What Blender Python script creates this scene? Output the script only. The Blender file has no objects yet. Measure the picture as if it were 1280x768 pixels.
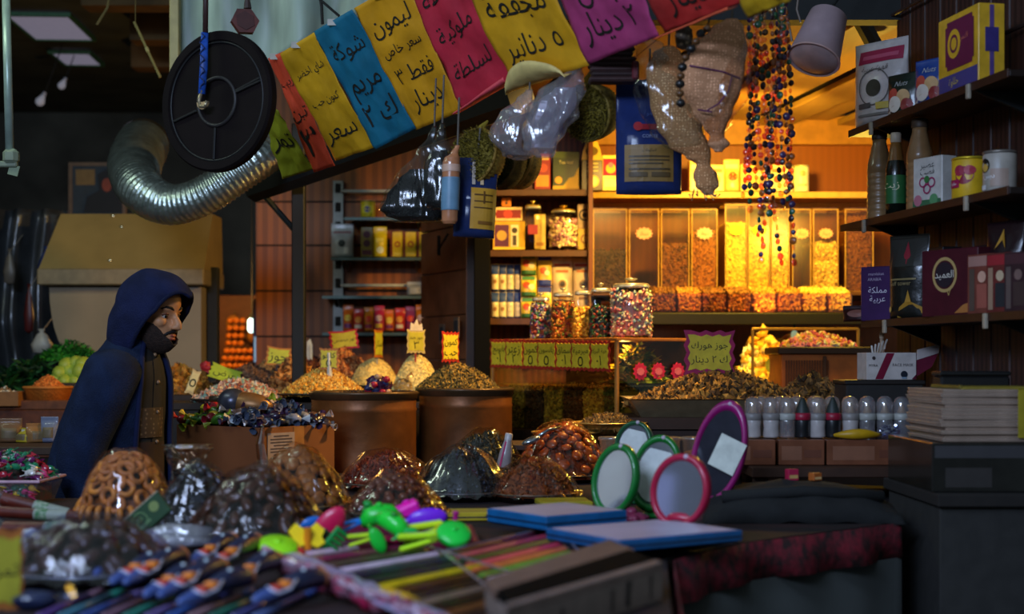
import bpy, bmesh, math, random
import numpy as np
from mathutils import Vector, Matrix, Euler, noise
PI = math.pi
S = bpy.context.scene
COL = S.collection
rnd = random.Random(7)

# ---------------------------------------------------------------- camera, world, lights, exposure
CZ, FP, HX, HY = 1.3, 1778.0, 640.0, 450.0
cam_d = bpy.data.cameras.new('camera')
cam_d.lens = 50.0
cam_d.sensor_width = 36.0
cam_d.shift_y = (HY - 384.0) / 1280.0
cam_d.clip_start = 0.05
cam_d.dof.use_dof = True
cam_d.dof.focus_distance = 4.6
cam_d.dof.aperture_fstop = 2.2
cam = bpy.data.objects.new('camera', cam_d)
COL.objects.link(cam)
cam.location = (0, 0, CZ)
cam.rotation_euler = (PI / 2, 0, 0)
S.camera = cam

w = bpy.data.worlds.new('night')
S.world = w
w.use_nodes = True
w.node_tree.nodes['Background'].inputs[0].default_value = (0.62, 0.8, 0.9, 1)
w.node_tree.nodes['Background'].inputs[1].default_value = 0.22
S.view_settings.view_transform = 'Standard'
S.view_settings.look = 'None'
S.view_settings.exposure = 0.0
S.view_settings.gamma = 1.0
S.view_settings.use_curve_mapping = False
S.cycles.max_bounces = 7
S.cycles.transparent_max_bounces = 24
S.cycles.diffuse_bounces = 3
S.cycles.glossy_bounces = 3
S.cycles.sample_clamp_indirect = 4.0
S.cycles.use_denoising = True
S.cycles.caustics_reflective = False
S.cycles.caustics_refractive = False


def lamp(name, kind, loc, power, col, size=0.1, size_y=None, aim=None, spot=None):
    d = bpy.data.lights.new(name, kind)
    d.energy = power
    d.color = col
    if kind == 'AREA':
        d.size = size
        if size_y:
            d.shape = 'RECTANGLE'
            d.size_y = size_y
    else:
        d.shadow_soft_size = size
    if kind == 'SPOT':
        d.spot_size = math.radians(spot)
        d.spot_blend = 0.6
    o = bpy.data.objects.new(name, d)
    COL.objects.link(o)
    o.location = loc
    if aim:
        o.rotation_euler = (Vector(aim) - Vector(loc)).to_track_quat('-Z', 'Y').to_euler()
    return o


WARM = (1.0, 0.65, 0.08)
# warm bulbs of the shop (in front of the shelves, under the boarded ceiling)
lamp('shop_bulb_light', 'SPOT', (1.04, 5.9, 2.25), 92, WARM, 0.06, aim=(1.0, 7.0, 1.7), spot=150)
lamp('shop_bulb_light', 'POINT', (1.386, 5.6, 1.95), 17, WARM, 0.06)
lamp('cabinet_light', 'POINT', (.447, 5.595, 1.33), 3.0, (1, .6, .18), 0.02)
lamp('counter_bulb_light', 'POINT', (1.12, 6.3, 1.53), 12, (1, .55, .12), 0.03)
lamp('awning_spot_light', 'SPOT', (0.5, 5.25, 2.32), 130, (1, .6, .16), 0.06, aim=(-.4, 5.85, 1.0), spot=130)
# cool tubes over the street behind the viewer and left aisle, plus added foreground fill
lamp('street_tube_light', 'AREA', (-1.5, -1.0, 3.0), 112, (0.52, 0.68, 1.0), 1.6, 0.5, aim=(-0.3, 4.0, 1.2))
lamp('foreground_fill_light', 'AREA', (-1.3, 1.5, 2.7), 26, (0.55, 0.68, 1.0), 1.4, 0.45, aim=(-.3, 3.0, .9))  # unseen fill, added to brighten the foreground goods and their films
lamp('aisle_tube_light', 'AREA', (-2.3, 4.2, 3.1), 10, (0.8, 1.0, 0.8), 1.3, 0.12, aim=(-1.6, 5.6, 1.4))
lamp('fruit_stall_light', 'POINT', (-1.66, 8.0, 1.7), 15, (1, .5, .12), 0.05)
lamp('hood_spot_light', 'SPOT', (-2.9, 5.2, 2.75), 24, (1, .8, .4), 0.05, aim=(-1.95, 7.0, 1.8), spot=40)


# ---------------------------------------------------------------- helpers
def at(px, py, Y):
    return Vector(((px - HX) * Y / FP, Y, CZ - (py - HY) * Y / FP))


def onz(px, py, z):
    Y = (CZ - z) * FP / (py - HY)
    return Vector(((px - HX) * Y / FP, Y, z))


def lin(c):
    if isinstance(c, str):
        c = tuple(int(c[i:i + 2], 16) for i in (0, 2, 4))
    return tuple((x / 255 / 12.92) if x / 255 <= .04045 else ((x / 255 + .055) / 1.055) ** 2.4 for x in c) + (1.0,)


MATS = {}


def M(col, rough=.6, metal=0.0, var=.12, vs=25, bump=0.0, bs=60, coat=0.0, emis=0.0, col2=None, tex='noise', spec=.4, stretch=None, name=None):
    key = (str(col), rough, metal, var, vs, bump, bs, coat, emis, str(col2), tex, spec, stretch)
    if key in MATS:
        return MATS[key]
    m = bpy.data.materials.new(name or 'surface')
    m.use_nodes = True
    nt = m.node_tree
    N, L = nt.nodes, nt.links
    b = N['Principled BSDF']
    b.inputs['Roughness'].default_value = rough
    b.inputs['Metallic'].default_value = metal
    b.inputs['Specular IOR Level'].default_value = spec
    b.inputs['Coat Weight'].default_value = coat
    b.inputs['Coat Roughness'].default_value = .12
    c1 = lin(col)
    tc = N.new('ShaderNodeTexCoord')
    mp = N.new('ShaderNodeMapping')
    if stretch:
        mp.inputs['Scale'].default_value = stretch
    L.new(tc.outputs['Object'], mp.inputs[0])
    if tex == 'wave':
        t = N.new('ShaderNodeTexWave')
        t.inputs['Scale'].default_value = vs
        t.inputs['Distortion'].default_value = 4
        t.inputs['Detail'].default_value = 2
        fac = t.outputs['Fac']
    elif tex == 'dots':
        t = N.new('ShaderNodeTexVoronoi')
        t.inputs['Scale'].default_value = vs
        t.inputs['Randomness'].default_value = .45
        fac = t.outputs['Distance']
    else:
        t = N.new('ShaderNodeTexNoise')
        t.inputs['Scale'].default_value = vs
        t.inputs['Detail'].default_value = 3
        fac = t.outputs['Fac']
    L.new(mp.outputs[0], t.inputs['Vector'])
    mx = N.new('ShaderNodeMix')
    mx.data_type = 'RGBA'
    if col2 is not None:
        ca, cb = c1, lin(col2)
    else:
        ca = tuple(x * (1 - var) for x in c1[:3]) + (1,)
        cb = tuple(min(1, x * (1 + var)) for x in c1[:3]) + (1,)
    rg = N.new('ShaderNodeMapRange')
    rg.inputs[1].default_value = .35 if tex != 'dots' else .16
    rg.inputs[2].default_value = .65 if tex != 'dots' else .34
    L.new(fac, rg.inputs[0])
    L.new(rg.outputs[0], mx.inputs[0])
    mx.inputs[6].default_value = ca
    mx.inputs[7].default_value = cb
    L.new(mx.outputs[2], b.inputs['Base Color'])
    if bump:
        t2 = N.new('ShaderNodeTexNoise')
        t2.inputs['Scale'].default_value = bs
        t2.inputs['Detail'].default_value = 3
        L.new(mp.outputs[0], t2.inputs['Vector'])
        bp = N.new('ShaderNodeBump')
        bp.inputs['Strength'].default_value = bump
        bp.inputs['Distance'].default_value = .01
        L.new(t2.outputs['Fac'], bp.inputs['Height'])
        L.new(bp.outputs[0], b.inputs['Normal'])
    if emis:
        b.inputs['Emission Color'].default_value = c1
        b.inputs['Emission Strength'].default_value = emis
    MATS[key] = m
    return m


def film(tint='ffffff', lo=.06, hi=.55, rough=.08, bump=.0, bs=30, milk=0.0, name='clear_plastic', stretch=None):
    key = ('film', tint, lo, hi, rough, bump, bs, milk, stretch)
    if key in MATS:
        return MATS[key]
    m = bpy.data.materials.new(name)
    m.use_nodes = True
    nt = m.node_tree
    N, L = nt.nodes, nt.links
    for n in list(N):
        N.remove(n)
    out = N.new('ShaderNodeOutputMaterial')
    tr = N.new('ShaderNodeBsdfTransparent')
    tr.inputs[0].default_value = lin(tint)
    gl = N.new('ShaderNodeBsdfGlossy')
    gl.inputs['Roughness'].default_value = rough
    gl.inputs[0].default_value = (1, 1, 1, 1)
    lw = N.new('ShaderNodeLayerWeight')
    lw.inputs[0].default_value = .35
    mr = N.new('ShaderNodeMapRange')
    mr.inputs[3].default_value = lo
    mr.inputs[4].default_value = hi
    pw = N.new('ShaderNodeMath')
    pw.operation = 'POWER'
    pw.inputs[1].default_value = 2.2
    L.new(lw.outputs['Facing'], pw.inputs[0])
    L.new(pw.outputs[0], mr.inputs[0])
    mix = N.new('ShaderNodeMixShader')
    L.new(mr.outputs[0], mix.inputs[0])
    L.new(tr.outputs[0], mix.inputs[1])
    L.new(gl.outputs[0], mix.inputs[2])
    last = mix
    if bump:
        tc = N.new('ShaderNodeTexCoord')
        mp = N.new('ShaderNodeMapping')
        if stretch:
            mp.inputs['Scale'].default_value = stretch
        L.new(tc.outputs['Object'], mp.inputs[0])
        t = N.new('ShaderNodeTexNoise')
        t.inputs['Scale'].default_value = bs
        t.inputs['Detail'].default_value = 2
        t.inputs['Distortion'].default_value = .6
        L.new(mp.outputs[0], t.inputs['Vector'])
        bp = N.new('ShaderNodeBump')
        bp.inputs['Strength'].default_value = bump
        bp.inputs['Distance'].default_value = .02
        L.new(t.outputs['Fac'], bp.inputs['Height'])
        L.new(bp.outputs[0], gl.inputs['Normal'])
        L.new(bp.outputs[0], lw.inputs['Normal'])
    if milk:
        df = N.new('ShaderNodeBsdfTranslucent')
        df.inputs[0].default_value = (.8, .8, .85, 1)
        d2 = N.new('ShaderNodeBsdfDiffuse')
        d2.inputs[0].default_value = (.8, .8, .85, 1)
        a = N.new('ShaderNodeMixShader')
        L.new(df.outputs[0], a.inputs[1])
        L.new(d2.outputs[0], a.inputs[2])
        mm = N.new('ShaderNodeMixShader')
        mm.inputs[0].default_value = milk
        L.new(mix.outputs[0], mm.inputs[1])
        L.new(a.outputs[0], mm.inputs[2])
        last = mm
    L.new(last.outputs[0], out.inputs[0])
    MATS[key] = m
    return m


class MB:
    def __init__(s):
        s.v, s.f, s.m, s.s = [], [], [], []

    def add(s, vf, m=0, X=None, smooth=False):
        vs, fs = vf
        o = len(s.v)
        if X is not None:
            s.v += [tuple(X @ Vector(p)) for p in vs]
        else:
            s.v += [tuple(p) for p in vs]
        s.f += [tuple(i + o for i in q) for q in fs]
        s.m += [m] * len(fs)
        s.s += [smooth] * len(fs)
        return s


def props(o, label=None, cat=None, group=None, kind=None):
    if label:
        o['label'] = label
    if cat:
        o['category'] = cat
    if group:
        o['group'] = group
    if kind:
        o['kind'] = kind
    return o


def build(name, mb, mats, parent=None, loc=None, rot=None, label=None, cat=None, group=None, kind=None, mods=None):
    if isinstance(mb, tuple):
        mb = MB().add(mb)
    me = bpy.data.meshes.new(name)
    me.from_pydata(mb.v, [], mb.f)
    if not isinstance(mats, (list, tuple)):
        mats = [mats]
    for q in mats:
        me.materials.append(q)
    me.polygons.foreach_set('material_index', mb.m)
    me.polygons.foreach_set('use_smooth', mb.s)
    me.update()
    o = bpy.data.objects.new(name, me)
    COL.objects.link(o)
    if parent is not None:
        o.parent = parent
    if loc is not None:
        o.location = loc
    if rot is not None:
        o.rotation_euler = rot
    for t, kw in (mods or []):
        q = o.modifiers.new(t.lower(), t)
        for k, val in kw.items():
            setattr(q, k, val)
    return props(o, label, cat, group, kind)


def thing(name, label, cat, loc=(0, 0, 0), rot=(0, 0, 0), group=None, kind=None):
    o = bpy.data.objects.new(name, None)
    COL.objects.link(o)
    o.empty_display_size = .05
    o.location = loc
    o.rotation_euler = rot if isinstance(rot, (tuple, list, Euler)) else (0, 0, rot)
    return props(o, label, cat, group, kind)


def dup(o, loc=None, rot=None, label=None, group=None, scale=None, parent=None):
    c = o.copy()
    COL.objects.link(c)
    if parent is not None:
        c.parent = parent
    if loc is not None:
        c.location = loc
    if rot is not None:
        c.rotation_euler = rot if isinstance(rot, (tuple, list)) else (0, 0, rot)
    if scale is not None:
        c.scale = (scale,) * 3 if not isinstance(scale, (tuple, list)) else scale
    if label:
        c['label'] = label
    if group:
        c['group'] = group
    for ch in [x for x in KIDS(o)]:
        dup(ch, parent=c)
    return c


def KIDS(o):
    return [x for x in COL.objects if x.parent == o]


def box(sx, sy, sz, c=(0, 0, 0), b=0.0):
    hx, hy, hz = sx / 2, sy / 2, sz / 2
    b = min(b, hx * .9, hy * .9, hz * .9)
    if b <= 0:
        v = [(c[0] + x * hx, c[1] + y * hy, c[2] + z * hz) for z in (-1, 1) for y in (-1, 1) for x in (-1, 1)]
        return v, [(0, 2, 3, 1), (4, 5, 7, 6), (0, 1, 5, 4), (2, 6, 7, 3), (0, 4, 6, 2), (1, 3, 7, 5)]
    v, idx = [], {}
    for x in (-1, 1):
        for y in (-1, 1):
            for z in (-1, 1):
                for a in range(3):
                    p = [x * (hx - b), y * (hy - b), z * (hz - b)]
                    p[a] = (x, y, z)[a] * (hx, hy, hz)[a]
                    idx[(x, y, z, a)] = len(v)
                    v.append((p[0] + c[0], p[1] + c[1], p[2] + c[2]))
    f = []

    def q(ids, n):
        p = [Vector(v[i]) - Vector(c) for i in ids]
        if (p[1] - p[0]).cross(p[2] - p[0]).dot(Vector(n)) < 0:
            ids = ids[::-1]
        f.append(tuple(ids))
    for a in range(3):
        o1, o2 = (a + 1) % 3, (a + 2) % 3
        for s in (-1, 1):
            ids = []
            for (s1, s2) in ((-1, -1), (1, -1), (1, 1), (-1, 1)):
                k = [0, 0, 0]
                k[a], k[o1], k[o2] = s, s1, s2
                ids.append(idx[(*k, a)])
            n = [0, 0, 0]
            n[a] = s
            q(ids, n)
        for s1 in (-1, 1):
            for s2 in (-1, 1):
                k0, k1 = [0, 0, 0], [0, 0, 0]
                k0[a], k1[a] = -1, 1
                k0[o1] = k1[o1] = s1
                k0[o2] = k1[o2] = s2
                n = [0, 0, 0]
                n[o1], n[o2] = s1, s2
                q([idx[(*k0, o1)], idx[(*k1, o1)], idx[(*k1, o2)], idx[(*k0, o2)]], n)
    for x in (-1, 1):
        for y in (-1, 1):
            for z in (-1, 1):
                q([idx[(x, y, z, 0)], idx[(x, y, z, 1)], idx[(x, y, z, 2)]], (x, y, z))
    return v, f


def lathe(prof, seg=24, sx=1.0, sy=1.0, fn=None):
    v, f, rows = [], [], []
    for r, z in prof:
        if r <= 1e-6:
            rows.append([len(v)])
            v.append((0, 0, z))
        else:
            row = []
            for i in range(seg):
                a = 2 * PI * i / seg
                k = fn(a, z) if fn else 1.0
                row.append(len(v))
                v.append((r * k * math.cos(a) * sx, r * k * math.sin(a) * sy, z))
            rows.append(row)
    for a, b in zip(rows, rows[1:]):
        for i in range(seg):
            j = (i + 1) % seg
            if len(a) == 1 and len(b) == 1:
                continue
            if len(a) == 1:
                f.append((a[0], b[j], b[i]))
            elif len(b) == 1:
                f.append((a[i], a[j], b[0]))
            else:
                f.append((a[i], a[j], b[j], b[i]))
    return v, f


def tube(pts, r, seg=10, cap=True, flat=1.0):
    pts = [Vector(p) for p in pts]
    n = len(pts)
    rs = r if isinstance(r, (list, tuple)) else [r] * n
    T = []
    for i in range(n):
        t = pts[min(i + 1, n - 1)] - pts[max(i - 1, 0)]
        T.append(t.normalized() if t.length > 1e-9 else Vector((0, 0, 1)))
    u = T[0].orthogonal().normalized()
    v, f = [], []
    for i in range(n):
        u = (u - T[i] * u.dot(T[i]))
        u = u.normalized() if u.length > 1e-6 else T[i].orthogonal().normalized()
        w_ = T[i].cross(u)
        for k in range(seg):
            a = 2 * PI * k / seg
            v.append(tuple(pts[i] + (u * math.cos(a) + w_ * math.sin(a) * flat) * rs[i]))
    for i in range(n - 1):
        for k in range(seg):
            j = (k + 1) % seg
            f.append((i * seg + k, i * seg + j, (i + 1) * seg + j, (i + 1) * seg + k))
    if cap:
        f.append(tuple(range(seg))[::-1])
        f.append(tuple((n - 1) * seg + k for k in range(seg)))
    return v, f


def prism(poly, t, holes=None):
    n = len(poly)
    v = [(x, y, -t / 2) for x, y in poly] + [(x, y, t / 2) for x, y in poly]
    f = [tuple(range(n))[::-1], tuple(range(n, 2 * n))]
    f += [(i, (i + 1) % n, n + (i + 1) % n, n + i) for i in range(n)]
    return v, f


def grid(fn, nu, nv, wrap=False):
    v = [tuple(fn(i / nu, j / nv)) for j in range(nv + 1) for i in range(nu + (0 if wrap else 1))]
    W = nu if wrap else nu + 1
    f = []
    for j in range(nv):
        for i in range(nu):
            k = (i + 1) % W
            f.append((j * W + i, j * W + k, (j + 1) * W + k, (j + 1) * W + i))
    return v, f


def ball(rx, ry, rz, seg=12, rings=8, lump=0.0, ls=2.0, seed=0, c=(0, 0, 0)):
    v, f = lathe([(math.sin(PI * i / rings), -math.cos(PI * i / rings)) for i in range(rings + 1)], seg)
    out = []
    for p in v:
        p = Vector(p)
        k = 1 + lump * noise.noise(p * ls + Vector((seed * 3.1, seed * 1.7, seed))) if lump else 1
        out.append((p.x * rx * k + c[0], p.y * ry * k + c[1], p.z * rz * k + c[2]))
    return out, f


def torus(R, r, seg=20, rs=8, sx=1, sy=1, flat=1):
    v, f = [], []
    for i in range(seg):
        a = 2 * PI * i / seg
        for k in range(rs):
            b = 2 * PI * k / rs
            v.append(((R + r * math.cos(b)) * math.cos(a) * sx, (R + r * math.cos(b)) * math.sin(a) * sy, r * math.sin(b) * flat))
    for i in range(seg):
        for k in range(rs):
            f.append((i * rs + k, ((i + 1) % seg) * rs + k, ((i + 1) % seg) * rs + (k + 1) % rs, i * rs + (k + 1) % rs))
    return v, f


def T(x=0, y=0, z=0, rx=0, ry=0, rz=0, s=1):
    m = Matrix.Translation((x, y, z)) @ Euler((rx, ry, rz)).to_matrix().to_4x4()
    if s != 1:
        m = m @ Matrix.Diagonal((s, s, s, 1) if not isinstance(s, (tuple, list)) else (*s, 1))
    return m


# ---- lettering (Arabic is joined here by hand into its presentation forms, right to left)
_AR = {}
_c = 0xFE8D
for _ch, _n in (('ا', 2), ('ب', 4), ('ة', 2), ('ت', 4), ('ث', 4), ('ج', 4), ('ح', 4), ('خ', 4), ('د', 2), ('ذ', 2), ('ر', 2), ('ز', 2), ('س', 4), ('ش', 4), ('ص', 4),
                ('ض', 4), ('ط', 4), ('ظ', 4), ('ع', 4), ('غ', 4), ('ف', 4), ('ق', 4), ('ك', 4), ('ل', 4), ('م', 4), ('ن', 4), ('ه', 4), ('و', 2), ('ى', 2), ('ي', 4)):
    _AR[_ch] = (_c, _n)
    _c += _n


def shape(t):
    if not any(ch in _AR or '\u0660' <= ch <= '\u0669' for ch in t):
        return t
    out = []
    for line in t.split('\n'):
        r = []
        for i, ch in enumerate(line):
            if ch not in _AR:
                r.append(ch)
                continue
            code, n = _AR[ch]
            pj = i > 0 and line[i - 1] in _AR and _AR[line[i - 1]][1] == 4
            nj = n == 4 and i + 1 < len(line) and line[i + 1] in _AR
            k = 1 if pj and not nj else 2 if nj and not pj else 3 if nj and pj else 0
            r.append(chr(code + k))
        s, buf = [], []
        for ch in reversed(r):
            s.append(ch)
        out.append(''.join(s))
    return '\n'.join(out)


_TX = {}


def text(body, size):
    """flat outlines of a line of writing, centred on the origin in x, y"""
    if body not in _TX:
        c = bpy.data.curves.new('writing', 'FONT')
        c.body = shape(body)
        c.align_x, c.align_y = 'CENTER', 'CENTER'
        c.resolution_u = 2
        o = bpy.data.objects.new('writing', c)
        COL.objects.link(o)
        dg = bpy.context.evaluated_depsgraph_get()
        me = o.evaluated_get(dg).to_mesh()
        v = [tuple(q.co) for q in me.vertices]
        f = [tuple(p.vertices) for p in me.polygons]
        bpy.data.objects.remove(o)
        bpy.data.curves.remove(c)
        _TX[body] = (v, f)
    v, f = _TX[body]
    return [(x * size, y * size, 0) for x, y, z in v], f


def starburst(r, n=14, k=.8, sx=1, sy=1):
    return [(math.cos(PI * i / n) * r * (1 if i % 2 == 0 else k) * sx, math.sin(PI * i / n) * r * (1 if i % 2 == 0 else k) * sy) for i in range(2 * n)]


def deco(root, items, front, w, h):
    """printed areas laid on the front of a pack; front(x, z) gives the pack's y there"""
    lift = .0006
    for it in items:
        k = it[0]
        ci = {'rect': 5, 'poly': 1, 'disc': 4, 'burst': 4, 'text': 5, 'ring': 5}[k]
        col = it[ci]
        it = (k, col) + it[1:ci] + it[ci + 1:]
        mb = MB()
        nm = {'rect': 'label_panel', 'disc': 'emblem', 'burst': 'emblem', 'text': 'lettering', 'ring': 'emblem_ring', 'poly': 'label_shape'}[k]
        if k == 'rect':
            u0, v0, u1, v1 = it[2:6]
            vf = grid(lambda a, b: ((u0 + (u1 - u0) * a - .5) * w, (v0 + (v1 - v0) * b) * h, 0), 8, 8)
        elif k == 'poly':
            vf = ([((u - .5) * w, v * h, 0) for u, v in it[2]], [tuple(range(len(it[2])))])
        elif k in ('disc', 'burst'):
            u, v_, r = it[2:5]
            asp = it[5] if len(it) > 5 else 1
            pts = starburst(r * w, 12, .78) if k == 'burst' else [(math.cos(2 * PI * i / 20) * r * w, math.sin(2 * PI * i / 20) * r * w * asp) for i in range(20)]
            n = len(pts)
            vf = ([((u - .5) * w, v_ * h, 0)] + [(x + (u - .5) * w, y + v_ * h, 0) for x, y in pts], [(0, i + 1, (i + 1) % n + 1) for i in range(n)])
        elif k == 'ring':
            u, v_, r, th = it[2:6]
            asp = it[6] if len(it) > 6 else 1
            n = 24
            vv = []
            for q in (r, r - th):
                vv += [(math.cos(2 * PI * i / n) * q * w + (u - .5) * w, math.sin(2 * PI * i / n) * q * w * asp + v_ * h, 0) for i in range(n)]
            vf = (vv, [(i, (i + 1) % n, n + (i + 1) % n, n + i) for i in range(n)])
        else:
            u, v_, sz, body = it[2:6]
            tv, tf = text(body, sz * w)
            ang = it[6] if len(it) > 6 else 0
            ca, sa = math.cos(ang), math.sin(ang)
            vf = ([(x * ca - y * sa + (u - .5) * w, x * sa + y * ca + v_ * h, 0) for x, y, z in tv], tf)
        vs = [(x, front(x, z) - lift, z) for x, z, _ in vf[0]]
        mb.add((vs, vf[1]))
        build(nm, mb, M(col, .45, var=.06), root)
        lift += .0005


def pack(name, label, cat, loc, rot, w, h, d, col, items=(), group=None, rough=.35, bev=.002, lid=None):
    r = thing(name, label, cat, loc, rot, group)
    build('carton', MB().add(box(w, d, h, (0, 0, h / 2), bev)), M(col, rough, coat=.2), r)
    deco(r, items, lambda x, z: -d / 2, w, h)
    if lid:
        build('lid', MB().add(box(w + .002, d + .002, .004, (0, 0, h + .002), .001)), M(lid, rough), r)
    return r


def pouch_vf(w, h, d, seed=0, top=.86, nz=22, nx=20):
    def prof(t):
        if t < .06:
            return .55 + .45 * (t / .06)
        if t < top * .55:
            return 1
        if t < top:
            q = (t - top * .55) / (top * .45)
            return 1 - (1 - .06) * (q * q * (3 - 2 * q))
        return .05

    def fr(x, z):
        t = min(max(z / h, 0), 1)
        u = min(1, abs(x) / (w / 2))
        return -d / 2 * prof(t) * (1 - u ** 3.2 * .96) * (1 + .12 * noise.noise(Vector((x * 22, z * 22, seed))))

    def fn(a, b):
        an = 2 * PI * a
        x = w / 2 * math.copysign(abs(math.cos(an)) ** .7, math.cos(an))
        z = b * h
        x *= 1 + .02 * noise.noise(Vector((z * 14, seed, 2 if x > 0 else 5)))
        y = fr(x, z)
        return (x, y if math.sin(an) < 0 else -y, z)
    v, f = grid(fn, nx, nz, True)
    n = len(v)
    f.append(tuple(range(nx))[::-1])
    f.append(tuple(range(n - nx, n)))
    return (v, f), fr


def pouch(name, label, cat, loc, rot, w, h, d, col, items=(), group=None, rough=.3, seed=0, top=.86):
    r = thing(name, label, cat, loc, rot, group)
    vf, fr = pouch_vf(w, h, d, seed, top)
    build('bag', MB().add(vf, smooth=True), M(col, rough, coat=.3, bump=.25, bs=35), r)
    deco(r, items, lambda x, z: fr(x, z) - .001, w, h)
    return r


def can(name, label, cat, loc, rot, R, h, col, items=(), group=None, lidc='c9b070'):
    r = thing(name, label, cat, loc, rot, group)
    build('can_body', MB().add(lathe([(0, 0), (R * .97, 0), (R, .003), (R, h - .003), (R * .97, h), (0, h)], 28), smooth=True), M(col, .35), r, mods=[('EDGE_SPLIT', {})])
    build('lid', MB().add(lathe([(0, h + .001), (R * 1.02, h + .001), (R * 1.02, h + .006), (R * .95, h + .008), (0, h + .006)], 28), smooth=True), M(lidc, .35, .6), r)
    deco(r, items, lambda x, z: -math.sqrt(max(R * R - x * x, 1e-9)), 2 * R, h)
    return r


def grain_set(points, normals, size, seed, elong=1.6, nm=3, kind='oct'):
    """many small grains baked as low polyhedra; returns an MB with nm material slots"""
    r = random.Random(seed)
    mb = MB()
    base = [(1, 0, 0), (-1, 0, 0), (0, 1, 0), (0, -1, 0), (0, 0, 1), (0, 0, -1)]
    fs = [(0, 2, 4), (2, 1, 4), (1, 3, 4), (3, 0, 4), (2, 0, 5), (1, 2, 5), (3, 1, 5), (0, 3, 5)]
    if kind == 'curl':
        pass
    for p in points:
        e = Euler((r.uniform(0, 6), r.uniform(0, 6), r.uniform(0, 6))).to_matrix()
        s = size * r.uniform(.7, 1.3)
        S3 = (s * elong, s, s * r.uniform(.5, .9))
        vs = [tuple(e @ Vector((b[0] * S3[0], b[1] * S3[1], b[2] * S3[2])) + p) for b in base]
        mb.add((vs, fs), r.randrange(nm), smooth=kind == 'smooth')
    return mb


def heap(name, label, cat, loc, rx, ry, h, cols, n=900, size=.006, seed=1, elong=1.6, power=1.35, group=None, rough=.7, lump=.06, kind='oct', parent=None, flat=0):
    """a mound of loose goods: one uncountable mass"""
    r = random.Random(seed)

    def z(x, y):
        q = math.sqrt((x / rx) ** 2 + (y / ry) ** 2)
        q = max(0, (q - flat) / (1 - flat))
        base = max(0, 1 - q ** power)
        return h * base * (1 + lump * 2 * noise.noise(Vector((x / rx * 2.2, y / ry * 2.2, seed))))
    pts = []
    while len(pts) < n:
        a, q = r.uniform(0, 2 * PI), math.sqrt(r.random()) * .995
        x, y = rx * q * math.cos(a), ry * q * math.sin(a)
        pts.append(Vector((x, y, max(z(x, y), size * .5))))
    mb = grain_set(pts, None, size, seed, elong, len(cols), kind)
    core = []
    rings, seg = 12, 28
    prof_v, prof_f = lathe([(1 - i / rings, 0) for i in range(rings + 1)], seg)
    core = [(x * rx, y * ry, max(0, z(x * rx, y * ry) - size * .3)) for x, y, _ in prof_v]
    mb.add((core, prof_f + [tuple(range(seg))[::-1]]), 0, smooth=True)
    return build(name, mb, [M(c, rough, var=.3, vs=80) for c in cols], parent, loc, label=label, cat=cat, group=group, kind='stuff')

# ================================================================ the setting
def struct(name, vf, mat, loc=None, rot=None, smooth=False):
    return build(name, vf if isinstance(vf, MB) else MB().add(vf, smooth=smooth), mat, None, loc, rot, kind='structure')


def span(x0, x1, y0, y1, z0, z1, b=0.0):
    return box(x1 - x0, y1 - y0, z1 - z0, ((x0 + x1) / 2, (y0 + y1) / 2, (z0 + z1) / 2), b)


dark = M('44433c', .8, var=.3, vs=6)
darkolive = M('2c2a1a', .8, var=.3, vs=4)
darkwood = M('4a2c1c', .5, var=.35, vs=9, tex='wave', stretch=(1, 1, .05), bump=.1)
redwood = M('5c2c18', .45, var=.3, vs=10, tex='wave', stretch=(1, 1, .06))
amberwood = M('8c4812', .5, var=.05, vs=9, tex='wave', stretch=(1, 1, .05))
plankwood = M('8e4e14', .5, var=.2, vs=6, tex='wave', stretch=(1, .3, .06), bump=.15)
black = M('1c1e1d', .7)
steel = M('6a6c68', .3, .9)
tin = M('9a9c9c', .35, .85, bump=.2, bs=20)
white = M('d8d6cf', .5)

struct('floor', span(-4.6, 3.0, .6, 11.6, -.05, 0), M('3a3732', .8, var=.3, vs=5))
struct('wall_back', span(-4.6, 2.4, 11.5, 11.6, 0, 3.4), M('4a4c44', .9, var=.4, vs=2))
struct('wall_left', span(-4.7, -4.6, 4.8, 11.6, 0, 3.4), dark)
struct('ceiling', span(-4.6, .1, 5.2, 11.6, 3.3, 3.38), M('40463c', .9, var=.3, vs=3))
for i, (y, z) in enumerate(((7.4, 3.2), (8.1, 3.18), (8.8, 3.16), (9.6, 3.14), (10.4, 3.1))):
    struct('trim_beam', span(-2.3, -.1, y, y + .16, z - .05, z + .1), M('5a4424', .8, var=.3, vs=6), rot=(0, 0, rnd.uniform(-.02, .02)))
struct('wall_shop', span(.34, 2.3, 7.05, 7.13, 0, 2.5), amberwood)
struct('trim_partition', span(.345, .366, 6.42, 7.05, 0, 2.4), redwood)
struct('wall_shelves', span(-.14, .345, 6.72, 6.8, 0, 2.5), redwood)
struct('wall_planks', span(-1.35, -.3, 7.5, 7.58, 0, 2.9), plankwood)
for z in (1.42, 1.66, 1.9, 2.13):
    struct('trim_groove', span(-1.35, -.3, 7.492, 7.502, z, z + .008), M('2a1c12', .8), rot=(0, 0, 0))
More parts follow.
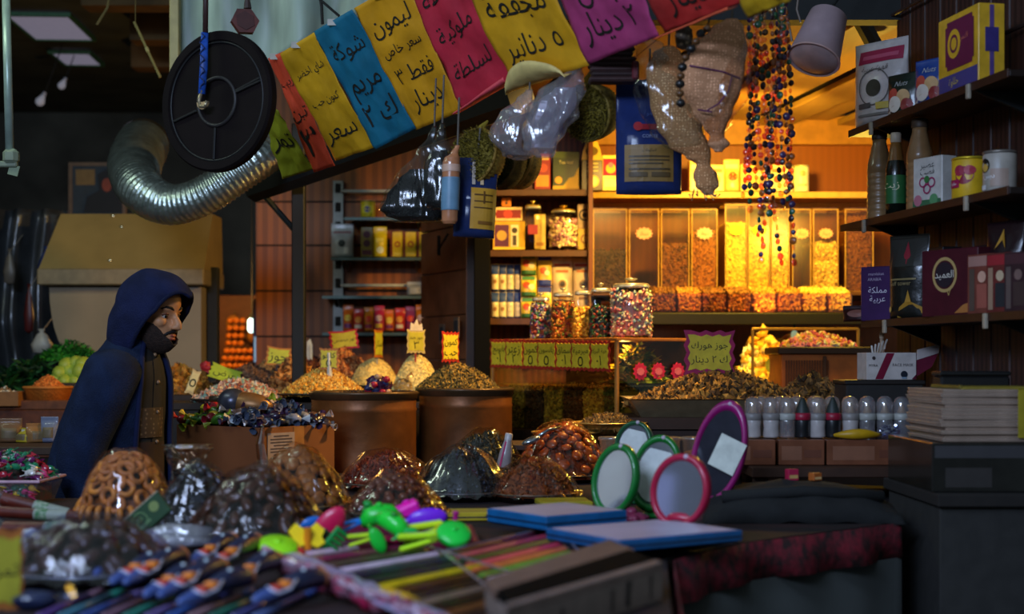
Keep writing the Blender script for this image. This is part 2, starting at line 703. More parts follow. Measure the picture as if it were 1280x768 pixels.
# side panel of the planked pillar, running back to the left
a, b = at(526, 0, 6.75), at(584, 0, 6.25)
ang = math.atan2(b.y - a.y, b.x - a.x)
ln = (b - a).xy.length
mb = MB()
z = .5
while z < 2.5:
    mb.add(box(ln, .06, .196, (ln / 2, .03, z + .1), .004))
    z += .2
struct('wall_pillar', mb, M('7c5038', .3, var=.35, vs=7, bump=.3, bs=12, coat=.4), (a.x, a.y, 0), (0, 0, ang))
struct('trim_post', span(-.2, -.155, 6.2, 6.3, 0, 2.5), M('3e2410', .5, var=.3, vs=8))
struct('trim_pillar', span(-.165, -.095, 6.15, 6.25, 0, 2.6, .004), M('040404', .7, spec=.1))
struct('trim_mast', span(-.93, -.876, 6.0, 6.06, 0, 2.3, .004), M('0b0c0b', .6))
struct('trim_brace', tube([at(320, 233, 6.05), at(370, 290, 6.05)], .013, 8), black)
struct('trim_rafter', tube([at(318, 236, 6.1), at(650, 116, 5.1)], [.06, .08], 8), black)
struct('trim_upright', span(-1.48, -1.43, 6.9, 6.96, 0, 1.75, .003), black)
# boarded ceiling inside the shop: wide lapped boards running across
mb = MB()
for k in range(15):
    mb.add(box(.15, 2.5, .03, (0, 0, 0), .004), X=T(-.1 + .195 * k, 5.98, 2.465 + .03 * (k % 2), 0, .05, .172))
struct('ceiling_shop', mb, M('96703a', .55, var=.25, vs=9, stretch=(1, .12, 1)))
struct('trim_header', span(.34, 2.3, 6.99, 7.05, 2.36, 2.5), M('a8702c', .5))
struct('ceiling_slab', span(-.25, 2.6, 4.7, 7.2, 2.53, 2.57), M('2a2016', .8))
struct('trim_lintel', tube([at(1030, -60, 4.6), at(1096, 62, 5.0)], .03, 8), black)
struct('trim_fascia', span(-.05, 2.5, 4.6, 4.66, 2.6, 4.3), M('141210', .8))
struct('trim_girder', span(-.3, 2.5, 4.62, 4.7, 2.405, 2.62), black)
# right-hand shop wall, turned slightly toward the viewer
WA = math.atan2(1, -.174)


def wl(Y, off=0.0, z=0.0):
    """point on the line of the shelf fronts of the right wall; off runs into the wall"""
    return Vector((1.26 - .174 * (Y - 3.5) + off * .985, Y + off * .171, z))


def wy(px):
    return 1.869 / ((px - HX) / FP + .174)


p0, p1 = wl(2.9, .2), wl(4.62, .2)
mb = MB()
L_ = (p1 - p0).length
n = 17
for i in range(n):
    mb.add(box(L_ / n - .003, .05, 2.9, (L_ * (i + .5) / n, -.02, 1.45), .004))
struct('wall_right', mb, M('36201a', .5, var=.35, vs=12, tex='wave', stretch=(1, 1, .04)), p0, (0, 0, math.atan2(p1.y - p0.y, p1.x - p0.x)))
for z in (1.12, 1.62, 2.02, 2.2, 2.42):
    struct('trim_joint', tube([wl(2.9, .168, z), wl(4.6, .168, z)], .006, 6), M('2c1a14', .7))

# ================================================================ dark hall on the left
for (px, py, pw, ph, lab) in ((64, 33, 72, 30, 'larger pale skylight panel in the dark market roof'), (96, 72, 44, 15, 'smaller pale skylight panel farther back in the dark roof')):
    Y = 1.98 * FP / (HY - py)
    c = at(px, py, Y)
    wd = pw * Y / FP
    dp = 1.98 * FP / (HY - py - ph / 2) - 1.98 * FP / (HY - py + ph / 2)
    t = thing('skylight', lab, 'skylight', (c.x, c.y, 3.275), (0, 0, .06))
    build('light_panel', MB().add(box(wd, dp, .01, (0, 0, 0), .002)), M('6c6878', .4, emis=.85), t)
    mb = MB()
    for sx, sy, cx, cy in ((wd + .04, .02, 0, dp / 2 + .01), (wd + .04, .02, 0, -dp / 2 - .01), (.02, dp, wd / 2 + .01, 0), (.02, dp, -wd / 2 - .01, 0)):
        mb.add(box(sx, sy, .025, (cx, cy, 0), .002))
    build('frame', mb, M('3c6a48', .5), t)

t = thing('hanging_pole', 'pale green metal pole hanging down at the left edge with end bracket', 'pole', at(12, 190, 4.6))
build('rod', MB().add(tube([(0, 0, 0), (-.012, 0, .52)], .0135, 14), smooth=True), M('93a596', .35, .3), t)
build('bracket', MB().add(box(.05, .04, .05, (.005, 0, -.015), .012)).add(box(.075, .02, .02, (-.012, 0, -.04), .004)), M('77806a', .5), t)
p = at(17, 213, 4.6)
t = thing('hanging_tag', 'small greenish card tag dangling under the pale pole', 'tag', p, (0, .25, 0))
build('card', MB().add(box(.034, .003, .034, (0, 0, 0), .001)), M('7d8a6c', .6), t)
build('string', MB().add(tube([(0, 0, .017), (-.008, 0, .045)], .002, 6)), M('a06a50', .6), t)
for i, (px, py, Y, r, lab) in enumerate(((50, 127, 9.0, .03, 'lower of two faintly glowing white bulbs far back in the dark hall'), (77, 107, 9.2, .026, 'upper of two faintly glowing white bulbs far back in the dark hall'))):
    t = thing('hanging_bulb', lab, 'bulb', at(px, py, Y), (0, .5, 0))
    build('glass', MB().add(lathe([(0, -r), (r * .7, -r * .7), (r, 0), (r * .6, r), (r * .4, r * 1.5), (0, r * 1.5)], 14), smooth=True), M('b9bac6', .4, emis=.18), t)  # faint glow put into the glass of these switched-off bulbs
    build('cap', MB().add(lathe([(r * .42, r * 1.4), (r * .42, r * 2.2), (0, r * 2.3)], 12)), M('cfd0d8', .4), t)
    build('cable', MB().add(tube([(0, 0, r * 2.2), (-.05, 0, .4)], .004, 6)), black, t)
t = thing('hanging_stick', 'thin bamboo stick slanting down in the dark roof space', 'stick', at(184, 62, 6.0))
build('cane', MB().add(tube([Vector((-.055, 0, .117)), Vector((0, 0, 0)), Vector((.055, 0, -.117))], .006, 8)), M('8a7c44', .5), t)
build('twine', MB().add(tube([(-.05, 0, .11), (-.05, 0, .75)], .002, 5)), M('6a5a30', .7), t)
build('node', MB().add(tube([(-.004, 0, .009), (.004, 0, -.009)], .008, 8)), M('a79a60', .5), t)
build('hanging_rope', MB().add(tube([at(140, -20, 6.1), at(134, 10, 6.1), at(121, 31, 6.1)], .006, 8)), M('6a5a30', .7), label='short slack rope hanging from the roof above the skylights', cat='rope')

# framed portrait poster
t = thing('wall_poster', 'dim framed picture of a dark-haired figure behind the silver duct', 'poster', at(122, 238, 8.2))
build('frame', MB().add(box(.33, .02, .02, (0, 0, .15))).add(box(.33, .02, .02, (0, 0, -.15))).add(box(.02, .02, .28, (-.155, 0, 0))).add(box(.02, .02, .28, (.155, 0, 0))), M('5a4a38', .5), t)
build('print', MB().add(box(.29, .008, .28)), M('22303c', .6), t)
build('print_patch', MB().add(box(.11, .003, .09, (-.07, -.006, .075))), M('6c5a34', .6), t)
build('print_figure', MB().add(prism([(-.1, -.13), (.14, -.13), (.14, -.03), (.07, .0), (.08, .09), (.03, .12), (-.02, .09), (-.01, .0), (-.08, -.04)], .003), X=T(.02, -.006, 0, PI / 2)), M('0e1014', .6), t)
build('print_face', MB().add(prism([(math.cos(i * .52) * .028, math.sin(i * .52) * .04) for i in range(12)], .003), X=T(.055, -.009, .03, PI / 2)), M('7a3a28', .6), t)

# extractor hood: slanted box top over a rounded drum
Y = 7.0
u = Y / FP
t = thing('extractor_hood', 'big beige metal hood with slanted top behind the hooded man', 'hood', at(169, 470, Y))
W = 196 * u


def hz(py):
    return (470 - py) * u


mb = MB()
mb.add(([(-.36, -.02, hz(268)), (.385, -.02, hz(268)), (.385, .2, hz(268)), (-.36, .2, hz(268)), (-.39, -.26, hz(341)), (.395, -.26, hz(341)), (.39, .2, hz(341)), (-.39, .2, hz(341))],
        [(0, 1, 2, 3), (4, 5, 1, 0), (5, 6, 2, 1), (6, 7, 3, 2), (7, 4, 0, 3), (7, 6, 5, 4)]))
build('slanted_top', mb, M('8c784a', .45, .15, var=.1, vs=5), t)
build('rim', MB().add(box(.79, .48, 20 * u, (.0, -.03, hz(350)), .006)), M('7c6c50', .5, .1), t)
prof = [(-.355, hz(361)), (.385, hz(361)), (.385, hz(520)), (-.05, hz(520))]
arc = [(-.21 + .0 * i - .145 * math.cos(i / 8 * PI / 2) + .0, hz(361) - .36 * math.sin(i / 8 * PI / 2)) for i in range(9)]
poly = [(.37, hz(361)), (.37, hz(530)), (-.14, hz(530))] + arc[::-1]
build('drum', MB().add(prism(poly, .36), X=T(0, -.03, 0, PI / 2)), M('84745c', .5, .1, var=.1, vs=4, bump=.05, bs=12), t)
mb = MB()
for px, py in ((144, 271), (158, 286), (154, 330)):
    mb.add(ball(.009, .006, .009), X=T((px - 169) * u, -.02 - (py - 268) / 73 * .24 - .004, hz(py)), smooth=True)
build('screw_head', mb, M('e8e2c8', .2, .9), t)

# silver flexible duct
pts2 = [(178, 182, 6.45), (170, 200, 6.2), (168, 218, 6.0), (176, 236, 5.86), (192, 249, 5.8), (215, 256, 5.76), (243, 250, 5.72), (270, 236, 5.7), (296, 218, 5.7), (322, 200, 5.72), (352, 178, 5.8)]
ctrl = [at(*q) for q in pts2]
fine = []
for i in range(len(ctrl) - 1):
    p_0, p_1, p_2, p_3 = ctrl[max(i - 1, 0)], ctrl[i], ctrl[i + 1], ctrl[min(i + 2, len(ctrl) - 1)]
    for k in range(22):
        q = k / 22
        fine.append(.5 * ((2 * p_1) + (-p_0 + p_2) * q + (2 * p_0 - 5 * p_1 + 4 * p_2 - p_3) * q * q + (-p_0 + 3 * p_1 - 3 * p_2 + p_3) * q ** 3))
rad = []
d = 0
for i, p in enumerate(fine):
    if i:
        d += (p - fine[i - 1]).length
    base = .112 - .036 * min(1, max(0, d - .35) / .6)
    rad.append(base * (1 + .045 * math.sin(d * 2 * PI / .021)) * (1 + .03 * noise.noise(Vector((d * 9, 0, 0)))))
t = thing('flexible_duct', 'silver ribbed flexible air duct curling down over the hood', 'duct', ctrl[4])
build('foil_hose', MB().add(tube([p - ctrl[4] for p in fine], rad, 28), smooth=True), M('b9c4bc', .3, .9, bump=.35, bs=60, var=.2, vs=18), t)
e0 = fine[0] - ctrl[4]
build('end_collar', MB().add(tube([e0, e0 + (fine[0] - fine[3]).normalized() * .05], .115, 28)), steel, t)

# dark plastic curtain on the far left with odds and ends
def sheet_fn(a, b):
    p = at(-30 + 112 * a, 262 + 230 * b, 7.3)
    return (p.x, p.y + .05 * math.sin(a * 21 + 2 * math.sin(b * 3)) + .03 * noise.noise(Vector((a * 6, b * 4, 1))), p.z)


build('hanging_tarp', MB().add(grid(sheet_fn, 60, 20), smooth=True), M('35383c', .28, var=.4, vs=3, coat=.5), label='dark wrinkled plastic tarp hanging at the left behind the greens', cat='tarp', mods=[('SOLIDIFY', {'thickness': .004})])
for i, (px, py, Y, ww, hh, c, lab) in enumerate(((52, 428, 7.05, 26, 30, 'a5a29a', 'small white knotted bag hanging above the green herbs'), (36, 388, 7.1, 12, 60, '4a1414', 'dark red bag hanging against the plastic tarp'),
                                             (12, 335, 7.1, 16, 44, '55504a', 'grey crumpled bag hanging at the far left'), (58, 330, 7.1, 22, 40, '1a2c5c', 'navy bag hanging on the plastic tarp'), (67, 352, 7.0, 10, 20, 'b0a894', 'little white rag hanging by the hood rim'))):
    u = Y / FP
    t = thing('hanging_bag', lab, 'bag', at(px, py, Y))
    build('bag_body', MB().add(lathe([(0, -hh / 2 * u), (ww * .4 * u, -hh * .42 * u), (ww * .5 * u, -hh * .1 * u), (ww * .25 * u, hh * .3 * u), (ww * .08 * u, hh * .42 * u), (ww * .16 * u, hh * .55 * u), (0, hh * .5 * u)], 16, 1, .5, fn=lambda a, z: 1 + .12 * math.sin(a * 5 + z * 40)), smooth=True), M(c, .4), t)
    build('tie', MB().add(tube([(0, 0, hh * .45 * u), (.004, 7.33 - Y, hh * .5 * u + .12)], .003, 6)), M('807a70', .6), t)

# ---- greengrocer's stand at the far left
TZ = 1.13
t = thing('produce_stand', 'low wooden stand at far left carrying greens and baskets', 'stand', (-2.2, 6.35, 0))
build('stand_top', MB().add(box(1.15, .8, .04, (0, 0, TZ - .02), .004)), M('6a3a1c', .6, var=.3), t)
build('front_board', MB().add(box(1.15, .03, .2, (0, -.386, TZ - .14), .004)), M('5a2c14', .6, var=.3), t)
for x in (-.5, .5):
    for y in (-.33, .33):
        build('leg', MB().add(box(.05, .05, TZ - .04, (x, y, (TZ - .04) / 2), .003)), M('4a2a18', .7), t)


def leaf_mass(name, label, loc, rx, ry, h, cols, n, size, seed):
    r = random.Random(seed)
    mb = MB()
    lf = [(0, 0, 0), (.5, .22, .08), (1, 0, 0), (.5, -.22, .08)]
    for i in range(n):
        a, q = r.uniform(0, 2 * PI), math.sqrt(r.random())
        x, y = rx * q * math.cos(a), ry * q * math.sin(a)
        zz = h * (1 - q ** 1.6) * r.uniform(.75, 1.05)
        X = T(x, y, zz + .004, r.uniform(-.7, .7), r.uniform(-.9, .5), r.uniform(0, 6.3), size * r.uniform(.6, 1.4))
        mb.add((lf, [(0, 1, 2), (0, 2, 3)]), r.randrange(len(cols)), X)
    mb.add(([(x * rx, y * ry, (max(0, h * (1 - (x * x + y * y) ** .8)) * .8)) for x, y, _ in lathe([(1 - i / 6, 0) for i in range(7)], 20)[0]], lathe([(1 - i / 6, 0) for i in range(7)], 20)[1]), 0)
    return build(name, mb, [M(c, .6) for c in cols], None, loc, label=label, cat='greens', kind='stuff')


u = 6.6 / FP
t = thing('herb_tray', 'dark round tray under the heap of bright green herbs', 'tray', at(88, 456, 6.7), 0)
build('dish', MB().add(lathe([(0, 0), (.13, .0), (.16, .012), (.165, .016), (.15, .016), (0, .006)], 28), smooth=True), M('202820', .5), t)
build('pedestal', MB().add(lathe([(.05, -.155), (.04, -.02), (.05, 0)], 16)), M('202820', .5), t)
leaf_mass('herb_heap', 'heap of bright green chopped herbs at the far left', at(88, 454, 6.7), .15, .14, .09, ('2c7a22', '3f9a30', '1f5c1c'), 700, .03, 3)
leaf_mass('leafy_greens', 'dark green leafy bunches along the left stand', at(38, 497, 6.5) + Vector((0, 0, -.01)), .24, .2, .16, ('123a14', '1c5220', '0e2a10'), 900, .06, 4)
gv = build('guava', MB().add(ball(.036, .036, .041, 14, 9, .08, 1.5), smooth=True), M('a5b53c', .45, var=.2, vs=12), None, label='yellow-green guava heaped beside the leafy greens behind the man', cat='fruit', group='guavas heaped at the far left')
gpos = [(70, 473), (82, 474), (94, 473), (106, 472), (76, 463), (88, 462), (100, 461), (110, 462), (84, 453), (95, 452), (104, 452), (118, 470), (122, 460)]
for i, (px, py) in enumerate(gpos):
    Y = 6.35 - .05 * (py < 465) + rnd.uniform(-.02, .02) + .04 * ((470 - py) / 12)
    l = at(px, py + 4, Y)
    r_ = (rnd.uniform(0, 3), rnd.uniform(0, 3), 0)
    if i == 0:
        gv.location, gv.rotation_euler = l, r_
    else:
        dup(gv, l, r_)
t = thing('fruit_crate', 'low dark crate holding the yellow-green guavas', 'crate', at(96, 495, 6.36))
build('crate_side', MB().add(box(.26, .02, .06, (0, -.1, .03))).add(box(.26, .02, .06, (0, .1, .03))).add(box(.02, .2, .06, (-.12, 0, .03))).add(box(.02, .2, .06, (.12, 0, .03))), M('3a2a18', .7), t)
build('crate_floor', MB().add(box(.24, .2, .01, (0, 0, .005))), M('3a2a18', .7), t)
u = 6.05 / FP
t = thing('grain_basket', 'round orange basket of orange lentils left of the man', 'basket', at(60, 511, 6.05))
build('basket_wall', MB().add(lathe([(0, 0), (.085, 0), (.098, .085), (.102, .09), (.094, .09), (.082, .012), (0, .01)], 32), smooth=True), M('b4601c', .6, bump=.3, bs=90), t)
build('rim', MB().add(torus(.098, .006, 32), X=T(z=.09), smooth=True), M('c87428', .6), t)
heap('lentil_heap', 'mound of orange lentils in the orange basket', 'lentils', at(60, 511, 6.05) + Vector((0, 0, .07)), .09, .09, .07, ('d8762a', 'e88c38', 'b85c1c'), 700, .004, 5)
t = thing('wooden_tray', 'shallow wooden tray of pale sweets at the far left edge', 'tray', at(6, 507, 6.0))
build('tray_side', MB().add(box(.17, .012, .06, (0, -.08, .03))).add(box(.17, .012, .06, (0, .08, .03))).add(box(.012, .17, .06, (.08, 0, .03))).add(box(.012, .17, .06, (-.08, 0, .03))), M('8a5a2c', .6), t)
build('tray_floor', MB().add(box(.16, .16, .01, (0, 0, .006))), M('8a5a2c', .6), t)
heap('pale_sweets', 'pale sweets filling the wooden tray at the far left', 'sweets', at(6, 507, 6.0) + Vector((0, 0, .012)), .075, .075, .06, ('c8b898', '8a6a4a', 'd8ccb4'), 130, .012, 8, 1.2)

# lower shelf of packets in front of the stand
t = thing('side_table', 'low dark table at far left in front of the greens stand', 'table', (-1.98, 5.2, 0))
build('tabletop', MB().add(box(.9, .6, .03, (0, 0, .985), .004)), M('3a2618', .6), t)
for x in (-.4, .4):
    for y in (-.25, .25):
        build('leg', MB().add(box(.04, .04, .97, (x, y, .485), .003)), M('2a1a10', .7), t)
for (px, py, ww, hh, rz, c, lab) in ((12, 538, 30, 20, .2, '6a4a2c', 'brown paper packet lying at the far left edge'), (30, 543, 26, 8, -.4, 'b8a020', 'yellow packet lying on the dark side table'),
                                     (50, 540, 34, 14, .5, '8a6030', 'tan folded paper bag on the side table'), (40, 533, 26, 6, .1, 'b8b4a8', 'white folded paper on the side table behind the tan bag'),
                                     (62, 550, 22, 22, 0, '6a7088', 'grey clear plastic tub behind the sweets tub')):
    Y = 5.15
    u = Y / FP
    l = at(px, py, Y)
    l.z = 1.0
    pouch('paper_packet', lab, 'packet', l, rz, ww * u, hh * u + .03, .05, c, [('rect', .2, .2, .8, .6, '6a5a40')], rough=.6, seed=px)

# the other side of the street, seen only in the mirrors and films; glow panels are added
struct('wall_street', span(-5.2, 4.0, -4.1, -4.0, 0, 1.9), M('2a2a2e', .8, var=.3, vs=3))
struct('wall_aisle', span(-5.3, -5.2, -4.0, 3.4, 0, 2.7), M('34302c', .8, var=.3, vs=3))
for i, (y0, y1, za, zb_, c, e) in enumerate(((-.6, .5, 1.82, 2.2, 'a8a8d8', .5), (-.1, .25, 1.3, 1.66, '8890c8', .45), (2.35, 2.62, 1.35, 1.95, 'c8ccc8', .4), (2.7, 2.86, 1.2, 1.7, 'd0d4d0', .4))):
    struct('window_%d' % (i + 1), span(-5.2, -5.19, y0, y1, za, zb_), M(c, .4, emis=e, var=.3, vs=5))  # glowing panels placed where mirror rays land, added for pale reflections

# ================================================================ shelves of the shop
def board(name, label, vf, mat, cat='shelf'):
    return build(name, MB().add(vf), mat, label=label, cat=cat)


greenglass = film('b8d8c0', .15, .6, .05, name='shelf_glass')
YB = 7.3
for k, (py, px0) in enumerate(((272, 430), (322, 414), (370, 403), (416, 403))):
    a, b = at(px0, py, YB), at(536, py, YB)
    t = thing('wall_shelf', 'glass shelf on the planked back wall, %s' % ('top one with the single yellow can', 'second one with the yellow cartons', 'third one, nearly empty', 'lowest one with the snack bags')[k], 'shelf', ((a.x + b.x) / 2, YB, a.z))
    build('glass_plate', MB().add(box(b.x - a.x, .2, .012, (0, .09, -.008), .002)), M('6a7c70', .12, spec=.8, coat=.6), t)
    build('edge_strip', MB().add(box(b.x - a.x, .006, .016, (0, -.014, -.008), .001)), M('4a5a50', .35, .3), t)
    for s in (-.36, .36):
        build('bracket', MB().add(prism([(0, 0), (.19, 0), (.19, -.05)], .008), X=T(s * (b.x - a.x), -.01, -.016, PI / 2, 0, PI / 2)), steel, t)
r0, r1 = at(416, 440, 7.46), at(430, 226, 7.46)
t = thing('shelf_rail', 'slotted metal rail holding the glass shelves', 'rail', (r0.x + .028, 7.47, 0))
build('rail_strip', MB().add(box(.055, .03, r1.z - r0.z, (0, 0, (r0.z + r1.z) / 2), .002)), M('7a7c78', .45, .5), t)
for i in range(9):
    z = r0.z + .06 + i * (r1.z - r0.z - .1) / 8
    build('slot', MB().add(box(.03, .01, .05, (0, -.013, z), .002)), M('141414', .8), t)


for py, nm in ((239, 'upper thin pale rod across the glass shelves'), (357, 'lower thin pale rod across the glass shelves')):
    a, b = at(426, py, 7.42), at(534, py, 7.42)
    t = thing('wall_shelf_rod', nm, 'rod', (a + b) / 2)
    build('rod_bar', MB().add(tube([(-(b.x - a.x) / 2, 0, 0), ((b.x - a.x) / 2, 0, 0)], .008, 10), smooth=True), M('c0c4c0', .3), t)
    for s in (-.48, .48):
        build('rod_holder', MB().add(box(.016, .09, .016, (s * (b.x - a.x), .04, 0), .002)), steel, t)


def up(px0, px1, pyb, pyt, Y):
    c = at((px0 + px1) / 2, pyb, Y)
    return c, (px1 - px0) * Y / FP, (pyb - pyt) * Y / FP


def shelfpack(fn, px0, px1, pyb, pyt, Y, d, name, label, cat, col, items=(), rot=0, **kw):
    c, w_, h_ = up(px0, px1, pyb, pyt, Y)
    c.y += d / 2
    if fn is can:
        return can(name, label, cat, c, rot, w_ / 2, h_, col, items, **kw)
    return fn(name, label, cat, c, rot, w_, h_, d, col, items, **kw)


Yi = 7.33
shelfpack(can, 450, 468, 271, 252, Yi, .07, 'tin_can', 'single yellow can on the top glass shelf', 'can', 'd8c020', [('rect', .1, .25, .9, .75, 'f0e040'), ('disc', .5, .5, .22, '5a4a8a')])
shelfpack(pouch, 413, 441, 321, 279, Yi, .07, 'coffee_bag', 'silver white pouch with dark emblem on the second glass shelf', 'bag', 'c8ccd0', [('rect', .1, .72, .9, .76, 'a03040'), ('disc', .5, .4, .16, '2a3438'), ('rect', .6, .1, .8, .28, 'f4f4f4')])
shelfpack(pack, 451, 466, 321, 284, Yi, .06, 'food_carton', 'brown and yellow carton left of the yellow pouch on the second glass shelf', 'carton', '8a7420', [('disc', .5, .75, .3, '5a1a3a'), ('disc', .5, .45, .3, '4a1430'), ('rect', .1, .06, .9, .22, '5a1a30')])
shelfpack(pouch, 466, 483, 321, 283, Yi, .05, 'food_bag', 'yellow pouch with white spot between the cartons on the second glass shelf', 'bag', 'e0cc28', [('rect', .2, .5, .8, .62, 'f4e878'), ('disc', .55, .22, .26, 'e8f4f0')])
lab3 = ['first', 'second', 'last']
for i, (x0, x1) in enumerate(((488, 503), (504, 520), (521, 537))):
    shelfpack(pack, x0, x1, 321, 290, Yi, .06, 'food_carton', ('yellow carton with red emblem right beside the yellow pouch', 'middle one of the three yellow cartons with red emblem', 'yellow carton with red emblem half hidden by the pillar')[i], 'carton', 'e8cc22',
              [('rect', .0, .0, .18, 1, '7a2a20'), ('ring', .58, .5, .24, .1, 'b02a28'), ('rect', .3, .08, .85, .16, 'f4e060')], group='yellow cartons on the glass shelf')
shelfpack(pouch, 508, 530, 369, 352, Yi, .08, 'paper_bag', 'crumpled white bag lying on the third glass shelf', 'bag', 'b0b0b4', [], rough=.4)
sc = ('d86a24', 'c83a30', 'e08a28', 'b42a5a', 'd87030', 'c43434', '8a3a78', 'd87a20')
for i in range(8):
    x0 = 428 + i * 13
    shelfpack(pouch, x0, x0 + 13, 414, 381 + (i * 5) % 7, Yi - .02 * (i % 2), .06, 'snack_bag', ('orange snack bag at the left end of the lowest glass shelf', 'red snack bag second along the lowest glass shelf', 'yellow-orange snack bag third along the lowest glass shelf', 'magenta snack bag on the lowest glass shelf',
              'orange snack bag right of the magenta one', 'red snack bag right of the pair of orange bags', 'purple snack bag on the lowest glass shelf', 'amber snack bag beside the pillar')[i], 'snack', sc[i],
              [('disc', .5, .5, .32, ('f0d050', 'f0a040', 'e84030', 'e8c8d0')[i % 4]), ('rect', .15, .12, .85, .28, ('7a2a6a', 'e8d8c0', 'a02a50', 'f0c030')[i % 4])], seed=i, group='snack bags on the lowest glass shelf')
# small frames on the pillar
for i, (px, py) in enumerate(((553, 418), (571, 410))):
    Y = 6.42 if i == 0 else 6.3
    p = at(px, py, Y)
    t = thing('wall_picture_frame', ('dark little picture stuck on the pillar, nearer the sweets shelves', 'second little picture on the pillar beside the black post')[i], 'picture', p + Vector((0, -.03, 0)), (0, 0, ang))
    build('mount', MB().add(box(.06, .006, .09, (0, 0, 0), .001)), M('6a5a50', .3), t)
    build('picture_print', MB().add(box(.036, .003, .062, (0, -.004, 0))), M('20303a', .4), t)
t = thing('wall_hook', 'black forked hook on the pillar below the blue pouch', 'hook', at(549, 308, 6.48) + Vector((0, -.05, 0)))
build('plate', MB().add(box(.014, .03, .09, (0, .02, 0), .003)), black, t)
build('prong', MB().add(tube([(0, 0, -.02), (.02, -.03, .01), (.045, -.035, .05)], .005, 8)), black, t)

# ---- warm-lit shelf of packed goods
YS = 6.45
boards = []
for py, nm in ((239, 'top dark shelf board of the warm-lit packed goods'), (315, 'middle shelf board carrying jars and tea cartons'), (400, 'lowest shelf board under the sachets and white bags')):
    z = CZ + (HY - py) * YS / FP
    t = thing('wall_shelf', nm, 'shelf', (.105, YS + .12, z))
    build('shelf_plank', MB().add(box(.47, .26, .018, (0, 0, -.009), .002)), M('3a1c10', .5), t)
    build('edge_lip', MB().add(box(.47, .008, .03, (0, -.134, -.008), .002)), M('4a2814', .5), t)
Y1 = 6.5
G = 'packs on the warm-lit shelves'
shelfpack(pack, 652, 668, 237, 196, Y1 + .03, .06, 'tea_carton', 'dark brown carton behind the hanging loofahs on the top warm shelf', 'carton', '5a2a18', [('disc', .5, .6, .3, 'b8742a')], group=G)
shelfpack(pack, 668, 688, 237, 192, Y1, .07, 'tea_carton', 'red carton with golden picture on the top warm shelf', 'carton', '9a2418', [('rect', .1, .08, .9, .4, 'd8902a'), ('disc', .55, .6, .28, 'c8502a'), ('rect', .1, .82, .9, .92, 'e0b060')], group=G)
shelfpack(pack, 691, 724, 237, 190, Y1, .09, 'tea_carton', 'dark green carton with yellow leaves on the top warm shelf', 'carton', '2c3a10', [('rect', .0, .0, 1, .1, 'd8a020'), ('poly', 'e8b828', [(.35, .04), (.98, .04), (.98, .6), (.82, .35), (.6, .3)]), ('disc', .22, .25, .14, 'e8a030'), ('text', .5, .72, .17, 'Tea leaf', 'e8d890'), ('poly', '48541c', [(.0, .86), (1, .8), (1, 1), (0, 1)])], group=G)
r = shelfpack(pack, 727, 753, 238, 200, Y1 - .03, .08, 'gift_tin', 'olive box with gold rounded handle top on the top warm shelf', 'box', '5a4a1c', [('disc', .55, .3, .3, 'd8c070'), ('disc', .55, .3, .2, 'f4e8b0'), ('rect', .25, .62, .8, .66, 'd8c070'), ('rect', .25, .74, .8, .78, 'd8c070'), ('rect', .25, .86, .8, .9, 'd8c070')], group=G)
hW = 26 * Y1 / FP
build('handle_top', MB().add(prism([(-hW / 2, 0), (hW / 2, 0), (hW / 2 * .8, .05), (hW * .25, .085), (-hW * .25, .085), (-hW / 2 * .8, .05)], .07), X=T(0, 0, 38 * Y1 / FP, PI / 2)), M('d8b048', .4), r)
build('handle_window', MB().add(prism([(math.cos(i * PI / 8) * hW * .3, math.sin(i * PI / 8) * .022) for i in range(16)], .074), X=T(0, 0, 38 * Y1 / FP + .04, PI / 2)), M('6a5420', .4), r)
shelfpack(pack, 753, 774, 238, 194, Y1, .07, 'tea_carton', 'white and yellow carton with magenta square left of the big blue pouch', 'carton', 'f0dc70', [('rect', .05, .42, .95, .9, 'b8184c'), ('disc', .5, .62, .3, 'f0b848'), ('disc', .5, .72, .16, 'e87898'), ('rect', .1, .1, .9, .3, 'f8f0c0')], group=G)
# middle row
b1 = shelfpack(pack, 616, 656, 312, 277, Y1, .1, 'tea_carton', 'wide yellow carton with purple panel and figure at left of the middle warm shelf', 'carton', 'd8a838', [('rect', .06, .1, .5, .88, '5a2058'), ('disc', .28, .5, .16, 'c89a50'), ('rect', .56, .1, .8, .88, 'e8dcc0'), ('disc', .68, .68, .09, '3a3028'), ('rect', .62, .14, .74, .5, '4a4038'), ('rect', 0, 0, 1, .08, 'f0c848')], group=G)
shelfpack(pack, 617, 653, 276.4, 259, Y1, .08, 'tea_carton', 'flat white carton with red label lying on the wide yellow carton', 'carton', 'e8c890', [('rect', .1, .2, .95, .8, '8a1420'), ('disc', .5, .5, .16, 'c84038'), ('poly', '8a1420', [(.0, .5), (.12, .3), (.12, .7)])], group=G)
t = shelfpack(pack, 627, 639, 258, 247, Y1, .03, 'small_carton', 'tiny orange carton standing on top of the flat white carton', 'carton', 'd87a20', [('poly', '3a2410', [(.35, .2), (.5, .9), (.65, .2)])], group=G)
shelfpack(pack, 668, 682, 312, 268, Y1, .08, 'tea_carton', 'pale yellow tall carton behind the square stoppered jar', 'carton', 'f0cc60', [('rect', .15, .1, .85, .2, 'c88a30')], group=G)


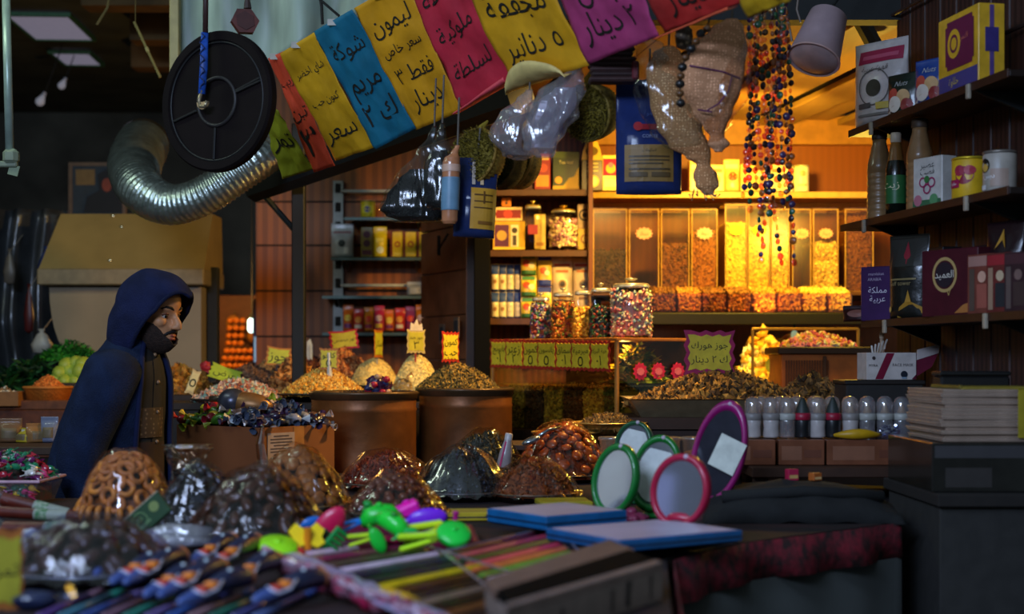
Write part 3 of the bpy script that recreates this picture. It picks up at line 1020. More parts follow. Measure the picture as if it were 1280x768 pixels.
def jar(name, label, loc, w, h, square=True, fill='a07850', fillh=.8, cols=None, lid='a8946a', gsize=.008, label_col=None, group=None, rot=0, kind='knob', seed=1, gn=260):
    """glass jar > glass, rim, lid, knob; the contents are put in by the caller"""
    t = thing(name, label, 'jar', loc, (0, 0, rot), group)
    n = 4 if square else 28

    def fn(a, z):
        if not square:
            return 1
        c_ = max(abs(math.cos(a)), abs(math.sin(a)))
        return min(1 / c_, 1.22)
    R = w / 2
    prof = [(0, 0), (R * .92, 0), (R, .006), (R, h * .74), (R * .9, h * .8), (R * .84, h * .83)]
    build('glass', MB().add(lathe(prof, 32, fn=fn), smooth=True), film('f6f4ea', .05, .55, .05, name='jar_glass'), t)
    build('rim', MB().add(lathe([(R * .84, h * .82), (R * .9, h * .83), (R * .9, h * .86), (R * .84, h * .87)], 32, fn=fn), smooth=True), M('c8ccc8', .2, .6), t)
    ld = build('lid', MB().add(lathe([(0, h * .85), (R * .88, h * .85), (R * .9, h * .87), (R * .8, h * .9), (R * .3, h * .915), (0, h * .915)], 32, fn=fn), smooth=True), M(lid, .25, .7), t)
    build('knob', MB().add(lathe([(0, h * .9), (R * .12, h * .91), (R * .1, h * .94), (R * .3, h * .97), (R * .3, h * .99), (0, h)], 20), smooth=True), M(lid, .25, .7), ld)
    if label_col:
        build('label_panel', MB().add(grid(lambda a, b: (R * .55 * (a * 2 - 1), -R * 1.012, h * (.28 + .2 * b)), 8, 2)), M(label_col, .5), t)
    if cols:
        r_ = random.Random(seed)
        pts = []
        Rf = R * .93
        for _ in range(gn):
            a_, z_ = r_.uniform(0, 2 * PI), r_.uniform(.02, fillh * .74) * h
            k_ = fn(a_, 0) * Rf
            pts.append(Vector((k_ * math.cos(a_), k_ * math.sin(a_), z_)))
        for _ in range(gn // 4):
            a_, q = r_.uniform(0, 2 * PI), math.sqrt(r_.random()) * Rf
            pts.append(Vector((q * math.cos(a_), q * math.sin(a_), fillh * .74 * h + r_.uniform(-.004, .012))))
        mb = grain_set(pts, None, gsize, seed, 1.5, len(cols), 'smooth')
        mb.add(lathe([(0, .008), (Rf * .95, .008), (Rf * .95, fillh * .74 * h), (0, fillh * .74 * h + .008)], 24, fn=fn), 0)
        o = build('jar_filling', mb, [M(c, .4) for c in cols], None, loc, (0, 0, rot), label='%s inside the %s' % (fill, label), cat='sweets', kind='stuff')
        o['label'] = ' '.join(('%s inside the %s' % (fill, label)).split()[:16])
    return t


jar('stopper_jar', 'square glass bottle with round stopper on the middle warm shelf', at(666, 311, Y1 - .02), 22 * Y1 / FP, 60 * Y1 / FP, True, lid='c8a860', label_col='901c2c')
jar('storage_jar', 'wide glass jar with gold lid on the middle warm shelf', at(704, 311, Y1 - .02), 34 * Y1 / FP, 54 * Y1 / FP, False, 'speckled white sweets', .85, ('f0d8b8', 'c88aa0', 'e8c890', '8a5a6a'), 'c89838', .009, seed=2)
shelfpack(pack, 722, 740, 286, 255, Y1 + .06, .04, 'round_label_carton', 'white carton with round black emblem behind the gold-lidded jar', 'carton', 'e0bc80', [('ring', .5, .55, .42, .12, '2a2018'), ('disc', .5, .55, .18, '3a2c20')], group=G)
shelfpack(pack, 722, 741, 312, 286, Y1 + .03, .06, 'tea_carton', 'bright yellow carton right of the gold-lidded jar', 'carton', 'f0cc40', [('disc', .5, .5, .32, 'b87a28'), ('disc', .5, .5, .2, 'f0d878')], group=G)
# sachets
for row, (pyb, pyt) in enumerate(((398, 365), (364, 330))):
    for i in range(4):
        x0 = 614 + i * 9.5
        shelfpack(pouch, x0, x0 + 9.5, pyb, pyt, Y1 + .012 * i, .035, 'sachet', '%s blue and white sachet, %s row of the lowest warm shelf' % (('darkest', 'second', 'third', 'rightmost')[i], ('lower', 'upper')[row]), 'sachet', 'd8c8a8',
                  [('rect', .04, .62, .96, .98, '24408a'), ('rect', .04, .0, .96, .06, '24408a'), ('disc', .5, .35, .25, '9a6a4a' if i < 2 else 'e8d8b8')], group='blue and white sachets', seed=i)
for row in range(3):
    pyb = 398 - row * 27
    shelfpack(pouch, 651, 671, pyb, pyb - 27, Y1, .035, 'sachet', '%s of the green and yellow sachets stacked on the lowest warm shelf' % ('lowest', 'middle one', 'topmost')[row], 'sachet', 'd8b838',
              [('rect', .04, .0, .96, .22, '2a5a28'), ('disc', .35, .55, .22, 'c85028'), ('disc', .68, .45, .2, 'e8d8a0'), ('rect', .1, .78, .9, .94, '3a7a30')], group='green and yellow sachets', seed=row + 7)
for row in range(2):
    pyb = 398 - row * 40
    shelfpack(pouch, 672, 690, pyb, pyb - 40, Y1, .035, 'sachet', '%s blue and yellow sachet beside the green sachets' % ('lower', 'upper')[row], 'sachet', 'e0b848',
              [('rect', .04, .0, .96, .2, '2c3a90'), ('rect', .04, .82, .96, .98, '2c3a90'), ('disc', .4, .5, .24, 'c86030'), ('disc', .66, .42, .18, 'e8dcb0')], group='blue and yellow sachets', seed=row + 3)
for i in range(2):
    shelfpack(pouch, 690 + i * 26, 716 + i * 26, 398, 320, Y1 - .01 + .03 * i, .09, 'coffee_bag', ('white coffee bag with bean emblem beside the sachets', 'white coffee bag with bean emblem beside the bean bins')[i], 'bag', 'e8cfa0',
              [('rect', .12, .84, .88, .88, 'c84a28'), ('rect', .2, .74, .8, .78, 'c87a48'), ('disc', .5, .55, .19, '8a6a40', 1.1), ('disc', .5, .55, .12, '2a1a0e', 1.1), ('rect', .3, .3, .7, .34, 'a07848')], group='white coffee bags', seed=i + 4, top=.95)

# ---- acrylic bins
Yb = 6.55
zb = CZ + (HY - 366) * Yb / FP
t = thing('bin_shelf', 'long dark shelf under the row of clear bins', 'shelf', (1.14, 6.68, zb))
build('shelf_plank', MB().add(box(1.56, .62, .02, (0, 0, -.012), .003)), M('5a3418', .5), t)
for s in (-.74, 0, .74):
    build('bracket', MB().add(box(.03, .4, .1, (s, .12, -.07), .003)), black, t)
bins = [(741, 784, 'dark beans', ('38221a', '4a2e20', '24160e'), .49, None, 'filled with dark beans, at the left end of the row'), (786, 824, None, None, 0, 'f0a090', 'nearly empty, with a pink star sticker'),
        (826, 862, 'brown coffee beans', ('74441c', '905826', '4c2c12'), .57, None, 'of brown coffee beans beside the nearly empty one'), (864, 897, 'reddish brown nuts', ('9a5e24', 'b87834', '70401a'), .72, 'f0a898', 'of reddish nuts with a pink star sticker'),
        (906, 934, 'pale yellow pasta stars', ('f4d45c', 'fce47c', 'e0b840'), .78, 'e8e020', 'of pale yellow grains with a yellow star sticker'), (935, 963, 'yellow cornflakes', ('f4c830', 'fcdc50', 'd8a020'), .72, 'e8e020', 'of deep yellow flakes with a yellow star sticker'),
        (964, 987, 'yellow crunchy rings', ('ecc040', 'f8d060', 'c8962c'), .66, 'f0b0a0', 'of yellow rings half behind the bead curtain'), (990, 1014, None, None, 0, 'f4a880', 'empty, showing the orange wall, right of the bead curtain'),
        (1016, 1048, 'pale popcorn', ('e8cc6a', 'f4e090', 'b8923a'), .58, 'f4a880', 'of pale popcorn at the right end of the row'),
        (1056, 1092, 'amber seeds', ('7a4a18', '905a22', '5c3610'), .9, None, 'of amber seeds half hidden by the right wall shelves')]
for i, (x0, x1, what, cols, fh, star, lab) in enumerate(bins):
    top = 262 if i not in (4, 5) else 256
    c, w_, h_ = up(x0, x1, 366, top, Yb)
    d_ = .3
    t = thing('storage_bin', 'clear acrylic bin ' + lab, 'bin', (c.x, Yb + d_ / 2, zb), group='clear bins in a row on the shelf')
    mb = MB()
    mb.add(box(w_, .004, h_, (0, -d_ / 2, h_ / 2))).add(box(.004, d_, h_, (-w_ / 2 + .002, 0, h_ / 2))).add(box(.004, d_, h_, (w_ / 2 - .002, 0, h_ / 2))).add(box(w_, d_, .005, (0, 0, .003)))
    build('clear_box', mb, film('fbf4e4', .04, .4, .22, name='acrylic'), t)
    mb = MB()
    for sx in (-1, 1):
        mb.add(box(.004, .008, h_, (sx * (w_ / 2 - .003), -d_ / 2, h_ / 2)))
    mb.add(box(w_, .008, .004, (0, -d_ / 2, h_))).add(box(w_, .008, .007, (0, -d_ / 2, .004)))
    build('bright_edge', mb, M('b88a40', .4), t)
    bl = build('lid', MB().add(box(w_ - .002, d_ * .6, .008, (0, -.05, h_ + .006), .002), X=None), film('f0e0c0', .2, .6, .1, name='acrylic_lid'), t)
    build('hinge', MB().add(tube([(-w_ * .4, .05, h_ + .008), (w_ * .4, .05, h_ + .008)], .006, 8)), M('c8a860', .4), bl)
    if star:
        ss = build('star_sticker', MB().add(prism(starburst(.042 if i < 4 else .036, 12, .76, 1, .72), .002), X=T(0, -d_ / 2 - .006, h_ * .71, PI / 2)), M(star, .5), t)
        tv, tf = text('دينار', .022)
        build('lettering', MB().add((tv, tf), X=T(0, -d_ / 2 - .009, h_ * .71, PI / 2)), M('b8503c', .5), ss)
    if what:
        r_ = random.Random(i)
        bw, bd, bh = w_ - .016, d_ - .02, h_ * fh
        pts = [Vector((r_.uniform(-bw / 2, bw / 2), -bd / 2 + r_.uniform(-.002, .004), r_.uniform(.01, bh))) for _ in range(420)]
        pts += [Vector((r_.uniform(-bw / 2, bw / 2), r_.uniform(-bd / 2, bd / 2), bh + r_.uniform(0, .012))) for _ in range(200)]
        gs = .010 if 'popcorn' in what or 'rings' in what else .0065
        mb = grain_set(pts, None, gs, i, 1.4, 3, 'smooth')
        mb.add(box(bw, bd, bh, (0, 0, bh / 2 + .006)))
        build('bin_filling', mb, [M(q, .55) for q in cols], None, (c.x, Yb + d_ / 2, zb), label='%s heaped in the clear bin %s' % (what, ' '.join(lab.split()[-6:])), cat='dry goods', kind='stuff')
# beans stuck higher on the glass of the first bin
# ---- slanted open trays in front of the bins
zt = zb - .0
ty = 6.3
tcol = [('6a3e1a', '845226', '4c2a10'), ('a8702a', 'c0883a', '885618'), ('7c4a1e', '945e2c', '5c3412'), ('8a5826', 'a87034', '684018'), ('c89038', 'dca84c', 'a87024'), ('b47c30', 'cc943e', '905e20'), ('dcb850', 'eccc6c', 'bc9434'), ('e4c468', 'f0d888', 'c0a048')]
tn = ['dark brown nuts', 'golden nuts', 'brown seeds', 'mixed brown nuts', 'light golden nuts', 'amber nuts', 'pale yellow puffs', 'creamy puffs']
zl = CZ + (HY - 391) * ty / FP
t = thing('tray_ledge', 'dark ledge carrying the row of small open trays below the bins', 'ledge', (1.14, 6.32, zl))
build('ledge_board', MB().add(box(1.56, .2, .03, (0, .02, -.017), .004)), M('1c140e', .6), t)
build('ledge_front', MB().add(box(1.56, .015, .05, (0, -.086, -.03), .003)), M('120e0a', .5), t)
for i in range(8):
    x0, x1 = 815 + i * 31.3, 815 + (i + 1) * 31.3 - 1
    c, w_, h_ = up(x0, x1, 391, 366, ty)
    nm = ('first from the left', 'second from the left', 'third from the left', 'fourth from the left', 'fifth from the left', 'sixth from the left', 'seventh, behind the bead curtain', 'last, beside the dark right shelf')[i]
    t = thing('sloping_tray', 'small clear sloping tray of %s, %s' % (tn[i], nm), 'tray', (c.x, ty + .06, zl), group='sloping trays below the bins')
    build('tray_front', MB().add(box(w_, .004, h_ * .92, (0, -.07, h_ * .46 + .002)), X=None), film('ffe8c0', .12, .5, .1, name='tray_plastic'), t)
    build('tray_side', MB().add(box(.004, .15, h_ * .92, (-w_ / 2 + .002, 0, h_ * .46 + .002))), film('ffe8c0', .12, .5, .1, name='tray_plastic'), t)
    build('tray_side', MB().add(box(.004, .15, h_ * .92, (w_ / 2 - .002, 0, h_ * .46 + .002))), film('ffe8c0', .12, .5, .1, name='tray_plastic'), t)
    r_ = random.Random(i + 30)
    bw = w_ - .012
    pts = [Vector((r_.uniform(-bw / 2, bw / 2), r_.uniform(-.062, .07), 0)) for _ in range(230)]
    pts = [Vector((p.x, p.y, h_ * .9 + (p.y + .06) * .22 + r_.uniform(0, .01))) for p in pts] + [Vector((r_.uniform(-bw / 2, bw / 2), -.064, r_.uniform(.01, h_ * .88))) for _ in range(130)]
    mb = grain_set(pts, None, .008, i + 3, 1.4, 3, 'smooth')
    mb.add(([(-bw / 2, -.06, .003), (bw / 2, -.06, .003), (bw / 2, .07, .003), (-bw / 2, .07, .003), (-bw / 2, -.06, h_ * .9), (bw / 2, -.06, h_ * .9), (bw / 2, .07, h_ * .9 + .03), (-bw / 2, .07, h_ * .9 + .03)], [(0, 3, 2, 1), (4, 5, 6, 7), (0, 1, 5, 4), (1, 2, 6, 5), (2, 3, 7, 6), (3, 0, 4, 7)]))
    build('tray_filling', mb, [M(q, .6) for q in tcol[i]], None, (c.x, ty + .06, zl), label='%s in the small sloping tray, %s' % (tn[i], nm), cat='dry goods', kind='stuff')

# ---- bright top shelf above the bins
Yt = 6.78
zt = CZ + (HY - 241) * Yt / FP
t = thing('wall_shelf', 'bright-lit top shelf above the clear bins', 'shelf', (1.14, Yt + .12, zt))
build('shelf_plank', MB().add(box(1.56, .27, .022, (0, 0, -.011), .003)), M('b87830', .45), t)
build('edge_lip', MB().add(box(1.56, .01, .03, (0, -.14, -.013), .002)), M('d8a048', .4), t)
k = 0
for (x0, x1, yt, c, fn, lab) in ((862, 884, 200, 'e8b040', pack, 'orange-yellow carton left on the bright top shelf'), (886, 905, 206, 'f0d070', pack, 'pale yellow carton behind the net bag knot on the bright top shelf'), (906, 926, 198, 'f4dc80', pouch, 'cream bag left of the bead curtain on the bright top shelf'),
                                 (926, 944, 205, 'e8c050', pack, 'golden carton behind the bead curtain on the bright top shelf'), (945, 962, 212, 'f0d890', pouch, 'cream bag behind the bead curtain on the bright top shelf'), (963, 980, 206, 'f4e0a0', pack, 'cream carton behind the right bead strands on the bright top shelf')):
    shelfpack(fn, x0, x1, 239, yt, Yt, .08, 'food_carton' if fn is pack else 'food_bag', lab, 'carton' if fn is pack else 'bag', c, [('disc', .5, .45, .28, ('c85a28', 'b88a30', 'a84820')[k % 3]), ('rect', .1, .7, .9, .85, ('f8f0d0', 'c07828')[k % 2])])
    k += 1
for i, (x0, x1) in enumerate(((979, 993), (994, 1013))):
    shelfpack(can, x0, x1, 239, 208, Yt, .07, 'milk_tin', ('pale tin half hidden behind the bead curtain on the bright top shelf', 'pale tin standing clear of the bead curtain on the bright top shelf')[i], 'tin', 'f4e8b8', [('disc', .5, .72, .2, 'c8a860'), ('rect', .2, .2, .8, .3, 'd8c080')], lidc='f0e0a8')

# ================================================================ right-hand wall shelves
TH = math.atan2(-.985, .171)


def rshelf(z, px0, px1, lab, d=.19):
    a, b = wl(wy(px0), 0, z), wl(wy(px1), 0, z)
    t = thing('wall_shelf', lab, 'shelf', (a + b) / 2, (0, 0, TH))
    Lq = (b - a).length
    build('shelf_plank', MB().add(box(Lq, d, .018, (0, d / 2, -.009), .002)), M('20140e', .5), t)
    build('edge_strip', MB().add(box(Lq, .006, .022, (0, -.002, -.009), .001)), M('3a2014', .45), t)
    for s in (-.32, .3):
        build('clip', MB().add(box(.016, .01, .04, (s * Lq, -.007, -.02), .002)), M('a89c88', .4), t)
        build('bracket', MB().add(prism([(0, 0), (.16, 0), (.16, -.06)], .012), X=T(s * Lq, .01, -.018, PI / 2, 0, PI / 2)), black, t)
    return t


rshelf(2.03, 1062, 1262, 'top dark wall shelf with the yellow box at right')
rshelf(1.735, 1052, 1262, 'middle dark wall shelf with the tan bottles')
rshelf(1.42, 1078, 1285, 'lowest dark wall shelf with coffee pouches')


def rplace(px0, px1, d, z, inset=.012):
    Y0, Y1_ = wy(px0), wy(px1)
    a, b = wl(Y0, 0, z), wl(Y1_, 0, z)
    c = (a + b) / 2
    return wl(c.y, inset + d / 2, z), (b - a).length, c.y


def rput(fn, px0, px1, hp, z, d, name, label, cat, col, items=(), turn=0.0, inset=.012, wmax=None, **kw):
    c, w_, Ym = rplace(px0, px1, d, z, inset)
    h_ = hp * Ym / FP
    if wmax:
        w_ = min(w_, wmax)
    return fn(name, label, cat, c, TH + turn, w_, h_, d, col, items, **kw)


z1, z2, z3 = 2.03, 1.735, 1.42
rput(pouch, 1060, 1106, 106, z1, .08, 'coffee_pouch', 'large white pouch with crimson band and bean emblem on the top right shelf', 'pouch', 'b0a8a4',
     [('rect', .12, .74, .94, .9, '8a1c3c'), ('rect', .2, .79, .86, .84, 'a84860'), ('ring', .5, .44, .29, .02, '5a5450', 1.0), ('disc', .5, .43, .14, '1a1614', .95), ('rect', .2, .2, .46, .26, '4a4444'), ('rect', .56, .17, .78, .25, 'b8a040'), ('rect', .2, .1, .8, .13, '6a6460'), ('text', .5, .66, .12, 'قهوة عربية', '4a4444')], wmax=.2, turn=.5, top=.97)
for i, (x0, x1, hp, c, lab) in enumerate(((1103, 1130, 52, '16241c', 'small black-green pouch of mixed nuts on the top right shelf'), (1137, 1165, 57, '1c3c84', 'small blue pouch of mixed nuts beside the yellow box'))):
    rput(pouch, x0, x1, hp, z1, .05, 'nut_pouch', lab, 'pouch', c, [('text', .5, .74, .2, 'Nuts', 'a8a8a8'), ('disc', .3, .48, .17, 'b84a3a'), ('disc', .62, .4, .19, 'c8a070'), ('disc', .36, .25, .2, 'd8ccc0'), ('disc', .72, .2, .16, '8a2a2a'), ('poly', 'c8b8a8', [(.1, .05), (.9, .05), (.75, .2), (.3, .22)])], turn=.45, top=.97, wmax=.12)
q = rput(pack, 1168, 1218, 98, z1, .075, 'food_box', 'bright yellow box with purple panel and gold emblem on the top right shelf', 'box', 'd8a828',
         [('rect', .02, .04, .98, .24, '4a4484'), ('text', .4, .14, .12, 'حلاوة', 'd8c040'), ('rect', .24, .3, .86, .92, '6a1c40'), ('rect', .2, .36, .9, .86, '6a1c40'), ('disc', .42, .62, .16, 'd8a828', 1.1), ('ring', .42, .62, .1, .03, '6a1c40', 1.1), ('text', .68, .66, .1, 'التمر', 'c86a60')])
d_ = .075
wq = (wl(wy(1168)) - wl(wy(1218))).length
hq = 98 * wl(wy(1193)).y / FP
build('side_panel', MB().add(box(.002, d_ * .5, hq * .3, (wq / 2 + .001, 0, hq * .55))), M('3a3070', .4), q)
build('side_band', MB().add(box(.0015, d_ * .16, hq * .96, (wq / 2 + .0006, .0, hq * .5))), M('5a4480', .4), q)


def tbottle(px0, px1, hp, z, label, ribs=True, col='8a6a44', cap='2a2420'):
    c, w_, Ym = rplace(px0, px1, .075, z)
    h_ = hp * Ym / FP
    R = .038
    t = thing('sauce_bottle', label, 'bottle', c, (0, 0, TH), group=None)
    prof = [(0, 0), (R * .95, 0), (R, .006)]
    n = 7
    for i in range(n):
        zz = .01 + (h_ * .5) * i / n
        prof += [(R, zz), (R, zz + h_ * .5 / n * .6), (R * .94, zz + h_ * .5 / n * .8)]
    prof += [(R, h_ * .53), (R * .98, h_ * .62), (R * .7, h_ * .78), (R * .56, h_ * .86), (R * .56, h_ * .92), (0, h_ * .92)]
    build('bottle_body', MB().add(lathe(prof, 28), smooth=True), M(col, .35, coat=.4), t)
    build('cap', MB().add(lathe([(R * .6, h_ * .9), (R * .62, h_ * .91), (R * .62, h_ * .99), (R * .5, h_), (0, h_)], 20), smooth=True), M(cap, .5), t)
    return t, R, h_


t, R, h_ = tbottle(1066, 1096, 112, z2, 'ribbed tan sauce bottle at the far end of the middle right shelf')
build('handle', MB().add(tube([(-R * .5, 0, h_ * .88), (-R * 1.3, 0, h_ * .84), (-R * 1.5, 0, h_ * .7), (-R * 1.0, 0, h_ * .55)], .006, 8), smooth=True), M('8a6a44', .4), t)
tbottle(1114, 1146, 116, z2, 'ribbed tan sauce bottle between the green-label bottle and the white carton', cap='4a3a2c', col='9a744c')
c, w_, Ym = rplace(1096, 1115, .05, z2)
h_ = 104 * Ym / FP
t = thing('juice_bottle', 'dark bottle with green label and white cap between the tan bottles', 'bottle', c, (0, 0, TH + .6))
R = .03
build('bottle_body', MB().add(lathe([(0, 0), (R, .003), (R, h_ * .55), (R * .8, h_ * .66)], 24), smooth=True), M('141a12', .25, coat=.5), t)
ls_ = build('label_sleeve', MB().add(lathe([(R * 1.02, h_ * .14), (R * 1.03, h_ * .16), (R * 1.03, h_ * .46), (R * 1.02, h_ * .48)], 24), smooth=True), M('2c6a38', .4), t)
build('neck', MB().add(lathe([(R * .82, h_ * .64), (R * .62, h_ * .8), (R * .45, h_ * .9), (0, h_ * .9)], 24), smooth=True), M('8a6030', .2, coat=.4), t)
build('cap', MB().add(lathe([(R * .5, h_ * .88), (R * .55, h_ * .89), (R * .55, h_ * .98), (R * .45, h_), (0, h_)], 20), smooth=True), M('c8b8a0', .4), t)
tv, tf = text('زيت', .03)
build('lettering', MB().add(([(x, -math.sqrt(max(0, (R * 1.06) ** 2 - min(abs(x), R) ** 2)), y + h_ * .36) for x, y, z in tv], tf)), M('d8d8b0', .5), ls_)
rput(pack, 1141, 1164, 62, z2, .055, 'tea_carton', 'white carton with pink flower rings on the middle right shelf', 'carton', 'c8c4bc', [('text', .5, .84, .22, 'عصير', '2a2a2a'), ('text', .5, .7, .2, 'قصب', '2a2a2a'), ('ring', .35, .5, .13, .04, '9a2458'), ('ring', .65, .48, .13, .04, '9a2458'), ('ring', .5, .36, .13, .04, '9a2458'), ('disc', .5, .55, .09, '3a7a40'), ('rect', .02, .02, .98, .14, '3c6a48'), ('disc', .2, .14, .14, 'b87080'), ('disc', .75, .13, .14, '5a9060')], turn=.3)
c, w_, Ym = rplace(1168, 1208, .09, z2)
can('food_tub', 'yellow tub with crimson flower print on the middle right shelf', 'tub', c, TH + .5, .047, 50 * Ym / FP, 'd8ac20', [('disc', .62, .6, .26, '8a1a30'), ('disc', .5, .72, .16, 'a02840'), ('disc', .78, .72, .14, 'b03848'), ('rect', .05, .3, .5, .5, 'a01848'), ('text', .3, .4, .12, 'حلاوة', 'f0e0e0')], lidc='e0c030')
c, w_, Ym = rplace(1209, 1243, .085, z2)
can('milk_tin', 'pale tin with a dark-haired face print on the middle right shelf', 'tin', c, TH + .5, .043, 49 * Ym / FP, 'a8a094', [('disc', .28, .7, .2, '141414', 1.1), ('disc', .3, .64, .12, 'c8a048'), ('rect', .5, .15, .95, .6, 'a89080'), ('text', .45, .42, .2, 'دبس', 'f0f0f0'), ('rect', .05, .08, .35, .2, 'd8d8d8')], lidc='8a8278')
# lowest right shelf
c = at(1087, 399, 4.62)
c.z = 1.42
rput(pack, 1070, 1101, 68, z3, .05, 'coffee_carton', 'purple carton with white Arabic writing at the far end of the lowest right shelf', 'carton', '3a1450', [('text', .5, .86, .13, 'mamlaket', 'b8a8c0'), ('text', .45, .76, .13, 'ARABIA', 'b8a8c0'), ('text', .55, .56, .26, 'مملكة', 'e0d8e8'), ('text', .55, .4, .26, 'عربية', 'e0d8e8')], turn=.75, wmax=.1)
rput(pouch, 1064, 1090, 20, z3, .04, 'date_packet', 'small dark oval packet lying before the purple carton', 'packet', '2a1014', [('disc', .5, .5, .3, '8a5a50', .4)], turn=.8, inset=-.03, wmax=.1)
rput(pouch, 1101, 1141, 106, z3, .06, 'coffee_pouch', 'tall black pouch with golden tower print on the lowest right shelf', 'pouch', '1c1c18', [('rect', .04, .62, .96, .95, '2c2c28'), ('poly', '8a2030', [(.5, .92), (.62, .75), (.55, .64), (.45, .75)]), ('rect', .1, .46, .8, .48, '8a7a50'), ('poly', 'b88830', [(.3, .02), (.95, .02), (.9, .14), (.7, .2), (.62, .34), (.55, .2), (.4, .14)]), ('text', .4, .42, .13, 'Gulf tower', '9a8a60'), ('disc', .12, .12, .06, 'd8b860')], turn=.5, wmax=.14, top=.98)
rput(pack, 1140, 1158, 88, z3, .06, 'coffee_carton', 'narrow black carton behind the tall black pouch', 'carton', '141416', [('rect', .1, .6, .9, .64, '4a2a30')], inset=.05)
rput(pack, 1157, 1200, 84, z3, .07, 'coffee_carton', 'dark maroon carton with ring emblem on the lowest right shelf', 'carton', '4a1420', [('ring', .42, .62, .22, .04, 'b89a60', 1.1), ('disc', .42, .62, .16, '2a2028', 1.1), ('text', .42, .62, .14, 'العميد', 'e0d8c8'), ('text', .5, .34, .12, '٧', 'c8a860'), ('poly', 'b07038', [(.6, .04), (.95, .05), (.95, .22), (.75, .16)])], turn=.35)
rput(pouch, 1188, 1222, 118, z3, .06, 'nut_pouch', 'dark pouch with golden peak standing behind the maroon carton', 'pouch', '241418', [('poly', 'b8882c', [(.35, .7), (.5, .92), (.65, .7), (.5, .8)]), ('rect', .15, .52, .85, .6, '5a1c20'), ('disc', .12, .62, .06, 'd88030')], inset=.09, turn=.3, wmax=.13, top=.95)
for i, (x0, x1) in enumerate(((1205, 1227), (1228, 1249), (1250, 1272))):
    rput(pack, x0, x1, 75, z3, .1, 'sweets_box', ('reddish striped sweets box beside the maroon carton', 'middle one of three reddish sweets boxes on the lowest right shelf', 'dark sweets box nearest the viewer on the lowest right shelf')[i], 'box', ('7a4034', '6a2c28', '3a2428')[i],
         [('rect', .06, .8, .94, .97, ('a87c70', '9a2830', '4a2a30')[i]), ('rect', .1, .06, .3, .76, ('5a4a40', 'a08068', '60504c')[i]), ('rect', .4, .1, .9, .5, ('a0584a', '2a2c30', '42302e')[i]), ('disc', .6, .62, .16, ('d8a890', 'c8b090', '7a605a')[i])], turn=.25, group='sweets boxes at the near end of the lowest right shelf')

# ================================================================ counters, barrels, stands
t = thing('sales_counter', 'dark wooden shop counter under the trays and crates', 'counter', (.98, 5.9, 0))
cpoly = [(.30, 4.9), (1.63, 4.9), (1.63, 6.85), (.42, 6.85), (.42, 6.03), (.74, 5.635), (.415, 5.325), (.30, 5.325)]
cpoly = [(x - .98, y - 5.9) for x, y in cpoly]
build('counter_top', MB().add(prism(cpoly, .04), X=T(0, 0, 1.08)), M('3c2414', .55), t)
build('counter_body', MB().add(prism([(x * .985, y * .985) for x, y in cpoly], 1.05), X=T(0, 0, .53)), M('2c1a10', .6), t)

# ---- corner glass cabinet
A, B = at(616, 0, 5.9), at(771, 0, 5.35)
A.z = B.z = 0
L_ = (B - A).length
ca = math.atan2(B.y - A.y, B.x - A.x)
D_ = .42
t = thing('glass_cabinet', 'corner glass cabinet carrying the lidded candy jars', 'cabinet', A, (0, 0, ca))
zt_, zb_ = 1.372, 1.02
build('base', MB().add(box(L_, D_, zb_, (L_ / 2, D_ / 2, zb_ / 2), .004)), M('2a1a10', .5), t)
cg = film('f8f0d8', .03, .16, .05, name='cabinet_glass')
build('front_glass', MB().add(box(L_, .005, zt_ - zb_, (L_ / 2, .003, (zt_ + zb_) / 2))), cg, t)
build('side_glass', MB().add(box(.005, D_, zt_ - zb_, (L_ - .003, D_ / 2, (zt_ + zb_) / 2))), cg, t)
build('top_plate', MB().add(box(L_ + .02, D_ + .02, .012, (L_ / 2, D_ / 2, zt_ + .006), .002)), M('a86a2c', .3), t)
for x, y in ((0, 0), (L_, 0), (L_, D_)):
    build('corner_post', MB().add(box(.014, .014, zt_ - zb_, (x, y, (zt_ + zb_) / 2), .002)), M('b07a34', .35), t)
build('back_panel', MB().add(box(L_, .01, zt_ - zb_, (L_ / 2, D_, (zt_ + zb_) / 2))), M('5a2f16', .5), t)
build('inner_shelf', MB().add(box(L_ - .02, D_ - .05, .008, (L_ / 2, D_ / 2, 1.2))), film('e8e0b0', .15, .5, .08, name='inner_glass'), t)


def loc_cab(x, y, z):
    return Matrix.Translation(A) @ Matrix.Rotation(ca, 4, 'Z') @ Vector((x, y, z))


cc = [('olive green seeds', ('6a5c1c', '7e6e28', '4a4012')), ('dark brown pods', ('24160c', '3a2412', '1a0e08')), ('olive yellow herbs', ('86701e', '9a842c', '5c4c12')), ('brown roots', ('3a2410', '50341a', '28180a')), ('golden herbs', ('a8842a', 'bc9838', '7c5c18')), ('dark leaves', ('3c4416', '50581e', '282c0e'))]
for i, (nm, c) in enumerate(cc):
    wv = (L_ - .04) / 6
    r_ = random.Random(i)
    pts = [Vector((r_.uniform(-wv / 2, wv / 2) * .9, -.0 + r_.uniform(-.004, .002), r_.uniform(.0, .155))) for _ in range(220)] + [Vector((r_.uniform(-wv / 2, wv / 2) * .9, r_.uniform(0, .25), .155 + r_.uniform(0, .02))) for _ in range(150)]
    mb = grain_set(pts, None, .007, i, 1.6, 3)
    mb.add(box(wv * .9, .26, .155, (0, .13, .0775)))
    build('herb_filling', mb, [M(q, .7) for q in c], None, loc_cab(.03 + wv * (i + .5), .05, zb_ + .003), (0, 0, ca), label='%s in compartment %s behind the cabinet glass' % (nm, ('one at the far left', 'two', 'three', 'four', 'five', 'six by the corner')[i]), cat='herbs', kind='stuff')
leaf_mass('green_sprigs', 'green and yellow sprigs behind the side glass of the cabinet', loc_cab(L_ - .13, .24, 1.21), .11, .15, .15, ('6a8420', 'b8a828', '3c5c18', 'd0bc38'), 700, .035, 12)
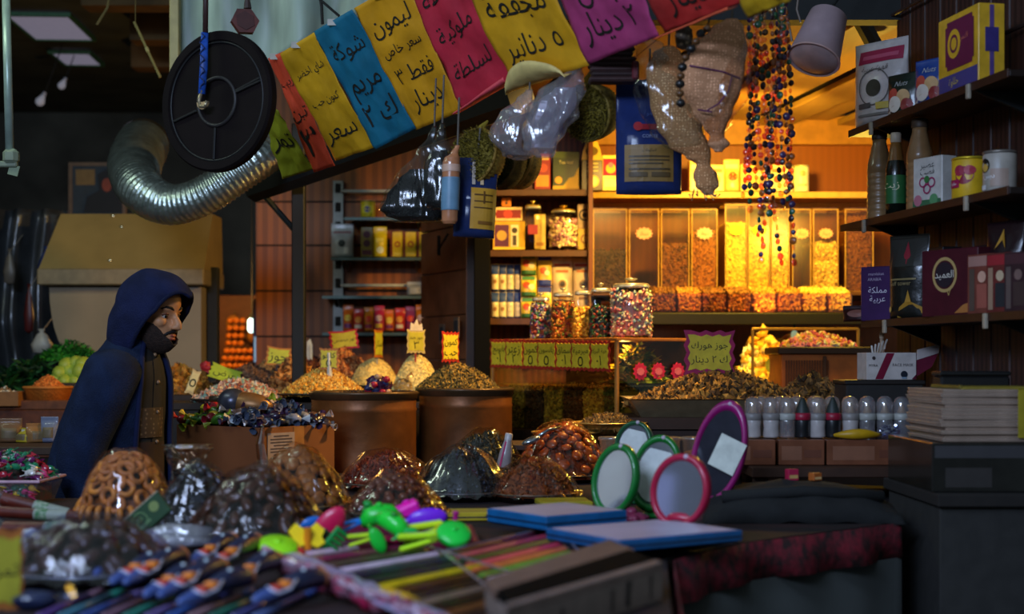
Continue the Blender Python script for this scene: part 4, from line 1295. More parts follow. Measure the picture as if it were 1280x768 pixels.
for i, yy in enumerate((.12, .22, .33)):
    p = loc_cab(L_ + .004, yy, 1.255)
    q = thing('star_sticker', 'pink flower-shaped price sticker on the cabinet side, %s' % ('nearest the corner post', 'middle one of three', 'farthest from the corner post')[i], 'sticker', p, (0, 0, ca + PI / 2), group='pink stickers on the cabinet side')
    build('sticker_base', MB().add(prism(starburst(.04, 11, .8, 1, .9), .002), X=T(0, -.002, 0, PI / 2)), M('d82858', .5), q)
    build('sticker_centre', MB().add(prism(starburst(.022, 9, .85, 1, .7), .001), X=T(0, -.0045, 0, PI / 2)), M('f07888', .5), q)


def note(loc, rz, w, h, body, label, tilt=0, border='b02a20', col='e0cc30', stick=None, cat='price note', roll=0, name='price_note', ink='20240c', group=None, zig=9):
    """card with a zigzag border, yellow field and handwriting; faces local -y"""
    t = thing(name, label, cat, loc, (tilt, roll, rz), group)
    poly = []
    for (x0, y0, x1, y1, n) in ((-w / 2, -h / 2, w / 2, -h / 2, zig), (w / 2, -h / 2, w / 2, h / 2, 6), (w / 2, h / 2, -w / 2, h / 2, zig), (-w / 2, h / 2, -w / 2, -h / 2, 6)):
        for k in range(n):
            f = k / n
            o = .93 if k % 2 else 1.05
            poly.append(((x0 + (x1 - x0) * f) * o, (y0 + (y1 - y0) * f) * o))
    build('card', MB().add(prism(poly, .0016), X=T(0, 0, 0, PI / 2)), M(border, .5), t)
    poly2 = [(x * .84, y * .8) for x, y in poly]
    yf = build('yellow_field', MB().add(prism(poly2, .0016), X=T(0, -.0018, 0, PI / 2)), M(col, .5), t)
    lines = body.split('\n')
    mb = MB()
    for i, ln_ in enumerate(lines):
        tv, tf = text(ln_, 1)
        xs = [q[0] for q in tv] or [0, 1]
        ys = [q[1] for q in tv] or [0, 1]
        s = min(w * .74 / max(.01, max(xs) - min(xs)), h * .66 / len(lines) / max(.3, max(ys) - min(ys)))
        cy = (len(lines) / 2 - i - .5) * h * .66 / len(lines)
        mb.add(([(x * s, 0, y * s) for x, y, z in tv], tf), X=T(0, -.0034, cy))
    build('lettering', mb, M(ink, .6), yf)
    if stick:
        build('stick', MB().add(tube([(0, .006, h * .3), (stick[1], .006, -h / 2 - stick[0])], stick[2] if len(stick) > 2 else .004, 8)), M(stick[3] if len(stick) > 3 else 'c8c4b8', .5), t)
    return t


words_ = ['بابونج\n١٠', 'زعتر\n٢', 'كمون\n٥', 'يانسون\n٥', 'سماق\n١٠', 'ميرمية\n٥', 'حبة البركة\n١٠']
for i in range(7):
    note(loc_cab(L_ * (.05 + .135 * i) + .02, -.012 - .003 * (i % 2), 1.326 - .002 * i), ca, .115, .115, words_[i], 'yellow zigzag price note with red rim on the cabinet front, %s' % ('farthest left', 'second from left', 'third from left', 'middle of the row', 'third from the corner', 'second from the corner', 'at the corner post')[i], group='price notes along the cabinet front')

# jars on the cabinet
for (px, Y, wpx, hpx, sq, nm, cols, lab, fh) in ((676, 5.86, 24, 58, True, 'multicoloured candies', ('8a3a3a', '3a7a5a', 'd8c8a0', '6a5aa0'), 'square candy jar farthest left on the cabinet', .95), (704, 5.77, 27, 64, True, 'brown and red nuts', ('a85c24', '8a2c1c', 'c88c3a', '5a6a2a'), 'square candy jar of brown nuts, second on the cabinet', .9),
                                        (728, 5.67, 21, 66, True, 'golden candies', ('e8b030', 'f0c850', 'c88820'), 'narrow square jar of golden candies on the cabinet', .7), (751, 5.57, 27, 69, True, 'dark and coloured beans', ('14241c', '1c3a4a', '7a2c20', '2a5a3a'), 'square jar with dark beans beside the big jar', .68),
                                        (789, 5.5, 52, 75, False, 'pastel sugared almonds', ('e8a0a0', 'd8e0a8', 'f0e0c0', '8aa8b8', 'c86a70'), 'big round jar of pastel candies at the cabinet corner', 1.0)):
    p = at(px, 0, Y)
    p.z = 1.385
    jar('candy_jar', lab, p, wpx * Y / FP, hpx * Y / FP, sq, nm, fh, cols, 'b8b09a', .0085 if not sq else .008, rot=0 if sq else .0, seed=px, gn=420)

# ---- tray with a heap of dried pods
YT = 5.2
t = thing('metal_tray', 'long battered metal tray under the heap of dried pods', 'tray', (at(884, 0, YT).x, YT - .06, 1.1))
mb = MB()
w0, w1 = 213 * 5.05 / FP, 213 * 5.05 / FP - .08
pr = [(-.5, -.5), (.5, -.5), (.5, .5), (-.5, .5)]
v = [(x * w1, y * .36, 0) for x, y in pr] + [(x * w0, y * .44, .06) for x, y in pr] + [(x * w0 * 1.02, y * .46, .064) for x, y in pr] + [(x * (w1 - .01), y * .35, .006) for x, y in pr] + [(x * w0 * .98, y * .42, .06) for x, y in pr]
f = [(3, 2, 1, 0)]
for a_, b_ in ((0, 4), (4, 8), (8, 16), (16, 12)):
    for i in range(4):
        f.append((a_ + i, a_ + (i + 1) % 4, b_ + (i + 1) % 4, b_ + i))
f.append((12, 13, 14, 15))
build('pan', mb.add((v, f)), M('9a8868', .4, .6, bump=.3, bs=15), t)
pods = ('74501e', '9a6c2c', '4c3216', 'b88638', '30220f')
heap('dried_pod_heap', 'heap of brown dried pods on the long metal tray', 'dried pods', (at(896, 0, YT).x, YT - .05, 1.135), .34, .18, .14, pods, 1500, .012, 21, 1.5, power=1.2)
heap('dried_pod_heap', 'smaller dark heap of dried pods before the slatted crate', 'dried pods', (at(1016, 0, 5.25).x, 5.25, 1.10), .22, .2, .15, ('4c3618', '6e5026', '302210', '886434'), 900, .012, 22, 1.5, power=1.1)
note(at(887, 441, 5.12), 0, 62 * 5.1 / FP, 54 * 5.1 / FP, 'جوز هورك\nك ٢ دينار', 'big yellow price sign with magenta zigzag rim standing in the pod heap', border='a01450', col='d0bc2c', zig=7, roll=.0, ink='15180a', name='price_sign', cat='price sign', stick=(.03, 0, .006, '202018'), tilt=-.05)

# lit sweets cabinet under the bin shelf
t = thing('sweets_case', 'glass case of golden sweets under the bin shelf', 'case', (1.13, 6.12, 1.1))
build('case_frame', MB().add(box(.012, .012, .33, (-.115, -.12, .165), .002)).add(box(.012, .012, .33, (.33, -.12, .165), .002)).add(box(.45, .012, .012, (.107, -.12, .33), .002)), M('a8813c', .3, .5), t)
build('case_glass', MB().add(box(.44, .004, .32, (.107, -.115, .165))), film('fff0d0', .04, .4, .05, name='case_glass'), t)
heap('puff_heap', 'glowing heap of golden puffed sweets in the glass case', 'sweets', (1.1, 6.22, 1.1), .2, .15, .33, ('ecc050', 'fcdc80', 'c8942a', 'fff0b8'), 420, .024, 31, 1.2, power=1.1, kind='smooth')
q = thing('star_sticker', 'round yellow price sticker on the glass case of golden sweets', 'sticker', at(966, 457, 5.97))
build('sticker_base', MB().add(prism(starburst(.036, 14, .85), .002), X=T(0, 0, 0, PI / 2)), M('d8d020', .5), q)
build('sticker_centre', MB().add(prism(starburst(.022, 10, .9), .001), X=T(0, -.002, 0, PI / 2)), M('e8e040', .5), q)
q = thing('phone_lamp', 'small pale blue lamp glowing above the crate of sweets', 'lamp', at(993, 419, 6.6))
build('lamp_glass', MB().add(ball(.016, .012, .024), smooth=True), M('8ab8c8', .3, emis=.9), q)
build('lamp_holder', MB().add(tube([(0, 0, .022), (0, 0, .05), (0, 0, .2)], .006, 10)), black, q)
t = thing('slatted_crate', 'brown slatted crate with dark rim full of pink and yellow sweets', 'crate', (at(1028, 0, 5.75).x, 5.85, 1.1))
cw, ch = 112 * 5.7 / FP, .245
build('crate_body', MB().add(box(cw - .012, .28, ch - .02, (0, 0, (ch - .02) / 2), .003)), M('a85a1c', .5), t)
mb = MB()
for i in range(17):
    mb.add(box(.006, .006, ch - .07, (-cw / 2 + .025 + i * .0105, -.142, ch / 2 - .012), .001))
build('slat', mb, M('5c3010', .5), t)
build('rim', MB().add(box(cw + .02, .31, .03, (0, 0, ch - .008), .004)), M('2a1a0e', .45), t)
build('corner_post', MB().add(box(.014, .012, ch - .03, (.0, -.142, (ch - .03) / 2), .002)), M('4a2a10', .5), t)
heap('sweets_mound', 'pink and yellow sweets heaped on the slatted crate', 'sweets', (at(1028, 0, 5.75).x, 5.85, 1.352), .16, .13, .06, ('e8909a', 'e8d070', 'f0e0b0', 'd8a040', 'c85a6a'), 260, .012, 41, 1.2, power=1.6)

# ---- right-hand low bench with wrapped cartons, feeding bottles, mask box
t = thing('low_bench', 'low wooden bench carrying the wrapped cartons and feeding bottles', 'bench', (.98, 4.24, 0))
build('bench_top', MB().add(box(.62, .54, .03, (0, 0, .985), .003)), M('3c2416', .6), t)
for x in (-.28, .28):
    for y in (-.23, .23):
        build('leg', MB().add(box(.04, .04, .07, (x, y, .935), .003)), M('2a1810', .6), t)
for i, (x0, x1) in enumerate(((905, 968), (972, 1029), (1032, 1150))):
    a_, b_ = at(x0, 0, 4.05), at(x1, 0, 4.05)
    pack('wrapped_carton', ('brown film-wrapped carton under the feeding bottles, partly behind the purple mirror', 'brown film-wrapped carton in the middle of the bench row', 'long brown film-wrapped carton at the right of the bench row')[i], 'carton', ((a_.x + b_.x) / 2, 4.25, 1.001), 0, b_.x - a_.x, .072, .44, '7a4a34',
         [('rect', .06, .2, .5, .75, '8a5a42'), ('rect', .55, .3, .92, .6, '6a3c2a')], rough=.2, group='film-wrapped cartons on the low bench')
bz = 1.075


def feeding_bottle(px, Y, kind, lab):
    p = at(px, 0, Y)
    p.z = bz
    t = thing('feeding_bottle', lab, 'bottle', p, (0, 0, rnd.uniform(0, 1)), 'feeding bottles on the wrapped cartons')
    body = {'w': 'b8b0ac', 'd': '1c1e20', 'c': 'b0b0b4'}[kind]
    R = .0235
    build('bottle_body', MB().add(lathe([(0, 0), (R * .95, .001), (R, .006), (R * .92, .03), (R, .048), (R * .9, .055), (0, .055)], 20), smooth=True), M(body, .3, coat=.3) if kind != 'c' else film('e8e4e0', .2, .7, .1, milk=.25, name='milky_plastic'), t)
    cl = build('collar', MB().add(lathe([(R * 1.02, .052), (R * 1.08, .056), (R * 1.08, .068), (R * .9, .072), (0, .072)], 20), smooth=True), M({'w': '8a8480', 'd': '9a1834', 'c': 'a8a8a0'}[kind], .4), t)
    if kind == 'd':
        build('teat', MB().add(lathe([(R * .85, .07), (R * .75, .085), (R * .35, .108), (R * .2, .116), (0, .118)], 18), smooth=True), M('2c3430', .5), cl)
    else:
        build('teat', MB().add(lathe([(R * .6, .07), (R * .4, .084), (R * .2, .098), (0, .102)], 14), smooth=True), M('b89a70', .4), cl)
        build('dome_cap', MB().add(lathe([(R * 1.0, .07), (R * 1.0, .1), (R * .8, .112), (R * .4, .118), (0, .119)], 20), smooth=True), film('e8e4e4', .16, .7, .1, milk=.22, name='milky_plastic'), cl)
    return t


fb = [(941, 'w', 'whitish feeding bottle nearest the purple mirror'), (964, 'w', 'whitish feeding bottle second from the purple mirror'), (984, 'c', 'clear feeding bottle left of the first dark teat'), (1003, 'd', 'dark feeding bottle with crimson collar, left one of two'), (1022, 'w', 'whitish feeding bottle between the two dark ones'),
      (1041, 'd', 'dark feeding bottle with crimson collar, right one of two'), (1063, 'w', 'whitish feeding bottle right of the dark ones'), (1084, 'c', 'clear feeding bottle behind the yellow fruit'), (1106, 'c', 'clear feeding bottle right of the yellow fruit'), (1127, 'c', 'clear feeding bottle near the paper stack'), (1146, 'c', 'clear feeding bottle touching the paper stack')]
for i, (px, k_, lab) in enumerate(fb):
    feeding_bottle(px, 4.1, k_, lab)
for i in range(8):
    feeding_bottle(952 + i * 22, 4.17, 'c' if i % 3 else 'w', 'clear-capped feeding bottle in the second row behind the front bottles')
t = thing('yellow_fruit', 'flat yellow banana-shaped toy lying before the feeding bottles', 'toy', at(1072, 546, 4.05) + Vector((0, 0, .004)), (0, 0, .1))
bp = [(-.07 + .14 * i / 8, -.02 * math.sin(PI * i / 8), .004 * math.sin(PI * i / 8)) for i in range(9)]
build('banana_body', MB().add(tube(bp, [.004, .009, .013, .015, .015, .014, .011, .007, .004], 12), smooth=True), M('c89a18', .4), t)
build('banana_fold', MB().add(tube([(x * .8 + .01, y + .02, z + .003) for x, y, z in bp], [.003, .007, .01, .011, .011, .01, .008, .005, .003], 10), smooth=True), M('b88a14', .4), t)
t = thing('clear_bag', 'crumpled clear bag with blue glints beside the yellow toy', 'bag', at(1111, 540, 4.06))
build('crumple', MB().add(ball(.03, .02, .02, 18, 12, .5, 3, 4), smooth=False), film('dfe6ff', .3, .8, .1, name='bag_film'), t)
build('knot', MB().add(ball(.007, .007, .01, 8, 6), X=T(.02, 0, .016)), film('dfe6ff', .3, .8, .1, name='bag_film'), t)
# dark crate + mask box
p = at(1102, 0, 4.36)
t = thing('dark_crate', 'black crate under the face mask box', 'crate', (p.x - .0, 4.4, bz))
build('crate_body', MB().add(box(.235, .16, .155, (0, 0, .0785), .004)), M('262321', .7), t)
build('crate_lip', MB().add(box(.245, .17, .014, (0, 0, .156), .003)), M('241e1a', .5), t)
mw, mh = 63 * 4.33 / FP, 34 * 4.33 / FP
p = at(1114, 0, 4.33)
t = thing('mask_box', 'white FACE MASK carton with maroon stripe and open flap', 'box', (p.x, 4.385, bz + .164), (0, 0, .05))
build('carton', MB().add(box(mw, .1, mh, (0, 0, mh / 2), .001)), M('c8beb6', .5), t)
build('open_flap', MB().add(prism([(0, 0), (.07, .022), (.074, .05), (.004, .032)], .004), X=T(mw / 2, -.046, mh * .72, PI / 2)), M('c0b4ae', .5), t)
build('inner_flap', MB().add(prism([(.002, -.05), (.05, -.02), (.07, .022), (0, 0)], .004), X=T(mw / 2, -.044, mh * .72, PI / 2)), M('6a1430', .5), t)
build('side_panel', MB().add(box(.0014, .096, mh * .96, (mw / 2 + .001, 0, mh / 2))), M('5a1026', .5), t)
deco(t, [('poly', '7a1030', [(.17, .02), (.33, .02), (.56, .98), (.4, .98)]), ('text', .73, .54, .082, 'FACE MASK', '2a2428'), ('text', .13, .52, .07, 'MYRA', '2a2428'), ('disc', .14, .8, .035, '3a3030'), ('disc', .75, .2, .07, '1c2430'), ('rect', .7, .04, .8, .1, '8aa0b0'), ('poly', '5a1028', [(.9, .02), (.99, .02), (.99, .2)])], lambda x, z: -.05, mw, mh)
mb = MB()
for i in range(5):
    mb.add(tube([(-mw * .32 + i * .01, -.02 + .01 * i, mh), (-mw * .34 + i * .012, -.02, mh + .02 + .005 * i), (-mw * .3 + .01 * i, .0, mh + .012)], .003, 6))
build('mask_straps', mb, M('c8c4bc', .5), t)
t = thing('spray_bottle', 'slim pale dropper bottle behind the mask box', 'bottle', at(1096, 438, 4.52) - Vector((0, 0, .0)))
t.location.z = bz + .164
t.location.y = 4.46
build('tube_body', MB().add(lathe([(0, 0), (.01, 0), (.01, .1), (.006, .115), (.006, .13), (0, .13)], 14), smooth=True), M('a89078', .35), t)
build('nozzle', MB().add(lathe([(.007, .128), (.008, .14), (.003, .155), (0, .156)], 12), smooth=True), M('c8b8a0', .4), t)

# paper stack on the side counter
t = thing('side_counter', 'dark counter at right edge under the stack of foam trays', 'counter', (1.18, 3.62, 0))
build('counter_top', MB().add(box(.34, .5, .03, (0, 0, .965), .003)), M('211d1a', .85), t)
build('counter_body', MB().add(box(.32, .46, .95, (0, 0, .475), .003)), M('2c2b29', .8), t)
p = at(1222, 0, 3.55)
pack('wrapped_carton', 'film-wrapped pale carton under the stack of foam trays', 'carton', (1.17, 3.62, .981), 0, .32, .118, .4, '24231f', [('rect', .02, .7, .98, .95, '3c3a3c'), ('rect', .1, .1, .45, .5, '34302e')], rough=.15)
for i in range(14):
    w_ = .262 - .012 * (i % 2) + .006 * ((i * 7) % 3)
    t0 = build('foam_tray', MB().add(box(w_, .3, .0068, (0, 0, .0034), .002)), M('9a8474', .35, coat=.3), None, (1.175 + rnd.uniform(-.004, .004), 3.6 + rnd.uniform(-.005, .005), 1.1 + i * .0091), (0, 0, rnd.uniform(-.02, .02)),
               label='pale foam tray in the tall stack at the right edge, under the yellow folder', cat='tray', group='stacked foam trays at the right edge')
    build('tray_lip', MB().add(box(w_ + .004, .302, .002, (0, 0, .0078), .0008)), M('c0aa98', .3), t0)
zt_ = 1.1 + 14 * .0091
t = thing('yellow_folder', 'dull yellow folder lying on the stack of foam trays', 'folder', (1.2, 3.58, zt_), (0, 0, .06))
build('cover', MB().add(box(.22, .2, .006, (0, 0, .003), .001)), M('8a7a2c', .5), t)
build('spine', MB().add(box(.012, .2, .01, (-.108, 0, .005), .003)), M('6a5c20', .5), t)
t = thing('yellow_tag', 'long yellow paper strip hanging over the front of the foam trays', 'tag', (1.235, 3.44, zt_ - .002))
build('strip', MB().add(box(.022, .002, .12, (0, 0, -.055), .0006)), M('9a8a1c', .5), t)
build('strip_fold', MB().add(box(.022, .03, .002, (0, .014, .004), .0006)), M('9a8a1c', .5), t)
t = thing('black_case', 'low black case behind the stack of foam trays', 'case', (1.15, 3.96, bz))
t.location = (1.2, 3.72, zt_ + .001)
build('case_body', MB().add(box(.18, .08, .03, (0, 0, .015), .006)), M('141414', .5), t)
build('case_lid', MB().add(box(.184, .084, .012, (0, 0, .036), .004)), M('1a1a1a', .45), t)

# ---- barrels
def barrel(loc, R, h, label):
    t = thing('metal_barrel', label, 'barrel', loc)
    prof = [(0, 0), (R * .97, 0), (R, .01)]
    for zz in (h * .33, h * .66):
        prof += [(R, zz - .02), (R * 1.025, zz), (R, zz + .02)]
    prof += [(R * .995, h - .07), (R * 1.01, h - .062), (R * .995, h - .054), (R, h - .02)]
    build('drum', MB().add(lathe(prof, 48), smooth=True), M('7a4822', .4, .4, var=.3, vs=7, bump=.12, bs=25), t)
    build('rim', MB().add(lathe([(R * .99, h - .026), (R * 1.025, h - .022), (R * 1.035, h - .006), (R * 1.06, h), (R * 1.02, h + .006), (R * .95, h), (R * .95, h - .03), (0, h - .03)], 48), smooth=True), M('5c4630', .35, .5), t)
    return t


p = at(455, 0, 5.33)
q = at(582, 0, 5.5)
t = thing('stone_plinth', 'low stone plinth under the two metal barrels', 'plinth', ((p.x + q.x) / 2, 5.42, 0))
build('block', MB().add(box(.84, .52, .28, (0, 0, .14), .01)), M('3a342c', .8), t)
build('capstone', MB().add(box(.88, .56, .03, (0, 0, .295), .008)), M('4a4238', .8), t)
barrel((p.x, p.y, .31), .196, .867, 'copper-brown metal barrel behind the cardboard box')
barrel((q.x, q.y, .31), .18, .877, 'copper-brown metal barrel topped with the mound of greenish seeds')
heap('seed_mound', 'mound of greenish brown seeds heaped on the right barrel', 'seeds', (q.x - .03, q.y, 1.185), .162, .162, .1, ('8a6a2a', 'a8843a', '4a3a18', '6a5a24', '2c2410'), 1500, .006, 51, 1.8, power=1.5)
heap('nut_layer', 'flat layer of dark nuts on top of the left barrel', 'nuts', (p.x, p.y, 1.148), .18, .18, .03, ('3a2414', '5a3a1e', '2a1a10'), 500, .009, 52, 1.3, power=2)
note(at(563, 434, 5.48), .9, .1, .115, 'كمون\nحب', 'narrow yellow price tag on a red stick in the greenish seed mound', stick=(.07, .004, .004, '9a2420'), name='price_tag', cat='price tag')
# packet of sweets and clear bag on the left barrel
t = thing('sweets_packet', 'purple and gold wrapped packet on the left barrel rim', 'packet', at(471, 496, 5.26) + Vector((0, 0, .005)), (0, .2, .3))
build('wrapper', MB().add(ball(.05, .03, .04, 16, 10, .35, 2.2, 3, (0, 0, .035))), M('3c1a3c', .25, coat=.5), t)
mb = MB()
for i in range(12):
    mb.add(ball(.014, .01, .012, 8, 6, .2, 2, i, (rnd.uniform(-.05, .05), -.02 + rnd.uniform(-.012, .01), rnd.uniform(.01, .07))), i % 3)
build('foil_print', mb, [M('a81c38', .25, coat=.5), M('c89a68', .3), M('222a5c', .25, coat=.4)], t)
t = thing('clear_bag', 'small clear bag twisted shut beside the purple packet on the barrel', 'bag', at(504, 494, 5.27), (0, 0, .3))
build('bag_body', MB().add(ball(.035, .03, .03, 18, 12, .35, 3, 8, (0, 0, .03))), film('f4e8d8', .2, .75, .1, name='bag_film'), t)
build('bag_tip', MB().add(tube([(.01, 0, .05), (.02, 0, .07), (.035, 0, .075)], [.008, .006, .012], 10)), film('f4e8d8', .2, .75, .1, name='bag_film'), t)

# ---- spice stand behind the cardboard box
def stand(label, x0, x1, y0, y1, z, name='spice_stand'):
    t = thing(name, label, 'stand', ((x0 + x1) / 2, (y0 + y1) / 2, 0))
    build('stand_top', MB().add(box(x1 - x0, y1 - y0, .03, (0, 0, z - .015), .003)), M('2c1e14', .6), t)
    build('front_board', MB().add(box(x1 - x0, .02, .22, (0, -(y1 - y0) / 2 + .012, z - .14), .003)), M('22160e', .6), t)
    for sx in (-1, 1):
        for sy in (-1, 1):
            build('leg', MB().add(box(.04, .04, z - .03, (sx * ((x1 - x0) / 2 - .04), sy * ((y1 - y0) / 2 - .04), (z - .03) / 2), .003)), M('1e140c', .6), t)
    return t


stand('dark stand carrying the front row of spice mounds', -1.55, -.5, 5.64, 5.97, 1.13)
stand('dark stand carrying the rear row of spice mounds', -1.6, -.5, 6.1, 6.75, 1.15)
stand('small dark stand carrying the larger cream powder mound', -.47, -.27, 5.74, 6.06, 1.13)


def dish_heap(px, pyb, Y, wpx, hpx, cols, nm, lab, n=700, size=.006, seed=1, power=1.3, z=1.13, dish='1e1a18', lift=.035, **kw):
    R = wpx / 2 * Y / FP
    c = at(px, pyb, Y)
    zz = max(z + .012, c.z)
    t = thing('spice_dish', 'dark round dish under the ' + lab, 'dish', (c.x, Y, z))
    hh = zz - z
    build('bowl', MB().add(lathe([(0, 0), (R * .7, 0), (R * 1.0, hh * .9), (R * 1.04, hh), (R * .98, hh), (R * .7, .006), (0, .006)], 36), smooth=True), M(dish, .4), t)
    build('rim', MB().add(torus(R * 1.02, .004, 36, 6), X=T(z=hh), smooth=True), M('3a3430', .35), t)
    return heap(nm, lab, 'spice mound', (c.x, Y, zz - .008), R * .98, R * .98, hpx * Y / FP + .01, cols, n, size, seed, power=power, **kw)


dish_heap(405, 492, 5.8, 112, 30, ('d89a34', 'e8b04c', 'b87824', 'f0c868'), 'crunchy_mound', 'golden crunchy snack mound with the white-stick sign', 1500, .0065, 61, 1.5)
dish_heap(300, 500, 5.78, 118, 22, ('c88c78', 'e0b49c', 'a8604c', 'd8d0c0', '8ab0a0'), 'candy_mound', 'pinkish white mound of small sweets behind the dark wrapped candies', 700, .011, 62, 1.5)
dish_heap(368, 490, 6.22, 84, 44, ('9a5a24', 'b8743a', '6a3a18', 'c88a48'), 'walnut_mound', 'brown walnut mound left of the golden crunchy mound', 600, .013, 63, 1.1, z=1.15)
dish_heap(312, 478, 6.3, 92, 22, ('6a4a38', '84604a', '4c3428'), 'spice_mound', 'grey brown spice mound behind the pinkish sweets', 900, .007, 64, 1.3, z=1.15)
dish_heap(380, 462, 6.6, 78, 18, ('5a2c1c', '74402a', '3c1c12'), 'date_mound', 'dark reddish mound behind the walnut mound', 500, .011, 65, 1.3, z=1.15)
dish_heap(338, 466, 6.62, 60, 14, ('8a6a44', 'a07e50', '6a4c2c'), 'seed_mound', 'tan seed mound in the rear row by the mast', 500, .008, 66, 1.3, z=1.15)
p = at(432, 470, 6.4)
t = thing('almond_box', 'brown carton tray holding the almond mound', 'box', (p.x, 6.4, 1.15))
build('carton_tray', MB().add(box(.26, .22, .075, (0, 0, .0375), .003)), M('7a4a22', .6), t)
build('carton_lip', MB().add(box(.268, .228, .008, (0, 0, .078), .002)), M('8a5a2c', .6), t)
heap('almond_mound', 'reddish almond mound in the brown carton tray', 'almonds', (p.x, 6.4, 1.232), .13, .11, .125, ('a85a2a', 'c0743c', '7a3c1a', 'd08a4c'), 520, .011, 67, 1.5, power=1.0)
dish_heap(468, 482, 6.3, 66, 34, ('e8c878', 'ecd084', 'e0bc68'), 'powder_mound', 'smaller cream-yellow powder mound farther back', 1400, .003, 68, 2.1, z=1.15, dish='3a2a1c', rough=.9)
dish_heap(521, 491, 5.9, 68, 46, ('e8cc80', 'eed48c', 'e0c070'), 'powder_mound', 'larger cream-yellow powder mound between the barrels', 1600, .003, 69, 2.1, dish='3a2a1c', rough=.9)
# signs in the mounds
note(at(411, 449, 5.74), 0, .075, .085, 'كاجو\n٥', 'yellow price card on a thick white stick in the golden crunchy mound', border='a86a20', col='c0b828', stick=(.125, .006, .011, 'd8d4c8'), name='price_card', cat='price card')
note(at(430, 425, 6.5), 0, .13, .085, 'لوز محمص', 'wide yellow price card with red rim standing behind the almonds', border='b82430', col='c8c028', roll=-.12, name='price_card', cat='price card', zig=2, stick=(.1, 0, .005, '6a2420'))
note(at(348, 446, 6.25), .1, .105, .08, 'جوز', 'yellow price card with orange rim above the walnut mound', border='c07a20', col='c4c830', roll=.12, name='price_card', cat='price card', zig=2, stick=(.12, .0, .007, '5a4a44'))
note(at(473, 430, 6.25), 1.25, .09, .12, 'سكر', 'edge-on yellow price tag in the smaller cream mound', border='b86a20', col='b8b830', name='price_tag', cat='price tag', stick=(.03, 0, .004, 'a8a090'))
t = note(at(520, 427, 5.85), .5, .08, .095, 'جوز هند\n٣', 'yellow price tag with white jagged top in the larger cream mound', border='c8b070', col='c0b438', name='price_tag', cat='price tag', stick=(.05, 0, .004, 'a03a30'))
build('white_top', MB().add(prism([(-.028, 0), (.03, 0), (.026, .03), (.012, .022), (.004, .05), (-.01, .026), (-.024, .034)], .003), X=T(0, -.001, .044, PI / 2)), M('d8c8b8', .5), t)
t = thing('white_stick', 'bare white plastic stick standing in the dark mound', 'stick', at(387, 452, 6.55))
build('blade', MB().add(prism([(-.013, -.08), (.012, -.08), (.013, .075), (.003, .105), (-.012, .09)], .006), X=T(0, 0, 0, PI / 2)), M('c8ccc4', .4), t)
build('ridge', MB().add(box(.004, .004, .15, (0, -.004, 0))), M('b0b4ac', .4), t)
# bright flyer and amber goods by the man's chest
note(at(281, 468, 6.15), .1, .13, .07, 'عرض', 'slanted lime-green flyer with red corner beside the man\'s chest', border='a8b830', col='a8bc34', roll=.35, name='paper_flyer', cat='flyer', tilt=-.5, zig=2)
t = thing('red_stub', 'red paper stub on top of the lime-green flyer', 'paper', at(257, 458, 6.2), (0, .4, 0))
build('stub', MB().add(ball(.024, .012, .022, 10, 8, .3, 3, 2)), M('a82428', .5), t)
build('stub_tail', MB().add(box(.03, .004, .012, (.02, 0, -.016))), M('a82428', .5), t)
t = note(at(241, 478, 5.8), .4, .035, .1, '٥', 'small slanted cream price tag by the man\'s chest', border='c8b488', col='d8cc98', roll=.35, name='price_tag', cat='price tag', zig=2)
heap('amber_goods', 'amber dried fruit heap behind the man\'s chest', 'dried fruit', (at(225, 0, 6.3).x, 6.3, 1.15), .17, .12, .13, ('a86a1c', 'c0862c', '7c4c14'), 300, .016, 71, 1.3, power=1.2)

# far fruit stall with oranges, lit
t = thing('fruit_stall', 'distant lit stall of oranges beyond the spice mounds', 'stall', (at(296, 0, 8.6).x, 8.6, 0))
build('stall_table', MB().add(box(.34, .4, .05, (0, 0, 1.22), .004)), M('5a3a1c', .6), t)
build('stall_back', MB().add(box(.34, .02, .5, (0, .22, 1.45), .004)), M('6a3c1a', .6), t)
build('leg', MB().add(box(.3, .3, 1.2, (0, 0, .6), .004)), M('3a2414', .6), t)
og = None
k = 0
for row in range(7):
    for i in range(7 - row if row < 3 else 3):
        px = 279 + i * 7.5 + row * 2.2
        py = 458 - row * 9.5
        p = at(px, py, 8.42 + row * .03)
        if row >= 3:
            px = 283 + i * 8 + row * .8
            p = at(px, py, 8.5 + row * .02)
        if og is None:
            og = build('orange', MB().add(ball(.02, .02, .019, 12, 8), smooth=True), M('d87a20', .45, bump=.1, bs=200), None, p, label='orange piled on the distant lit stall', cat='fruit', group='oranges on the distant stall')
        else:
            dup(og, p)
        k += 1
for i, (px, py, r) in enumerate(((292, 405, 10), (318, 418, 11))):
    t = thing('melon', ('pale orange melon on top of the distant orange pile', 'pale orange melon beside the distant white lamp')[i], 'fruit', at(px, py, 8.7))
    build('melon_body', MB().add(ball(r * 8.7 / FP, r * 8.7 / FP, r * 8.7 / FP * 1.15, 16, 10), smooth=True), M('b87a34', .5), t)
    build('stalk', MB().add(tube([(0, 0, r * 8.7 / FP), (.01, 0, r * 8.7 / FP + .03)], .005, 6)), M('5a4a20', .6), t)
t = thing('stall_lamp', 'bright bluish white lamp glowing beyond the spice mounds', 'lamp', at(315, 407, 8.2))
build('lamp_glass', MB().add(box(.05, .03, .085, (0, 0, 0), .014), smooth=False), M('c8f4f0', .3, emis=3.2), t)
build('lamp_cap', MB().add(box(.03, .03, .03, (0, 0, .055), .006)), black, t)
build('lamp_cable', MB().add(tube([(0, 0, .06), (0, 0, 1.8)], .004, 6)), black, t)
t = thing('glass_door', 'bluish glass pane reflecting the lamp beside the plank wall', 'pane', at(322, 430, 7.7))
build('pane', MB().add(box(.05, .01, 1.6, (0, 0, -.56))), M('4a5474', .15, coat=.6), t)
